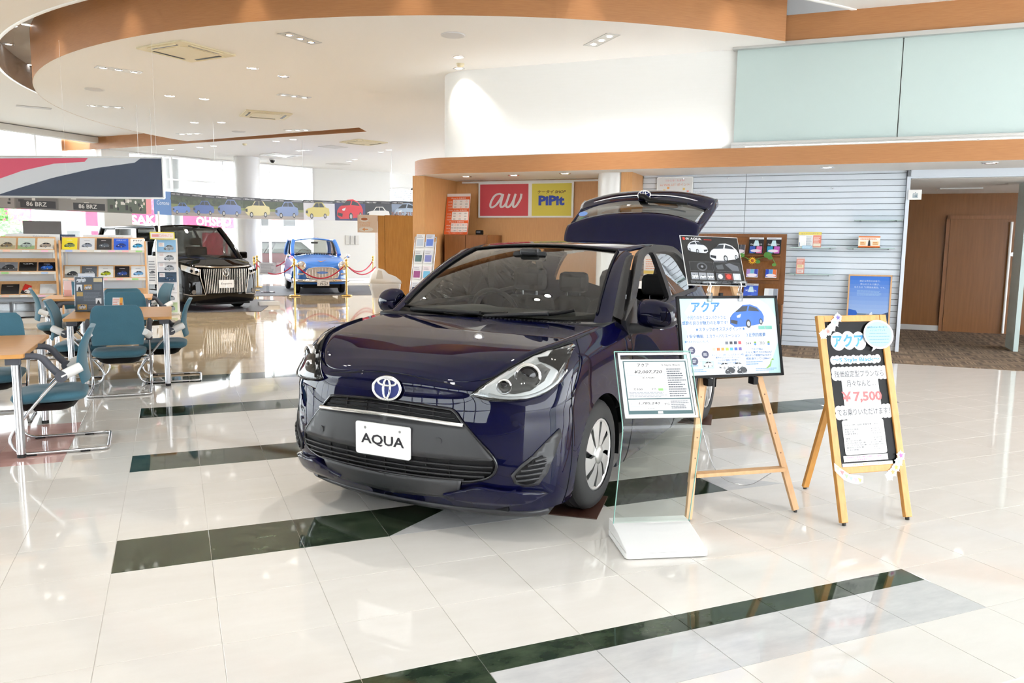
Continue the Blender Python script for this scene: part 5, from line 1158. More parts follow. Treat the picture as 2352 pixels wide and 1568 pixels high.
# free-standing wire brochure rack
FR = wallthing('leaflet_stand', 'silver tube leaflet stand with two columns of phone leaflets', 'rack', 6.30, 11.10, 0)
u = Vector((0, .34, 1.54)); B().tube(smooth_path([(0, 0, .02), (0, u.y * .5, u.z * .5), (0, u.y * .96, u.z * .96), (.03, u.y, u.z), (.35, u.y, u.z), (.38, u.y * .96, u.z * .96), (.38, u.y * .5, u.z * .5), (.38, 0, .02)], 3), .010, 8).obj('frame', 'steel', FR)
for x in (0, .38): B().tube([(x, -.05, .01), (x, .38, .01)], .011, 6).obj('foot', 'steel', FR)
B().box((.015, 0, -.004), (.365, 1.30, 0)).xf(plane_mtx((0, u.y * .13, u.z * .13), (1, 0, 0), u)).obj('back_plate', 'white', FR)
lc = [('#eceef2', '#c8d4e4'), ('#d8def0', '#6a8ae0'), ('#e6e8ea', '#5a7a7c'), ('#e8eaf2', '#8a90d0'), ('#eceaf0', '#a0508a'), ('#f0e4ea', '#78c0e4'), ('#e4e6ee', '#384060'), ('#d4dcf4', '#5a80e0'), ('#e8ecea', '#6ab84a'), ('#e8e8ee', '#9090b0')]
nmr = ['top', 'second', 'third', 'fourth', 'fifth']
for k, (a, b) in enumerate(lc):
    r, c = divmod(k, 2); tz = .90 - r * .165
    def dl(p, w, h, a=a, b=b): p.rect(0, 0, w, h, a, 0); p.rect(w * .12, h * .10, w * .88, h * .62, b, 1); p.lines(w * .12, h * .7, w * .8, h * .92, 2, '#a8a8b4', 1)
    x = .025 + c * .175; m = plane_mtx((x, u.y * tz - .018, u.z * tz), (1, 0, 0), u)
    lt = wallthing('leaflet', ('left' if c == 0 else 'right') + ' leaflet in the ' + nmr[r] + ' row of the silver tube stand', 'leaflet', 6.30, 11.10, 0, 'leaflets in the silver tube stand')
    B().box((0, 0, -.003), (.155, .21, 0)).xf(m).obj('sheet', 'paper_white', lt); p = Print(); dl(p, .155, .21); p.obj('print', lt, m)
# desk, phone, papers and chair seen through the windscreen
DK = wallthing('booth_desk', 'light wooden counter desk inside the orange bay', 'desk', 5.25, 11.75, 0)
B().box((0, 0, .69), (1.66, .5, .72), .004).obj('top', 'pine', DK); B().box((.05, .44, 0), (1.61, .47, .69)).obj('modesty_panel', 'offwhite', DK)
for x in (.03, 1.59): B().box((x, .03, 0), (x + .04, .46, .69)).obj('side_panel', 'offwhite', DK)
def d_grid(p, w, h):
    p.rect(0, 0, w, h, '#eef0f2', 0)
    for r in range(4): p.lines(w * .08, h * (.08 + r * .22), w * .92, h * (.2 + r * .22), 2, '#9ab0b4', 1)
card('notice_sheet', 'white printed notice standing on the booth desk', 'notice', 5.02, 11.95, .721, .26, .22, d_grid, lean=.15)
card('notice_card', 'white truck-shaped paper cut-out standing at the desk end', 'notice', 5.23, 11.88, .721, .18, .22, lambda p, w, h: (p.rect(0, h * .2, w, h, '#f2f4f6', 0, .02), p.ell(w * .25, h * .14, .024, .024, '#6a7078', 1), p.ell(w * .72, h * .14, .024, .024, '#6a7078', 1), p.rect(w * .3, h * .5, w * .8, h * .85, '#8fb0bc', 1), p.rect(w * .34, h * .55, w * .76, h * .8, '#f2f4f6', 2)), lean=.1)
t = wallthing('desk_phone', 'cream desk telephone on the booth desk', 'telephone', 4.70, 11.95, .72); B().prism([(0, 0), (.2, 0), (.2, .03), (.03, .085), (0, .08)], 0, .2, 'x').obj('body', 'offwhite', t); B().box((.02, .02, .08), (.07, .19, .115), .015).obj('handset', 'offwhite', t)
t = wallthing('display_counter', 'white phone display counter with a tilted handset, seen through the car window', 'counter', 2.72, 11.85, 0); B().box((0, 0, 0), (.5, .35, .92), .01).obj('body', 'white', t); B().box((.10, -.002, .55), (.40, 0, .80)).obj('screen', 'grey_arm', t); B().cyl((.25, .15, .92), (.25, .15, 1.02), .035).obj('handset_stem', 'white', t); B().box((-.05, -.10, 0), (.05, .10, .012), .005).xf(plane_mtx((.25, .15, 1.04), (1, 0, 0), (0, .7, .7))).obj('handset', 'black', t)
card('price_card', 'striped white and orange price card behind the white display counter', 'card', 2.74, 12.30, .95, .40, .34, lambda p, w, h: (p.rect(0, 0, w, h, '#f0f0ee', 0), p.rect(0, h * .2, w, h * .35, '#f0d878', 1), p.lines(.03, h * .4, w - .03, h * .9, 5, '#f0b49a', 1)))
# ================================================================ drinks corner beyond the bay
DV = thing('drinks_cabinet', 'tall glossy orange wooden cabinet behind the white waste bin', 'cabinet', (4.72, 19.62, 0), math.radians(-9))
B().box((0, 0, 0), (.17, .9, 2.115), .004).obj('side_panel', 'gloss_wood', DV); B().box((.175, -.01, 0), (1.4, .9, 2.125), .004).obj('door', 'gloss_wood', DV)
ltp = Print(); ltp.text('FREE DRINK', 0, 0, .10, '#d8a48a', w=.62); lo2 = ltp.obj('letter', DV, plane_mtx((.98, .5, 2.13), (-1, 0, 0), (0, 0, 1))); lo2['label'] = 'cut-out letters facing the far side'; solid(lo2, .03, 0)
def d_coffee(p, w, h):
    p.rect(0, 0, w, h, '#f6dcc4', 0, .01); p.ell(w * .34, h * .74, w * .22, h * .13, '#fbf4ec', 1); p.ell(w * .34, h * .76, w * .17, h * .08, '#c8744a', 2); p.text('フリードリンクは', w * .05, h * .50, h * .10, '#f0a868', 2, w=w * .58); p.text('こちらです', w * .12, h * .36, h * .10, '#f0a868', 2, w=w * .5)
    p.ell(w * .42, h * .18, w * .36, h * .13, '#fdf4ea', 1); p.poly([(w * .22, h * .18), (w * .36, h * .28), (w * .36, h * .21), (w * .52, h * .21), (w * .52, h * .15), (w * .36, h * .15), (w * .36, h * .08)], '#f0a868', 2)
t = thing('drinks_sign', 'peach paper sign with a coffee cup and left arrow', 'sign', (4.22, 19.66, 1.69), math.radians(-9)); B().box((0, 0, 0), (.49, .004, .43)).obj('sheet', 'paper_white', t); p = Print(); d_coffee(p, .49, .43); p.obj('print', t, UPRIGHT())
BN = thing('waste_bin', 'white swing-lid waste bin lined with a plastic bag', 'bin', (4.11, 16.5, 0), math.radians(-10))
g = []
for z, a, b in ((0, .22, .16), (.30, .245, .18), (.50, .265, .195), (.52, .30, .22), (.60, .30, .22)): g.append([(x, y, z) for x, y in rrect(-a, -b, a, b, .05) + [rrect(-a, -b, a, b, .05)[0]]])
B().grid(np.array(g), False).obj('bucket', 'white', BN)
B().prism([(-.31, .60), (.33, .60), (.32, .66), (.22, .74), (.06, .80), (-.02, .88), (-.12, .91), (-.20, .90), (-.27, .80), (-.31, .68)], -.22, .22, 'y', True).obj('lid', 'white', BN)
B().prism([(-.20, .70), (-.05, .70), (-.08, .87), (-.16, .88)], -.225, -.221, 'y').obj('flap', 'offwhite', BN)
gb = []
for z, a in ((.30, .27), (.42, .285), (.50, .31), (.585, .315)): gb.append([(x * (1 + .03 * math.sin(9 * k + z * 40)), y * (1 + .03 * math.cos(7 * k)), z) for k, (x, y) in enumerate(rrect(-a, -a * .75, a, a * .75, .05) + [rrect(-a, -a * .75, a, a * .75, .05)[0]])])
B().grid(np.array(gb)).obj('bag_liner', 'bag', BN)
# ================================================================ meeting tables and chairs
def table(label, x0, x1, y0, y1):
    t = thing('meeting_table', label, 'table', ((x0 + x1) / 2, (y0 + y1) / 2, 0), 0, 'wooden meeting tables'); a, b = (x1 - x0) / 2, (y1 - y0) / 2
    o = B().prism(rrect(-a, -b, a, b, .02), .672, .700).obj('top', 'table_wood', t); bevel(o, .004)
    for sx in (-1, 1):
        for sy in (-1, 1):
            lx, ly = sx * (a - .055), sy * (b - .06); l_ = B(); l_.cyl((lx, ly, .025), (lx, ly, .625), .0275, 18); lg = l_.obj('leg', 'steel', t)
            B().cyl((lx, ly, 0), (lx, ly, .026), .026, 14).obj('foot', 'rubber', lg); B().box((lx - .03 - (.03 if sx > 0 else 0), ly - .02, .625), (lx + .03 + (.03 if sx < 0 else 0), ly + .02, .672), .004).obj('bracket', 'grey_arm', lg)
    B().tube([(-a + .055, 0, .645), (a - .055, 0, .645)], .018, 8).obj('stretcher', 'grey_arm', t); return t
table('wooden meeting table cut by the left edge of the photo', -1.95, -.92, 5.97, 7.18)
table('wooden meeting table with the brochure stand and folded card on it', -.98, -.03, 8.52, 9.85)
table('wooden meeting table nearest the brochure shelves', -1.52, -.27, 11.35, 12.2)
def make_chair():
    t = empty('conference_chair')
    g = []
    for z, k in ((.335, .82), (.35, .95), (.37, 1.0), (.392, .97), (.405, .85), (.408, .5), (.408, .01)): g.append([(x * k, y * k - .01, z + .012 * math.cos((y + .05) * 6)) for x, y in rrect(-.235, -.23, .235, .23, .10, 6) + [rrect(-.235, -.23, .235, .23, .10, 6)[0]]])
    B().grid(np.array(g), True).obj('seat', 'teal', t)
    g = []
    for z, k in ((.275, .55), (.295, .72), (.336, .86)): g.append([(x * k, y * k + .01, z) for x, y in rrect(-.235, -.23, .235, .23, .10, 5) + [rrect(-.235, -.23, .235, .23, .10, 5)[0]]])
    B().grid(np.array(g), True).obj('seat_pan', 'black', t)
    rows = []
    for tt, y, w_ in ((0, -.245, .215), (.15, -.232, .225), (.4, -.225, .232), (.7, -.245, .225), (.9, -.275, .205), (1, -.292, .17)):
        z = .475 + .37 * tt; rows.append([(w_ * math.copysign(abs(math.sin(a)) ** .55, math.sin(a)), y + .028 * (w_ * math.sin(a) / .22) ** 2 + .017 * math.cos(a), z - .012 * (1 if tt < .1 else 0) * math.sin(a) ** 2) for a in np.linspace(0, 2 * math.pi, 25)])
    R_ = crom2(np.array(rows), 4, 1); b = B().grid(R_, True); n = R_.shape[1]; b.add([tuple(p) for p in R_[-1][:-1]], [tuple(range(n - 1))]); b.add([tuple(p) for p in R_[0][:-1]], [tuple(range(n - 1))[::-1]]); b.obj('backrest', 'teal', t)
    for s in (-1, 1):
        x = s * .262
        B().tube(smooth_path([(x, -.10, .53), (x, .02, .40), (x, .15, .235), (x, .215, .13), (x, .205, .06), (x, .15, .018), (x, .05, .012), (x, -.25, .012), (x, -.325, .012), (x * .93, -.355, .012), (x * .8, -.362, .012)], 5), .0115, 8).obj('leg', 'steel', t)
        B().tube([(x, -.10, .53), (x * .985, -.15, .555), (x * .88, -.215, .585)], [.032, .036, .034], 10).obj('back_bracket', 'white', t)
        ar = empty('armrest'); ar.parent = t
        B().tube(smooth_path([(x, -.10, .53), (x * 1.02, -.04, .60), (x * 1.03, .0, .655), (x * 1.03, .05, .675), (x * 1.03, .16, .675)], 4), [.024] * 9 + [.021] * 8, 8).obj('arm', 'grey_arm', ar); B().cyl((x - s * .03, -.10, .53), (x + s * .03, -.10, .53), .038, 16).obj('pivot', 'grey_arm', ar)
        for y in (.10, -.22): B().box((x - .012, y - .03, 0), (x + .012, y + .03, .010)).obj('glide', 'black', t)
    B().tube([(-.262 * .8, -.362, .012), (.262 * .8, -.362, .012)], .0115, 8).obj('crossbar', 'steel', t)
    B().tube([(-.255, .08, .30), (.255, .08, .30)], .011, 8).obj('seat_bar', 'steel', t)
    return t
ch0 = make_chair(); used = [False]
def chair(x, y, rz, label):
    o = copytree(ch0) if used[0] else ch0; used[0] = True; o.location = (x, y, 0); o.rotation_euler = (0, 0, math.radians(rz)); tag(o, label, 'chair', 'teal meeting chairs'); return o
chair(-.83, 6.32, 92, 'teal chair nearest the camera, turned side-on at the left-edge table')
chair(-.50, 8.48, 0, 'teal chair with its back to the camera at the table with the brochure stand')
chair(-.13, 9.02, 88, 'teal chair on the right side of the table with the brochure stand')
chair(-.88, 9.05, -92, 'teal chair on the left side of the table with the brochure stand')
chair(-.53, 9.98, 180, 'teal chair at the far side of the table with the brochure stand')
chair(-.60, 11.28, 2, 'teal chair with its back to the camera at the table by the shelves')
chair(-1.32, 11.2, -80, 'teal chair left of the table by the shelves, white arms showing')
chair(-.32, 12.1, 110, 'teal chair at the right end of the table by the shelves')
chair(-1.22, 12.5, 175, 'teal chair mostly hidden behind the pink leaflet stand')
chair(-1.36, 7.30, 182, 'teal chair at the far side of the left-edge table')
def easel_card(name, label, cat, x, y, z, rz, w_, h_, draw, lean=.1, th=.006, m='clear_plastic'):
    t = thing(name, label, cat, (x, y, z), math.radians(rz)); mm = plane_mtx((-w_ / 2, 0, .004), (1, 0, 0), (0, math.sin(lean), math.cos(lean)))
    B().box((-.006, 0, -th), (w_ + .006, h_ + .006, -.001)).xf(mm).obj('holder', m, t); B().box((-w_ / 2 - .01, -.03, 0), (w_ / 2 + .01, .09, .004)).obj('foot', m, t); p = Print(); draw(p, w_, h_); p.obj('print', t, mm); return t
def d_menu(p, w, h):
    p.rect(0, 0, w, h, '#5a6470', 0); p.rect(w * .66, h * .86, w * .96, h * .97, '#d8c8a0', 1); p.car(w * .05, h * .84, w * .35, '#d6dce4', 1); p.rect(w * .06, h * .60, w * .26, h * .78, '#e4e8ee', 1); p.poly([(w * .1, h * .6), (w * .22, h * .6), (w * .18, h * .72), (w * .14, h * .72)], '#30343c', 2)
    p.rect(w * .32, h * .64, w * .60, h * .78, '#c89a50', 1); p.car(w * .34, h * .65, w * .24, '#c8ccd4', 2); p.rect(w * .66, h * .62, w * .94, h * .8, '#6c7480', 1); p.rect(w * .06, h * .44, w * .28, h * .56, '#c0a060', 1)
    p.lines(w * .3, h * .30, w * .95, h * .56, 7, '#7c8694', 1); p.rect(w * .72, h * .22, w * .92, h * .38, '#e8ecf0', 2); p.poly([(w * .76, h * .22), (w * .88, h * .22), (w * .84, h * .32), (w * .8, h * .32)], '#2c3038', 3); p.rect(w * .08, h * .05, w * .40, h * .20, '#d8a850', 1); p.car(w * .11, h * .07, w * .26, '#d8dce2', 2); p.lines(w * .45, h * .05, w * .95, h * .18, 3, '#7c8694', 1)
easel_card('menu_stand', 'upright acrylic stand with a grey car leaflet on the meeting table', 'stand', -.815, 9.32, .70, -8, .27, .355, d_menu)
t = thing('tent_card', 'small folded white and orange card on the meeting table', 'card', (-.545, 9.28, .70), math.radians(-15))
B().add([(-.05, -.035, 0), (.05, -.035, 0), (.05, 0, .145), (-.05, 0, .145), (-.05, .035, 0), (.05, .035, 0)], [(0, 1, 2, 3), (3, 2, 5, 4)]).obj('sheet', 'paper_white', t)
p = Print(); p.rect(-.05, 0, .02, .148, '#f2eef0', 0); p.lines(-.045, .05, .015, .14, 5, '#f0907a', 1); p.rect(.02, 0, .05, .148, '#f0b040', 0); p.rect(.025, .05, .045, .09, '#c86a30', 1); p.lines(-.045, .01, .015, .04, 2, '#9ab0d8', 1); p.obj('print', t, plane_mtx((0, -.035, 0), (1, 0, 0), (0, .035, .145)))
easel_card('leaflet_holder', 'clear holder with a pale blue leaflet on the table by the shelves', 'stand', -1.05, 11.75, .70, -8, .20, .30, lambda p, w, h: (p.rect(0, 0, w, h, '#dfe8f6', 0), p.lines(w * .1, h * .55, w * .9, h * .9, 4, '#a8bce0', 1), p.rect(w * .1, h * .1, w * .9, h * .45, '#eef2f8', 1)))
easel_card('pink_leaflet', 'small pink leaflet stand on the table by the shelves', 'stand', -1.28, 11.85, .70, -5, .09, .20, lambda p, w, h: (p.rect(0, 0, w, h, '#f6d8d8', 0), p.rect(0, 0, w, h * .4, '#f4b8b0', 1)))
# ================================================================ brochure shelves
def shelf_unit(label, x0, x1, y, tiers):
    t = thing('brochure_shelf', label, 'shelf', (x0, y, 0), 0, 'brochure shelving units'); w_ = x1 - x0
    box('back_panel', (0, .36, .1), (w_, .38, 1.40), 'slat', t); box('plinth', (0, 0, 0), (w_, .38, .085), 'offwhite', t)
    for x in (0, w_ - .03): box('post', (x, 0, 0), (x + .03, .04, 1.42), 'pine', t); box('rear_upright', (x, .33, 0), (x + .03, .36, 1.42), 'alu', t)
    for x in (.06, w_ - .10): box('slotted_rail', (x, .35, .1), (x + .03, .359, 1.40), 'alu', t)
    for z in tiers:
        b = B(); m = plane_mtx((.032, .03, z - .005), (1, 0, 0), (0, .20, .24)); b.box((0, 0, -.012), (w_ - .064, .31, 0)); b.box((0, 0, 0), (w_ - .064, .012, .03)); b.xf(m).obj('tray', 'pine', t)
        box('price_rail', (.032, -.004, z - .03), (w_ - .032, .012, z + .012), 'offwhite', t)
    return t
shelf_unit('pale shelving unit of car brochures cut by the left edge', -3.45, -1.83, 15.70, (1.245, .873, .482))
shelf_unit('pale shelving unit of car brochures with the yellow brochure', -1.80, -.43, 15.74, (1.249, .756, .34))
def brochure(label, x, y, z, w_, h_, draw, tilt=0):
    t = thing('car_brochure', label, 'brochure', (x, y, z), 0, 'car brochures on the shelves'); m = plane_mtx((0, 0, 0), (math.cos(tilt), 0, math.sin(tilt)), (0, .20, .24))
    B().box((0, 0, -.008), (w_, h_, .004)).xf(m).obj('pages', 'paper_white', t); p = Print(base=.0046); draw(p, w_, h_); p.obj('cover', t, m, True)
def d_cov(bg, car=None, band=None, txt=None, tc='#e8e8ec', kind=0, flip=False):
    def f(p, w, h):
        p.rect(0, 0, w, h, bg, 0)
        if band: p.rect(0, 0, w, h * .35, band, 1)
        if txt: p.text(txt, w * .2, h * .76, h * .13, tc, 2, w=w * .62, bold=.01)
        else: p.lines(w * .3, h * .76, w * .7, h * .84, 1, tc, 2)
        if car: p.car(w * .14, h * .2, w * .70, car, 2, flip, kind)
    return f
row1 = [('yellow car brochure at the left of its shelf', d_cov('#f0e040', '#7a8a50')), ('white brochure with a grey car, right of the yellow one', d_cov('#d8dce4', '#8a94a8', tc='#9098a4')), ('charcoal brochure between the white one and the blue one', d_cov('#36383e', '#5a6470')), ('bright blue brochure left of the white PHV brochure', d_cov('#2f62d8', '#1a3c9a', txt='PRIUS', tc='#a8c0f4')), ('white brochure lettered PHV with a blue car', d_cov('#eef0f2', '#3a9ad0', txt='PHV', tc='#50545c'))]
for k, (lb, d) in enumerate(row1): brochure(lb, -1.755 + k * .268, 15.72 + .02, 1.262, .235, .26, d)
row2 = [('half black half white brochure under the yellow brochure', d_cov('#d4d8d6', '#484c50', '#8a9092')), ('brochure with a dark wheel picture on the second shelf of the right unit', d_cov('#5c6672', '#c4ccd4')), ('white brochure with a yellow-green car', d_cov('#e8ecee', '#b0be28', tc='#9aa0a8')), ('black brochure with a blue-lit car on the second shelf', d_cov('#23262e', '#3454a8')), ('white brochure with a pale blue car front at the shelf end', d_cov('#dfe6ee', '#6aa0d4', tc='#8a94a4'))]
for k, (lb, d) in enumerate(row2): brochure(lb, -1.74 + k * .262, 15.76, .769, .235, .26, d)
rowA = [('dark brochure with pink lettering at the far left of the top shelf', d_cov('#3c3c44', '#585c66', tc='#d04a70')), ('tan and white brochure with parked cars on the top shelf', d_cov('#d8d4c4', '#8a7a60', '#b8b08c')), ('pale green brochure with a silver car on the top shelf', d_cov('#cfe0dc', '#a8b8b4', '#9ab88a')), ('cream brochure with a silver car beside the shelf post', d_cov('#e6e4dc', '#a89c90'))]
for k, (lb, d) in enumerate(rowA): brochure(lb, -2.98 + k * .285, 15.72, 1.258, .25, .25, d)
rowB = [('navy brochure with a blue car on the left unit second shelf', d_cov('#1c2640', '#2a4a90')), ('grey brochure with a dark car and sky on the second shelf', d_cov('#8a909a', '#3c4046', '#5c6068')), ('black landscape brochure with a white GR mark', d_cov('#1e2024', None, txt='GR', tc='#c8ccd0')), ('black brochure with a bright blue car corner', d_cov('#1c2030', '#2f6ad0'))]
for k, (lb, d) in enumerate(rowB): brochure(lb, -2.98 + k * .285, 15.72, .886, .262, .20, d)
rowC = [('brochure with green trees and a white car on the low shelf', d_cov('#8aa08a', '#d8dce0', '#5c6a60')), ('plain black landscape brochure on the low shelf', d_cov('#2a2c30')), ('red brochure lying crooked over its neighbours', d_cov('#d83a34', '#ececf0', '#2c2c30')), ('white brochure with a round emblem on the low shelf', d_cov('#dfe3e8', None, tc='#9aa0a8'))]
for k, (lb, d) in enumerate(rowC): brochure(lb, -2.98 + k * .285, 15.72, .495 + (.02 if k == 2 else 0), .262, .22, d, -.35 if k == 2 else 0)
tagc = ['#f2b8c0', '#a8c8f0', '#e8ecf4', '#98d088', '#a0b8f0', '#f0c0dc', '#eef2f6', '#f4cbb8']
tagn = ['pink', 'blue', 'white', 'green', 'periwinkle', 'magenta', 'pale', 'peach']; onum = ['first', 'second', 'third', 'fourth', 'fifth', 'sixth']
def shelf_tags(x0, y, z, n, sp, lbl):
    for k in range(n):
        ci = (k * 3 + int(z * 10)) % 8
        o = B().box((0, -.004, -.014), (.105, 0, .014)).obj('shelf_tag', mat('tag_paper', srgb(tagc[ci]), .6)); o.location = (x0 + k * sp, y - .006, z); tag(o, tagn[ci] + ' price tag, ' + onum[k] + ' from the left ' + lbl, 'tag', 'price tags on the brochure shelves')
shelf_tags(-1.70, 15.74, 1.24, 6, .22, 'below the yellow brochure row')
shelf_tags(-1.68, 15.74, .747, 5, .25, 'below the yellow-green car brochure')
shelf_tags(-2.9, 15.70, 1.236, 4, .28, 'on the top rail of the left shelving unit')
shelf_tags(-2.95, 15.70, .864, 4, .29, 'on the middle rail of the left shelving unit')
shelf_tags(-2.95, 15.70, .473, 4, .27, 'on the low rail of the left shelving unit')
for x, y, w_, c_, lb in ((-2.62, 15.98, .82, '#e2e6ea', 'white TOYOPET header board on the left shelving unit'), (-1.45, 16.02, .80, '#e2e6ea', 'white TOYOPET header board on the right shelving unit'), (-2.02, 16.06, .45, '#3a4a66', 'dark blue header board between the two TOYOPET boards')):
    t = thing('header_board', lb, 'sign', (x, y, 1.42)); B().box((0, 0, -.06), (w_, .012, .105), .003).obj('board', mat('header_paint', srgb(c_), .5), t)
    if 'TOYOPET' in lb: p = Print(); p.text('TOYOPET', w_ * .50, .02, .055, '#a8b8d0', 1, w=.25, bold=.01); p.obj('lettering', t, UPRIGHT())
for k, (x, y, z, lb) in enumerate(((-2.93, 15.78, .10, 'grey clear storage box under the left shelving unit, outer one'), (-2.55, 15.78, .10, 'grey clear storage box under the left shelving unit, inner one'), (-1.25, 15.80, .36, 'clear plastic box on the lowest tray of the right unit'), (-.92, 15.80, .36, 'clear plastic box at the lowest tray end of the right unit'))):
    t = thing('storage_box', lb, 'box', (x, y, z), 0, 'clear storage boxes'); B().box((0, 0, 0), (.34, .22, .24 if k < 2 else .16), .01).obj('body', 'clear_plastic', t); B().box((-.006, -.006, .24 if k < 2 else .16), (.346, .226, .262 if k < 2 else .18), .004).obj('lid', 'clear_plastic', t); box('contents', (.02, .02, .012), (.32, .2, .09), 'paper_white', t)
# slim leaflet tower with yellow header
DT = thing('leaflet_tower', 'slim white leaflet tower with a yellow DAIHATSU header', 'rack', (-.30, 16.86, 0), math.radians(-6))
box('base', (0, -.02, 0), (.38, .32, .03), 'offwhite', DT); box('column', (.0, .16, .03), (.38, .19, 1.48), 'white', DT); B().cyl((.06, .2, 1.4), (.06, .2, 2.0), .02, 10).obj('pole', 'white', DT)
hd = B().box((-.10, .10, 1.46), (.34, .13, 1.60), .01).obj('header', mat('yellow_frame', (.80, .68, .02), .5), DT); p = Print(); p.rect(-.085, .015, .325, .125, '#fbf4f2', 0); p.rect(-.06, .045, .06, .095, '#f0a0a0', 1); p.text('DAIHATSU', .07, .045, .05, '#f0a8a8', 1, w=.24); p.obj('lettering', hd, UPRIGHT((0, .0995, 1.46)))
tw = ['#8ec0ea', '#e2e6ec', '#d4d8e0', '#35506a', '#dfe2ec', '#e8eaf0', '#b8d0a8']; tn = ['sky blue', 'white printed', 'pale grey', 'dark blue car', 'lilac white', 'plain white', 'green garden']
for k in range(7):
    z = 1.22 - k * .195; m = plane_mtx((.02, .07 - k * .022, z), (1, 0, 0), (0, .06, .24)); lt = thing('leaflet', tn[k] + ' leaflet in the slim DAIHATSU tower', 'leaflet', (-.30, 16.86, 0), math.radians(-6), 'leaflets in the slim tower')
    B().box((0, 0, -.004), (.34, .235, 0)).xf(m).obj('sheet', 'paper_white', lt); p = Print(); p.rect(0, 0, .34, .235, tw[k], 0); p.car(.12, .03, .18, '#9aa4b0' if k != 3 else '#23486e', 1); p.rect(.03, .10, .13, .18, '#f0f2f6', 1); p.lines(.04, .11, .12, .17, 3, '#c09aa0', 2); p.obj('print', lt, m)
FS = thing('frame_stand', 'thin grey metal poster frame standing beside the leaflet tower', 'stand', (-.44, 16.35, 0), math.radians(-6))
B().tube([(0, 0, .01), (0, .05, 1.42), (.16, .05, 1.42), (.16, 0, .01)], .014, 8).obj('frame', 'alu', FS); box('sheet', (.012, .02, .62), (.148, .03, 1.15), 'paper_white', FS); p = Print(); p.rect(0, .02, .13, .5, '#eceef0', 0); p.lines(.01, .05, .12, .45, 8, '#8c9096', 1); p.car(.02, .2, .09, '#585c62', 1); p.obj('print', FS, UPRIGHT((.014, .0195, .62)))
# ================================================================ other cars
def loft(pl, rg, zr, fi_, si_, k0, k1, n=6, m=4):
    G = []
    for k, ((x, y), r) in enumerate(zip(pl, rg)):
        a = pl[max(k - 1, 0)]; b = pl[min(k + 1, len(pl) - 1)]; t = Vector((b[0] - a[0], b[1] - a[1])).normalized(); nn = Vector((t.y, -t.x))
        if k == 0: nn = Vector((1, 0))
        if k == len(pl) - 1: nn = Vector((-1, 0))
        wt = min(1, max(0, (k - k0) / (k1 - k0))); row = []
        for z, f, s in zip(zr, fi_, si_):
            i = f * (1 - wt) + s * wt; row.append((x - nn.x * i, max(0, y - nn.y * i) if 0 < k < len(pl) - 1 else 0, z))
        p = Vector(row[-1]); r = Vector(r); u = p.lerp(r, .6) + Vector((nn.x, nn.y, 0)) * .02; G.append(row + [tuple(u), tuple(r)])
    return crom2(np.array(G), n, m)
def arched(SKg, centers, R_, zc, ymin=.5):
    P_ = SKg.copy(); a, b = P_.shape[:2]; al = np.ones((a - 1, b - 1), bool)
    ins = np.zeros((a, b), bool)
    for cx in centers: ins |= (np.hypot(P_[:, :, 0] - cx, P_[:, :, 2] - zc) < R_) & (P_[:, :, 1] > ymin)
    for i in range(a - 1):
        for j in range(b - 1):
            if ins[i:i + 2, j:j + 2].any(): al[i, j] = False
    for i in range(a):
        for j in range(b):
            if ins[i, j]: continue
            nb = [al[x, y] for x in (i - 1, i) for y in (j - 1, j) if 0 <= x < a - 1 and 0 <= y < b - 1]
            if any(nb) and not all(nb):
                cx = min(centers, key=lambda c: abs(c - P_[i, j, 0])); d = np.array([P_[i, j, 0] - cx, P_[i, j, 2] - zc]); L = np.linalg.norm(d)
                if L < R_ * 1.35: P_[i, j, 0], P_[i, j, 2] = cx + d[0] / L * R_, zc + d[1] / L * R_
    bb = B(); idx = {}
    def vi(i, j):
        if (i, j) not in idx: idx[(i, j)] = len(bb.v); bb.v.append(tuple(P_[i, j]))
        return idx[(i, j)]
    for i in range(a - 1):
        for j in range(b - 1):
            if al[i, j]: bb.f.append((vi(i, j), vi(i + 1, j), vi(i + 1, j + 1), vi(i, j + 1))); bb.sm.append(True)
    bb.mirror_y(); return bb
def deck(ridge, i1, zc, cols=15, pw=2.2):
    rows = []
    for i in range(0, i1):
        bx, by, bz = ridge[i]; rows.append([(bx, by * f, bz + (zc(bx) - bz) * (1 - abs(f) ** pw)) for f in np.linspace(-1, 1, cols)])
    return B().grid(rows)
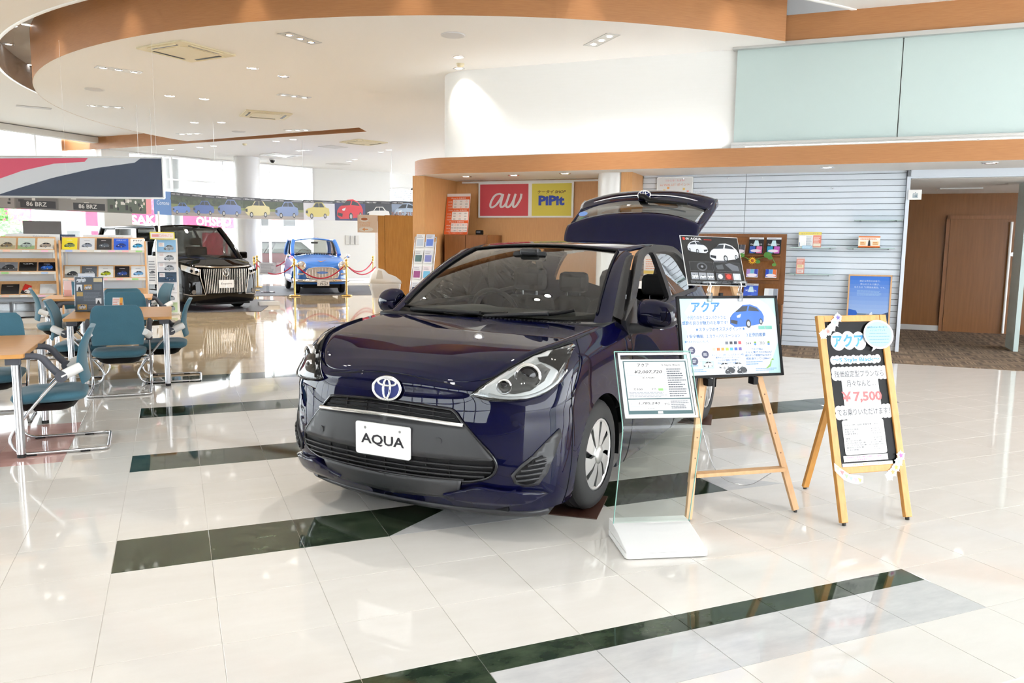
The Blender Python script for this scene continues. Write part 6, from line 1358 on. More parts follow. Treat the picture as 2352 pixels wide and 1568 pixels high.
def cabin(parent, paint, b, t, zb, zt, zr, glass, wb, wt, inset=.07, rear=True, crown=.03):
    """b/t: x of base front/back and top front/back; wb/wt half widths; zb/zt heights, zr roof crown"""
    def pt(u, v, s):    # u 0..1 front->back along side, v base->top
        return np.array([(b[0] + (b[1] - b[0]) * u) * (1 - v) + (t[0] + (t[1] - t[0]) * u) * v, s * (wb * (1 - v) + wt * v + .02 * 4 * v * (1 - v)), zb * (1 - v) + zt * v])
    roof = [[(t[0] + (t[1] - t[0]) * u + (.05 * (1 - f * f) if u == 0 else 0), wt * f, zt + (zr - zt) * (1 - abs(f) ** 2.2) * (math.sin(math.pi * min(max(u, .12), .88)) ** .5)) for f in np.linspace(-1, 1, 13)] for u in np.linspace(0, 1, 9)]
    solid(B().grid(roof).obj('roof', paint, parent), .03)
    ws_ = [[(b[0] * (1 - v) + t[0] * v + (.10 * (1 - v) + .05 * v) * (1 - f * f), (wb * (1 - v) + wt * v - inset) * f, zb * (1 - v) + zt * v + .015) for f in np.linspace(-1, 1, 11)] for v in np.linspace(0, 1, 6)]
    B().grid(ws_).obj('windscreen', glass, parent)
    if rear:
        rw = [[(b[1] * (1 - v) + t[1] * v - .04 * (1 - f * f), (wb * (1 - v) + wt * v - inset) * f, zb * (1 - v) + zt * v) for f in np.linspace(-1, 1, 9)] for v in np.linspace(0, 1, 5)]
        B().grid(rw).obj('rear_window', glass, parent)
    for s in (1, -1):
        for u in (0, .42, 1):
            pp = [pt(u, v, s) for v in np.linspace(-.05, 1, 8)]; B().tube([tuple(p) for p in pp], .06 if u != .42 else .035, 6).obj('pillar', paint if u != .42 else 'dark_trim', parent)
        for u0, u1 in ((.03, .40), (.44, .97)):
            g = [[pt(u, v, s) for v in np.linspace(0.02, .97, 5)] for u in np.linspace(u0, u1, 6)]; B().grid(g).obj('side_window', glass, parent)
        B().tube([tuple(pt(u, 1, s)) for u in np.linspace(0, 1, 8)], .04, 6).obj('roof_rail', paint, parent)
def flatpoly(name, pts, x, m, parent, th=.015): return B().prism(pts, x - th, x, 'x').obj(name, m, parent)
# ---- black minivan
VN = thing('minivan', 'black minivan with a tall barred grille and Esquire plate', 'car', (.99, 17.5, .0085), math.radians(-65))
vpl = [(0, 0), (-.008, .3), (-.035, .55), (-.10, .72), (-.24, .815), (-.5, .845), (-1.2, .8475), (-2.5, .8475), (-4.0, .845), (-4.55, .80), (-4.69, .5), (-4.69, 0)]
vrg = [(-.09, 0, .93), (-.10, .3, .93), (-.13, .52, .935), (-.22, .68, .96), (-.40, .755, 1.0), (-.62, .775, 1.04), (-1.2, .80, 1.08), (-2.5, .80, 1.08), (-4.0, .80, 1.08), (-4.5, .76, 1.08), (-4.62, .5, 1.05), (-4.62, 0, 1.05)]
VS = loft(vpl, vrg, [.16, .24, .34, .46, .60, .76], [.07, .02, 0, .002, .01, .035], [.03, .01, 0, 0, 0, .01], 3, 5)
arched(VS, (-.90, -3.75), .36, .32).obj('body', 'black_car', VN)
vr = crom(vrg, 6); dk_ = deck(vr, 33, lambda x: float(np.interp(x, [-1, -.75, -.4, -.09], [1.16, 1.14, 1.06, .932]))).obj('bonnet', 'black_car', VN)
cabin(VN, 'black_car', (-.82, -4.55), (-1.52, -4.35), 1.07, 1.70, 1.82, 'glass_rear', .79, .70)
box('dashboard', (-1.25, -.7, .9), (-.95, .7, 1.12), 'dash', VN)
for y in (-.36, .36): B().box((-2.0, y - .24, .6), (-1.86, y + .24, 1.30), .05).obj('seat_back', 'seat', VN); B().box((-2.02, y - .13, 1.33), (-1.9, y + .13, 1.5), .04).obj('headrest', 'seat', VN)
flatpoly('grille_back', [(-.50, .865), (.50, .865), (.44, .36), (-.44, .36)], .012, 'black', VN)
for k in range(25):
    y = -.47 + .94 * k / 24; B().tube([(.022, y * .92, .37), (.020, y, .86)], .0085, 5).obj('grille_bar', 'darkchrome', VN)
B().tube(smooth_path([(-.10, -.60, .92), (-.0, -.3, .90), (.02, 0, .895), (-.0, .3, .90), (-.10, .60, .92)], 4), .022, 8).obj('bonnet_strip', 'darkchrome', VN)
for s in (1, -1):
    B().tube([(.0, s * .53, .86), (-.01, s * .53, .70), (.012, s * .44, .34), (-.06, s * .70, .33), (-.2, s * .80, .36)], .013, 6).obj('bumper_trim', 'darkchrome', VN)
    hl = empty('headlight'); hl.parent = VN
    g = [[(-.03, s * .53, .86), (-.04, s * .53, .80), (-.02, s * .56, .73)], [(-.10, s * .68, .90), (-.08, s * .69, .83), (-.06, s * .69, .77)], [(-.30, s * .80, .95), (-.27, s * .815, .89), (-.25, s * .815, .84)]]
    o = B().grid(crom2(np.array(g), 4, 4), True, s > 0).obj('lamp_lens', 'chrome', hl); o.location.x = .022; B().cyl((.0, s * .60, .81), (-.02, s * .60, .81), .028).obj('projector', 'black_gloss', hl); B().cyl((-.03, s * .70, .83), (-.06, s * .70, .83), .028).obj('projector', 'black_gloss', hl)
    B().cyl((-.06, s * .66, .40), (-.04, s * .66, .40), .045, 14).obj('fog_lamp', 'chrome', VN)
    B().box((-1.02, s * .88, 1.05), (-.92, s * 1.05, 1.2), .03).obj('mirror', 'black_car', VN)
    for x in (-.90, -3.75): wheel(VN, x, s * .74, .315, .19, s, 'darkchrome')
pt = B().prism(rrect(-.165, .47, .165, .635, .012), .03, .04, 'x').obj('number_plate', 'white_gloss', VN); p = Print(); p.text('Esquire', 0, -.02, .05, '#4a4648', w=.25, al='c', shear=.2); p.obj('lettering', pt, plane_mtx((.0402, 0, .55), (0, 1, 0), (0, 0, 1)))
em2 = B(); em2.tube([(.03, -.07, .86), (.03, -.055, .74), (.03, 0, .70), (.03, .055, .74), (.03, .07, .86)], .010, 6, True); em2.tube([(.032, -.03, .83), (.032, 0, .75), (.032, .03, .83)], .009, 6); em2.obj('emblem', 'chrome', VN); em2b = None
box('underbody', (-4.5, -.6, .12), (-.1, .6, .28), 'black', VN)
# sliding door standing open on the far side of the shelf
B().box((-3.1, -.95, .35), (-1.9, -.90, 1.08), .02).obj('sliding_door', 'black_car', VN); B().box((-3.05, -.945, 1.12), (-1.95, -.905, 1.68), .01).obj('door_glass', 'glass_rear', VN)
# ---- sky-blue vintage saloon
VT = thing('vintage_car', 'sky blue vintage saloon car with 19-57 plate behind red ropes', 'car', (3.80, 22.33, .0065), math.radians(-91.5))
tpl = [(0, 0), (-.005, .22), (-.03, .44), (-.09, .60), (-.24, .69), (-.5, .72), (-1.2, .735), (-2.2, .735), (-3.2, .715), (-3.75, .62), (-3.86, .35), (-3.88, 0)]
trg = [(-.13, 0, .775), (-.14, .22, .78), (-.16, .42, .83), (-.20, .56, .885), (-.34, .64, .925), (-.6, .655, .965), (-1.2, .66, 1.03), (-2.2, .655, 1.05), (-3.2, .62, 1.02), (-3.6, .52, .98), (-3.7, .3, .95), (-3.72, 0, .95)]
TS = loft(tpl, trg, [.27, .34, .43, .54, .66], [.05, .015, 0, .01, .05], [.03, .01, 0, 0, .012], 3, 5)
arched(TS, (-.62, -2.95), .33, .30, .45).obj('body', 'vint_blue', VT)
tr_ = crom(trg, 6); deck(tr_, 37, lambda x: float(np.interp(x, [-1.25, -.9, -.5, -.25, -.13], [1.11, 1.07, .99, .89, .78])), pw=1.8).obj('bonnet', 'vint_blue', VT)
cabin(VT, 'vint_blue', (-1.20, -3.05), (-1.58, -2.75), 1.085, 1.475, 1.575, 'glass_car', .66, .585, inset=.06)
B().tube([tuple(p) for p in [(-1.12, -.58, 1.11), (-1.09, 0, 1.115), (-1.12, .58, 1.11)]], .012, 6).obj('screen_seal', 'dark_trim', VT)
for k in range(15): B().box((-1.02 + .06 * (abs(k - 7) / 7) ** 2 * -1, -.49 + k * .07 - .022, 1.075), (-.985 - .06 * (abs(k - 7) / 7) ** 2, -.49 + k * .07 + .022, 1.098)).obj('scuttle_vent', 'black', VT)
gp = [(-.42, .46), (-.45, .56), (-.43, .65), (-.36, .705), (-.2, .735), (0, .742), (.2, .735), (.36, .705), (.43, .65), (.45, .56), (.42, .46), (.3, .43), (0, .42), (-.3, .43)]
flatpoly('grille_mesh', gp, .012, 'alu', VT); B().tube([(.016, y, z) for y, z in gp], .013, 6, True).obj('grille_ring', 'chrome', VT)
for k in range(9): y = -.36 + k * .09; B().tube([(.02, y, .435), (.02, y, .72 - .06 * (abs(y) / .36) ** 2)], .006, 5).obj('grille_bar', 'chrome', VT)
for z in (.50, .64): B().tube([(.02, -.42, z), (.02, .42, z)], .005, 5).obj('grille_bar', 'chrome', VT)
bd2 = B().prism(ell(0, .595, .155, .032, 20), .026, .034, 'x').obj('name_badge', 'vint_blue', VT); p = Print(); p.text('Corona', 0, -.014, .03, '#d8e4f0', w=.2, al='c', shear=.2); p.obj('lettering', bd2, plane_mtx((.0342, 0, .595), (0, 1, 0), (0, 0, 1)))
B().tube(smooth_path([(-.42, -.74, .375), (-.12, -.71, .375), (.06, -.5, .375), (.10, 0, .375), (.06, .5, .375), (-.12, .71, .375), (-.42, .74, .375)], 5), .048, 10).obj('bumper', 'chrome', VT)
for s in (1, -1):
    hl = empty('headlight'); hl.parent = VT; B().lathe([(.118, -.10), (.125, .0), (.108, .022), (.10, .012)], 24, (.01, s * .56, .785), 'x').obj('lamp_ring', 'chrome', hl); B().lathe([(.10, .012), (.07, .03), (.001, .038)], 20, (.01, s * .56, .785), 'x').obj('lamp_lens', 'silver', hl)
    B().box((-.03, s * .50, .535), (.0, s * .66, .58), .015).obj('indicator', 'chrome', VT)
    mi = empty('wing_mirror'); mi.parent = VT; B().tube([(-.62, s * .68, .96), (-.62, s * .76, 1.02), (-.62, s * .81, 1.04)], .012, 6).obj('stalk', 'chrome', mi); B().lathe([(.001, .05), (.045, .03), (.055, 0), (.04, -.02), (.001, -.025)], 16, (-.63, s * .83, 1.045), 'x').obj('mirror_head', 'chrome', mi)
    for x in (-.62, -2.95): wheel(VT, x, s * .62, .30, .145, s, 'offwhite', 12)
pt = B().prism(rrect(-.165, .235, .165, .40, .01), .150, .158, 'x').obj('number_plate', 'white_gloss', VT); p = Print(); p.text('19-57', .02, -.065, .075, '#3a4440', w=.22, al='c', bold=.01); p.lines(-.05, .035, .08, .06, 1, '#6a7470', 1); p.text('と', -.15, -.03, .03, '#5a6460'); p.obj('lettering', pt, plane_mtx((.1582, 0, .3175), (0, 1, 0), (0, 0, 1)))
bv = B(); bv.prism([(-.10, .93), (0, .875), (.16, .945), (.01, .90)], -.24, -.225, 'x'); o = bv.obj('bonnet_badge', 'gold', VT)
box('underbody', (-3.6, -.5, .16), (-.15, .5, .30), 'black', VT); box('dashboard', (-1.45, -.58, .95), (-1.2, .58, 1.08), 'interior', VT)
st3 = B(); st3.tube([(-1.62 + .05 * math.sin(a), -.3 + .19 * math.cos(a), 1.06 + .15 * math.sin(a)) for a in np.linspace(0, 2 * math.pi, 25)[:-1]], .012, 6, True); st3.obj('steering_wheel', 'offwhite', VT)
B().prism(rrect(-.10, 1.385, .10, 1.44, .02), -1.50, -1.49, 'x').obj('interior_mirror', 'dark_trim', VT)
for y in (-.3, .3): B().box((-2.1, y - .24, .5), (-1.95, y + .24, 1.08), .05).obj('seat_back', 'interior', VT)
# ---- dark red hatchback parked outside the far window
PC = thing('parked_car', 'dark red car parked outside behind the vintage saloon', 'car', (1.1, 32.6, 0), math.radians(182))
arched(loft([(0, 0), (-.02, .4), (-.12, .68), (-.4, .8), (-1.2, .85), (-3.4, .85), (-4.1, .75), (-4.3, .4), (-4.3, 0)], [(-.1, 0, .75), (-.1, .4, .75), (-.2, .6, .78), (-.5, .7, .85), (-1.2, .75, .95), (-3.2, .75, 1.0), (-3.9, .65, 1.02), (-4.1, .35, 1.0), (-4.1, 0, 1.0)], [.2, .3, .45, .6], [.05, 0, 0, .03], [.03, 0, 0, .01], 2, 4), (-.85, -3.4), .35, .31).obj('body', mat('maroon_paint', (.10, .006, .012), .2, coat=1), PC)
deck(crom([(-.1, 0, .75), (-.1, .4, .75), (-.2, .6, .78), (-.5, .7, .85), (-1.2, .75, .95)], 6), 25, lambda x: float(np.interp(x, [-1.2, -.1], [1.0, .76]))).obj('bonnet', 'black_car', PC)
cabin(PC, 'black_car', (-1.1, -4.0), (-1.9, -3.5), .96, 1.40, 1.47, 'glass_rear', .74, .6)
for s in (1, -1):
    for x in (-.85, -3.4): wheel(PC, x, s * .75, .31, .18, s, 'alu')
# ================================================================ mats, ropes, boards
for pts, lb, nm in (([(1.6, 22.0), (5.6, 21.75), (6.4, 26.6), (1.3, 26.9)], 'dark grey floor mat under the vintage saloon', 'display_mat'), ([(-2.6, 19.2), (.2, 17.25), (1.65, 17.15), (2.3, 20.3), (-.5, 23.2)], 'dark grey floor mat under the black minivan', 'display_mat')):
    tag(B().prism(pts, .0, .006).obj(nm, 'mat_dark'), lb, 'mat')
def stanchion(x, y, lb):
    t = thing('rope_post', lb, 'stanchion', (x, y, .006), 0, 'brass rope posts'); B().lathe([(.001, 0), (.15, 0), (.15, .015), (.13, .028), (.03, .035)], 24).obj('base', 'gold', t); B().cyl((0, 0, .03), (0, 0, .90), .024, 14).obj('pole', 'gold', t)
    B().lathe([(.03, .84), (.036, .85), (.036, .90), (.024, .91), (.018, .925), (.035, .945), (.038, .965), (.03, .985), (.001, .995)], 16).obj('finial', 'gold', t); return (x, y, .875)
PS1 = stanchion(2.97, 21.75, 'brass rope post in front of the vintage car, at its left'); PS2 = stanchion(4.30, 21.5, 'brass rope post in front of the vintage car, at its right')
PS3 = stanchion(6.15, 26.3, 'brass rope post against the white back wall'); PS4 = stanchion(2.17, 24.2, 'nearer of the two brass rope posts behind the minivan'); PS5 = stanchion(2.42, 26.0, 'farther of the two brass rope posts behind the minivan'); PS6 = stanchion(5.75, 23.8, 'brass rope post half hidden by the drinks cabinet')
def rope(a, b, sag, lb):
    t = thing('red_rope', lb, 'rope', (0, 0, 0), 0, 'red barrier ropes'); a, b = Vector(a), Vector(b); d = (b - a).normalized() * .04
    pts = [tuple((a + d).lerp(b - d, u) + Vector((0, 0, -.04 - sag * 4 * u * (1 - u)))) for u in np.linspace(0, 1, 17)]; B().tube(pts, .017, 8).obj('cord', 'red_rope', t)
    for q in (0, -1): i = 0 if q == 0 else -1; j = 1 if q == 0 else -2; v = Vector(pts[j]) - Vector(pts[i]); B().tube([pts[i], tuple(Vector(pts[i]) + v * .6)], .024, 8).obj('end_cap', 'gold', t)
rope(PS1, PS2, .36, 'red rope sagging across the front of the vintage car'); rope(PS2, PS6, .30, 'red rope from the front right post to the drinks cabinet'); rope(PS2, PS3, .26, 'thin red rope running back to the white wall'); rope(PS1, PS4, .30, 'red rope on the left side of the vintage car'); rope(PS4, PS5, .25, 'red rope between the two posts behind the minivan'); rope(PS5, (3.4, 26.5, .89), .2, 'red rope passing behind the vintage car')
IB = thing('info_board', 'white information sheet on a clear stand left of the vintage car', 'board', (2.21, 23.3, 0), math.radians(-5)); m = plane_mtx((0, 0, .50), (1, 0, -.03), (0, .25, 1)); B().box((0, 0, -.008), (.47, .38, 0)).xf(m).obj('panel', 'clear_plastic', IB); p = Print(); p.rect(.02, .02, .45, .36, '#e8eaee', 0); p.lines(.05, .06, .42, .33, 8, '#b0b4bc', 1); p.rect(.03, .06, .44, .075, '#9aa0ac', 1); p.obj('print', IB, m)
box('post', (.19, .1, .02), (.27, .12, .56), 'clear_plastic', IB); box('foot', (.05, -.06, .006), (.42, .25, .022), 'clear_plastic', IB)
t = thing('floor_ramp', 'small beige wedge lying on the floor beside the minivan', 'ramp', (1.76, 18.62, 0), math.radians(8)); B().prism([(0, 0), (.18, 0), (.14, .09), (.02, .09)], 0, .46, 'x').obj('wedge', 'offwhite', t); B().box((.02, .02, .09), (.44, .13, .094)).obj('tread', 'offwhite', t)
# ---- hanging banners
bn = [(-.313, 18.097, 1.968, 2.454), (.015, 18.5, 1.97, 2.458), (.425, 18.945, 1.972, 2.46), (.953, 19.527, 1.974, 2.466), (1.602, 20.237, 1.976, 2.479), (2.376, 20.966, 1.992, 2.498), (3.243, 21.76, 2.016, 2.535), (4.207, 22.51, 2.042, 2.588), (5.176, 23.025, 2.063, 2.63), (6.037, 23.332, 2.083, 2.66), (6.982, 23.588, 2.103, 2.692)]
HB = thing('photo_banner', 'long curved hanging banner of old saloon car photos by year', 'banner', (0, 0, 0))
yr = [None, '1957-1960', '1960-1964', '1964-1970', '1970-1973', '1973-1978', '1978-1982', '1982-1998', '1983-1987', '1987-1992']
cs = [None, ('#6c8fd8', 1), ('#5470b8', 1), ('#6a7eb4', 1), ('#c8c090', 1), ('#7a90c0', 1), ('#d8cc78', 1), ('#d83040', 0), ('#e8eaea', 1), ('#a8bcd4', 0)]
for k in range(10):
    a, b = bn[k], bn[k + 1]; L_ = math.hypot(b[0] - a[0], b[1] - a[1]); hgt = ((a[3] - a[2]) + (b[3] - b[2])) / 2; m = plane_mtx((a[0], a[1], a[2]), (b[0] - a[0], b[1] - a[1], b[2] - a[2]), (0, 0, 1))
    B().box((0, 0, -.006), (L_, hgt, 0)).xf(m).obj('banner_panel', 'paper_white', HB); p = Print(.0008, .001)
    if k == 0: p.rect(0, 0, L_, hgt, '#5a88c8', 0); p.text('Corona', L_ * .16, hgt * .42, hgt * .18, '#dfe8f4', 2, w=L_ * .72, shear=.3)
    else:
        bgc = '#d8dae4' if k == 6 else '#333a6a' if k == 7 else '#3a3e46' if k == 8 else '#8a9ab4' if k == 9 else '#39452f'
        p.rect(0, 0, L_, hgt, bgc, 0)
        if k < 6:
            p.rect(0, hgt * .38, L_, hgt * .50, '#7a8450', 1); p.rect(0, 0, L_, hgt * .38, '#8e8a84', 1); p.rect(0, 0, L_, hgt * .16, '#a39c98', 2)
            for j in range(14): x_, r_ = random.uniform(.06, .94) * L_, random.uniform(.05, .06); p.ell(x_, hgt * random.uniform(.58, .76), r_, r_ * .8, random.choice(['#2c3826', '#4a583c', '#42503a']), 1, 8)
        p.rect(0, hgt * .86, L_, hgt, '#2e2f36', 3); p.text(yr[k], L_ * .03, hgt * .885, hgt * .07, '#dfe0e4', 4, w=min(.36, L_ * .4)); p.lines(L_ * .6, hgt * .89, L_ * .95, hgt * .945, 1, '#b0b2ba', 4, .1)
        c_, kd = cs[k]; wd = min(L_ * .86, hgt * 1.75); p.car(L_ * .06, hgt * .06, wd, c_, 3, False, kd)
    p.obj('print', HB, m)
for k in (0, 3, 6, 9): B().cyl((bn[k][0], bn[k][1], bn[k][3]), (bn[k][0], bn[k][1], Z2 - .006), .004, 5).obj('wire', 'alu', HB)
LB = thing('race_banner', 'long hanging banner of grey racing photos below the red and navy panel', 'banner', (0, 0, 0)); a, b = (-4.2, 15.2), (-.36, 17.95); L_ = math.hypot(b[0] - a[0], b[1] - a[1]); m = plane_mtx((*a, 1.96), (b[0] - a[0], b[1] - a[1], 0), (0, 0, 1))
B().box((0, 0, -.006), (L_, .53, 0)).xf(m).obj('banner_panel', 'paper_white', LB); p = Print(.0008, .001); p.rect(0, 0, L_, .53, '#7c7874', 0); seg = [(0, .12, '#8a8682'), (.12, .30, '#4a4a4e'), (.30, .44, '#9a9490'), (.44, .60, '#6e6a68'), (.60, .80, '#8e8a86'), (.80, .985, '#5a6458')]
for s0, s1, c_ in seg:
    p.rect(L_ * s0 + .01, .015, L_ * s1 - .01, .515, c_, 1)
    for j in range(10): x_ = random.uniform(L_ * s0 + .05, L_ * s1 - .1); y_ = random.uniform(.03, .4); p.rect(x_, y_, x_ + random.uniform(.03, .1), y_ + random.uniform(.03, .1), random.choice(['#2e2e32', '#b8b4ae', '#3c3a3a', '#d4d0ca']), 2)
for s0 in (.48, .68): p.rect(L_ * s0 - .1, .03, L_ * s0 + .52, .16, '#2c2c30', 3); p.text('86 BRZ', L_ * s0, .06, .08, '#cfccc8', 4, w=.36, bold=.02)
for j in range(26): p.ell(L_ * .82 + random.random() * L_ * .15, random.uniform(.06, .40), .022, .035, random.choice(['#e0ddd8', '#c04a4a', '#4a7a5a', '#2e3034', '#d8c8b8']), 3, 8)
p.rect(L_ * .975, 0, L_, .53, '#f0a0a8', 3); p.obj('print', LB, m)
for u in (.3, .95): q_ = Vector((*a, 2.49)).lerp(Vector((*b, 2.49)), u); B().cyl(q_[:], (q_[0], q_[1], Z2 - .006), .004, 5).obj('wire', 'alu', LB)
HP = thing('hanging_panel', 'large hanging panel with red, white and navy swoosh', 'sign', (0, 0, 0)); a, b = (-3.75, 13.75), (-.08, 12.0); L_ = math.hypot(b[0] - a[0], b[1] - a[1]); hg = .545; m = plane_mtx((*a, 2.015), (b[0] - a[0], b[1] - a[1], 0), (0, 0, 1))
B().box((0, 0, -.02), (L_, hg, 0)).xf(m).obj('panel', 'white', HP); p = Print(.0008, .001); p.rect(.012, .012, L_ - .012, hg - .012, '#dfe5ee', 0); e = L_ - .012
p.poly([(e, .014), (e, hg - .014), (e - .29, hg - .014), (e - .37, hg - .07), (e - .95, hg * .72), (e - 1.55, hg * .47), (e - 2.05, hg * .20), (e - 2.35, .014)], '#46526a', 2)
p.poly([(e - 1.02, hg - .014), (e - 1.07, hg - .065), (e - 1.5, hg * .83), (e - 1.95, hg * .65), (e - 2.6, hg * .25), (e - 3.2, .014), (e - 4, .014), (e - 4, hg - .05), (e - 1.6, hg - .02)], '#e8607e', 2); p.obj('print', HP, m)
fr = B()
for u0, v0, u1, v1 in ((0, -.012, L_, .006), (0, hg - .006, L_, hg + .012), (L_ - .006, 0, L_ + .012, hg)): fr.box((u0, v0, -.025), (u1, v1, .008))
fr.xf(m).obj('frame', 'alu', HP)
for u in (.08, 1.35): q_ = Vector((*b, 2.56)).lerp(Vector((*a, 2.56)), u / L_); B().cyl((q_[0], q_[1], 2.0), (q_[0], q_[1], Z2 - .006), .0018, 5).obj('wire', 'white', HP)
t = thing('panel_display', 'dark grey display panel standing behind the left shelving unit', 'board', (-2.75, 18.7, 0)); B().box((0, 0, 1.1), (.68, .03, 1.80), .005).obj('panel', mat('display_grey', (.12, .11, .11), .4), t); 
for x in (.08, .58): box('leg', (x, 0, 0), (x + .03, .03, 1.1), 'alu', t)
# ================================================================ ceiling fittings
def ac_unit(x, y, rz, lb, m='ac_cream', z=Z2):
    t = thing('air_conditioner', lb, 'air conditioner', (x, y, z), math.radians(rz), 'ceiling air conditioners')
    fo_ = B(); fo_.prism(rrect(-.47, -.47, .47, .47, .03), -.022, -.001); fo_.obj('panel', m, t); B().prism([(-.30, -.22), (-.22, -.30), (.22, -.30), (.30, -.22), (.30, .22), (.22, .30), (-.22, .30), (-.30, .22)], -.030, -.020).obj('intake', m, t)
    for k in range(4):
        b = B().box((-.26, .345, -.026), (.26, .385, -.0215)); b.xf(Matrix.Rotation(k * math.pi / 2, 4, 'Z')); b.obj('louvre', 'dark_trim', t)
        b = B().box((-.27, .39, -.032), (.27, .43, -.022)); b.xf(Matrix.Rotation(k * math.pi / 2, 4, 'Z')); b.obj('flap', m, t)
ac_unit(.29, 12.5, 38, 'cream ceiling air conditioner nearest the camera'); ac_unit(1.92, 17.89, 4, 'ceiling air conditioner in the middle of the round ceiling'); ac_unit(4.80, 21.48, 20, 'cream ceiling air conditioner closest to the white wall'); ac_unit(3.2, 25.9, 22, 'white ceiling air conditioner near the far windows', 'white')
spots = []
def spot(x, y, z, e, size=112, col_=(1, .95, .88), tgt=None, r=.05):
    d = bpy.data.lights.new('downlight_beam', 'SPOT'); d.energy = e * .85; d.spot_size = math.radians(size); d.spot_blend = .6; d.shadow_soft_size = r; d.color = col_
    o = bpy.data.objects.new('downlight_beam', d); return o, tgt
def slot_lamp(a, b, z, lb, e=60, n=3):
    L_ = math.hypot(b[0] - a[0], b[1] - a[1]); rz = math.atan2(b[1] - a[1], b[0] - a[0]); t = thing('slot_lamp', lb, 'ceiling lamp', (a[0], a[1], z), rz, 'recessed slot lamps')
    fr = B()
    for q in (((0, -.10), (L_, -.085)), ((0, .085), (L_, .10)), ((0, -.10), (.015, .10)), ((L_ - .015, -.10), (L_, .10))): fr.box((*q[0], -.006), (*q[1], -.0005))
    fr.obj('frame', 'alu', t); B().box((.015, -.085, -.004), (L_ - .015, .085, -.001)).obj('recess', 'offwhite', t)
    for k in range(n):
        x = L_ * (k + .5) / n; B().lathe([(.058, -.005), (.045, -.010), (.03, -.006)], 16, (x, 0, 0)).obj('bezel', 'chrome', t); B().lathe([(.035, -.0105), (.001, -.0105)], 14, (x, 0, 0)).obj('bulb', 'lamp_soft', t)
    if e: o, _ = spot(0, 0, 0, e); link(o, t); o.location = (L_ / 2, 0, -.03)
for k, (a, b, lb) in enumerate((((1.41, 10.88), (1.89, 11.26), 'recessed slot lamp nearest the camera, left of centre'), ((5.25, 9.76), (5.23, 9.1), 'recessed slot lamp nearest the white wall'), ((-.99, 14.24), (-.35, 14.42), 'recessed slot lamp left of the nearest air conditioner'), ((-1.46, 18.38), (-.80, 18.32), 'recessed slot lamp near the left rim of the round ceiling'), ((1.87, 15.34), (2.46, 15.47), 'recessed slot lamp in the middle of the round ceiling'), ((2.61, 20.16), (3.14, 19.79), 'recessed slot lamp beside the copper ceiling slot'), ((.25, 22.2), (.75, 21.75), 'recessed slot lamp at the left end of the copper ceiling slot'), ((3.49, 24.48), (3.80, 24.06), 'recessed slot lamp beyond the copper ceiling slot'))): slot_lamp(a, b, Z2, lb, (130, 130, 130, 0, 230, 150, 0, 120)[k])
def downlight(x, y, z, lb, e=40, grp='round downlights', emi='lamp', size=112, tilt=None, r=.075):
    t = thing('downlight', lb, 'ceiling lamp', (x, y, z), 0, grp); B().lathe([(r * 1.25, -.001), (r * 1.25, -.006), (r, -.010), (r * .75, -.004)], 20).obj('bezel', 'chrome', t); B().lathe([(r * .75, -.005), (.001, -.005)], 18).obj('bulb', emi, t)
    if e:
        o, _ = spot(0, 0, 0, e, size); link(o, t); o.location = (0, 0, -.04)
        if tilt: o.rotation_euler = tilt
dl = [(3.87, 11.16), (4.12, 11.85), (1.25, 13.27), (1.76, 13.67), (.06, 16.45), (.66, 16.49), (.57, 19.83), (1.13, 19.53), (2.66, 22.44), (3.02, 21.84), (.84, 24.98), (1.19, 24.44), (.08, 26.0), (5.78, 23.58), (5.85, 22.92), (2.56, 27.33), (5.49, 26.74), (5.54, 26.09)]
ord_ = ['right of the speaker disc, nearer', 'right of the speaker disc, farther', 'behind the nearest air conditioner, left', 'behind the nearest air conditioner, right', 'left of the ceiling middle', 'next left of the ceiling middle', 'left before the copper slot', 'next left before the copper slot', 'just beyond the copper slot, nearer', 'just beyond the copper slot, farther', 'over the minivan, left', 'over the minivan, right', 'above the corner pier', 'left of the copper band, nearer', 'left of the copper band, farther', 'beside the dome camera', 'over the back wall, nearer', 'over the back wall, farther']
for k, ((x, y), s) in enumerate(zip(dl, ord_)): downlight(x, y, Z2, 'small round downlight ' + s, 60 if k == 1 else 110 if k in (2, 5, 7, 9, 11, 14, 17) else 0, emi='lamp_soft')
for x, y, s in ((-2.05, 15.56, 'nearest'), (-2.58, 17.25, 'middle'), (-2.50, 19.05, 'farthest')): downlight(x, y, Z3 - .002, s + ' downlight inside the ceiling recess at the left', 0, 'recess downlights', 'lamp_soft')
# recess spots that graze the copper fascia
for a_ in (-92, -104, -117, -130, -143, -156, -170):
    x, y = CC[0] + 9.16 * math.cos(math.radians(a_)), CC[1] + 9.16 * math.sin(math.radians(a_)); downlight(x, y, Z3 - .002, 'downlight hidden in the ceiling recess along the copper fascia', 30, 'recess downlights along the fascia', 'lamp_soft', 60)
for s, q, lb in ((5.6, 11.86, 'left'), (4.75, 11.82, 'middle'), (3.87, 11.72, 'right')): x, y, _ = W(s, q); downlight(x, y, 2.53, lb + ' downlight under the soffit above the au sign', 9, 'soffit downlights', 'lamp_soft', 110)
for s, q, lb in ((.15, 11.7, 'soffit downlight above the brown rack end of the slatted wall'), (-1.75, 11.6, 'soffit downlight above the corridor opening')): x, y, _ = W(s, q); downlight(x, y, 2.53, lb, 8, 'soffit downlights', 'lamp_soft', 110)
for x, y, lb in ((3.41, 10.03, 'nearest'), (-1.17, 16.37, 'left'), (1.60, 20.95, 'farthest')): tag(B().lathe([(.16, -.001), (.16, -.008), (.14, -.012), (.001, -.012)], 24).obj('ceiling_speaker', 'recess', None, (x, y, Z2)), lb + ' round grey speaker disc in the round ceiling', 'speaker', 'ceiling speakers')
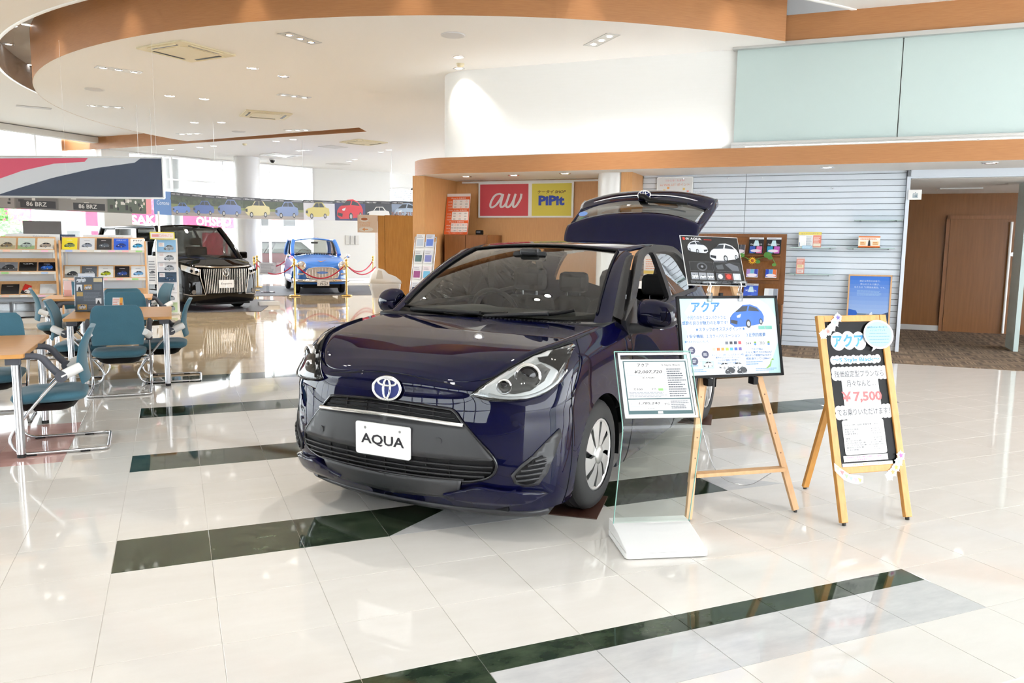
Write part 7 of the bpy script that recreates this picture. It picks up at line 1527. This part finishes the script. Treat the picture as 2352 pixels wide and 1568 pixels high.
for x, y, lb, k in ((4.04, 11.54, 'cream smoke detector between the two right-hand downlights', 0), (1.94, 23.46, 'cream smoke detector beyond the copper slot', 0)): tag(B().lathe([(.06, -.001), (.055, -.03), (.04, -.045), (.001, -.05)], 18).obj('smoke_detector', 'ac_cream', None, (x, y, Z2)), lb, 'detector', 'smoke detectors')
t = thing('dome_camera', 'dark dome security camera near the far windows', 'camera', (3.1, 27.3, Z2)); B().lathe([(.10, -.001), (.10, -.04), (.09, -.045)], 18).obj('base', 'offwhite', t); B().lathe([(.085, -.04), (.075, -.09), (.045, -.125), (.001, -.135)], 18).obj('dome', 'black_gloss', t)
for x, y, lb in ((4.27, 22.97, 'beige square ceiling vent beside the cream air conditioner'), (5.34, 27.9, 'beige square ceiling vent near the back wall')): tag(B().prism(rrect(-.3, -.3, .3, .3, .02), -.01, -.001).obj('ceiling_vent', 'offwhite', None, (x, y, Z2), (0, 0, .5)), lb, 'vent')
tag(B().prism(rrect(-.35, -.12, .35, .12, .01), -.012, -.001).obj('ceiling_vent', 'recess', None, (-2.82, 21.7, Z1), (0, 0, .2)), 'grey slot vent in the ceiling by the left windows', 'vent')
# lamps of the high ceiling over the camera (seen as reflections in the paint and floor)
n_ = 0
for q in (8.6, 5.2, 1.6, -2.4):
    for s in (-4.6, -.9, 2.8, 6.6, 11.0, 15.5):
        x, y, _ = W(s, q)
        if math.hypot(x - CC[0], y - CC[1]) < RR + .3: continue
        n_ += 1
        for d in (-.14, .14): downlight(x + d, y, Z1, 'round downlight in the high ceiling above the showroom front', (150 if (n_ % 2 == 0) else 0) if d > 0 else 0, 'high ceiling downlights', 'lamp', 95)
# cove lamps on the ledge behind the copper band
for s0, s1, e, lb in ((5.3, 1.5, 6, 'hidden cove lamp on the ledge below the white wall'), (1.2, -3.6, 8, 'hidden cove lamp on the ledge below the frosted glass')):
    t = thing('cove_lamp', lb, 'lamp', W(s0, 11.345, 2.776), WALL_RZ, 'cove lamps on the ledge'); B().box((0, -.02, 0), (s0 - s1, .0, .018), .004).obj('housing', 'white', t); B().box((.01, -.016, .018), (s0 - s1 - .01, -.004, .022)).obj('tube', 'lamp_soft', t)
    d = bpy.data.lights.new('cove_beam', 'AREA'); d.shape = 'RECTANGLE'; d.size = s0 - s1; d.size_y = .03; d.energy = e; d.color = (1, .98, .95); o = bpy.data.objects.new('cove_beam', d); link(o, t); o.location = ((s0 - s1) / 2, .012, .045); o.rotation_euler = (math.radians(172), 0, 0)
# ================================================================ outside
struct(B().add([(-120, -60, -.16), (120, -60, -.16), (120, 150, -.16), (-120, 150, -.16)], [(0, 1, 2, 3)]).obj('ground', 'concrete'))
RB = thing('restaurant_building', 'red fronted OSAKA OHSHO restaurant across the street', 'building', (-12.5, 60.2, -.15)); box('wall', (0, 0, 0), (16.5, 6, 6.5), 'wall_cream', RB); box('fascia', (.0, -.3, 2.45), (16.6, 0, 4.6), 'red_sign', RB)
for k, (tx, x) in enumerate((('OSAKA', 9.35), ('OHSHO', 14.1))): p = Print(.01, .02); p.text(tx, x, 2.6, .62, '#ffffff', 1, w=2.7 if k == 0 else 2.3, bold=.03); p.obj('lettering', RB, UPRIGHT((0, -.3, 0)))
for k in range(7): w0 = box('window', (.6 + k * 2.3, -.08, .4), (2.4 + k * 2.3, -.01, 2.2), 'alu', RB); box('pane', (.68 + k * 2.3, -.10, .48), (2.32 + k * 2.3, -.082, 2.12), 'glass_rear' if k % 3 else 'red_sign', w0)
BR = thing('brick_building', 'pink brick building beyond the parked car', 'building', (5.9, 69.8, -.15)); box('wall', (0, 0, 2.2), (14, 6, 4.3), 'brick', BR); box('ground_floor', (.1, .1, 0), (13.9, 5.9, 2.2), 'wall_white', BR)
for k in range(6):
    for z in (2.75,): w0 = box('window', (.5 + k * 2.2, -.05, z), (1.7 + k * 2.2, 0, z + 1.1), 'white', BR); box('pane', (.6 + k * 2.2, -.07, z + .1), (1.6 + k * 2.2, -.052, z + 1.0), 'glass_rear', w0)
TR = thing('street_tree', 'green street tree outside the left windows', 'tree', (-7.6, 44.6, -.15)); B().cyl((0, 0, 0), (0, 0, 2.0), .12, 10, .08).obj('trunk', 'brown_wood', TR); b = B()
for k in range(420):
    th, ph_, r_ = random.uniform(0, 6.28), random.uniform(-1, 1), random.uniform(.3, 1.3); c_ = Vector((r_ * math.cos(th) * math.sqrt(1 - ph_ ** 2), r_ * math.sin(th) * math.sqrt(1 - ph_ ** 2), 2.4 + r_ * ph_ * .8)); u1 = Vector((random.gauss(0, 1), random.gauss(0, 1), random.gauss(0, 1))).normalized() * .13; u2 = u1.orthogonal().normalized() * .08
    b.add([(c_ - u1)[:], (c_ + u2)[:], (c_ + u1)[:], (c_ - u2)[:]], [(0, 1, 2, 3)])
b.obj('foliage', 'leaf', TR)['kind'] = 'stuff'
col.objects.unlink(_to); bpy.data.objects.remove(_to)
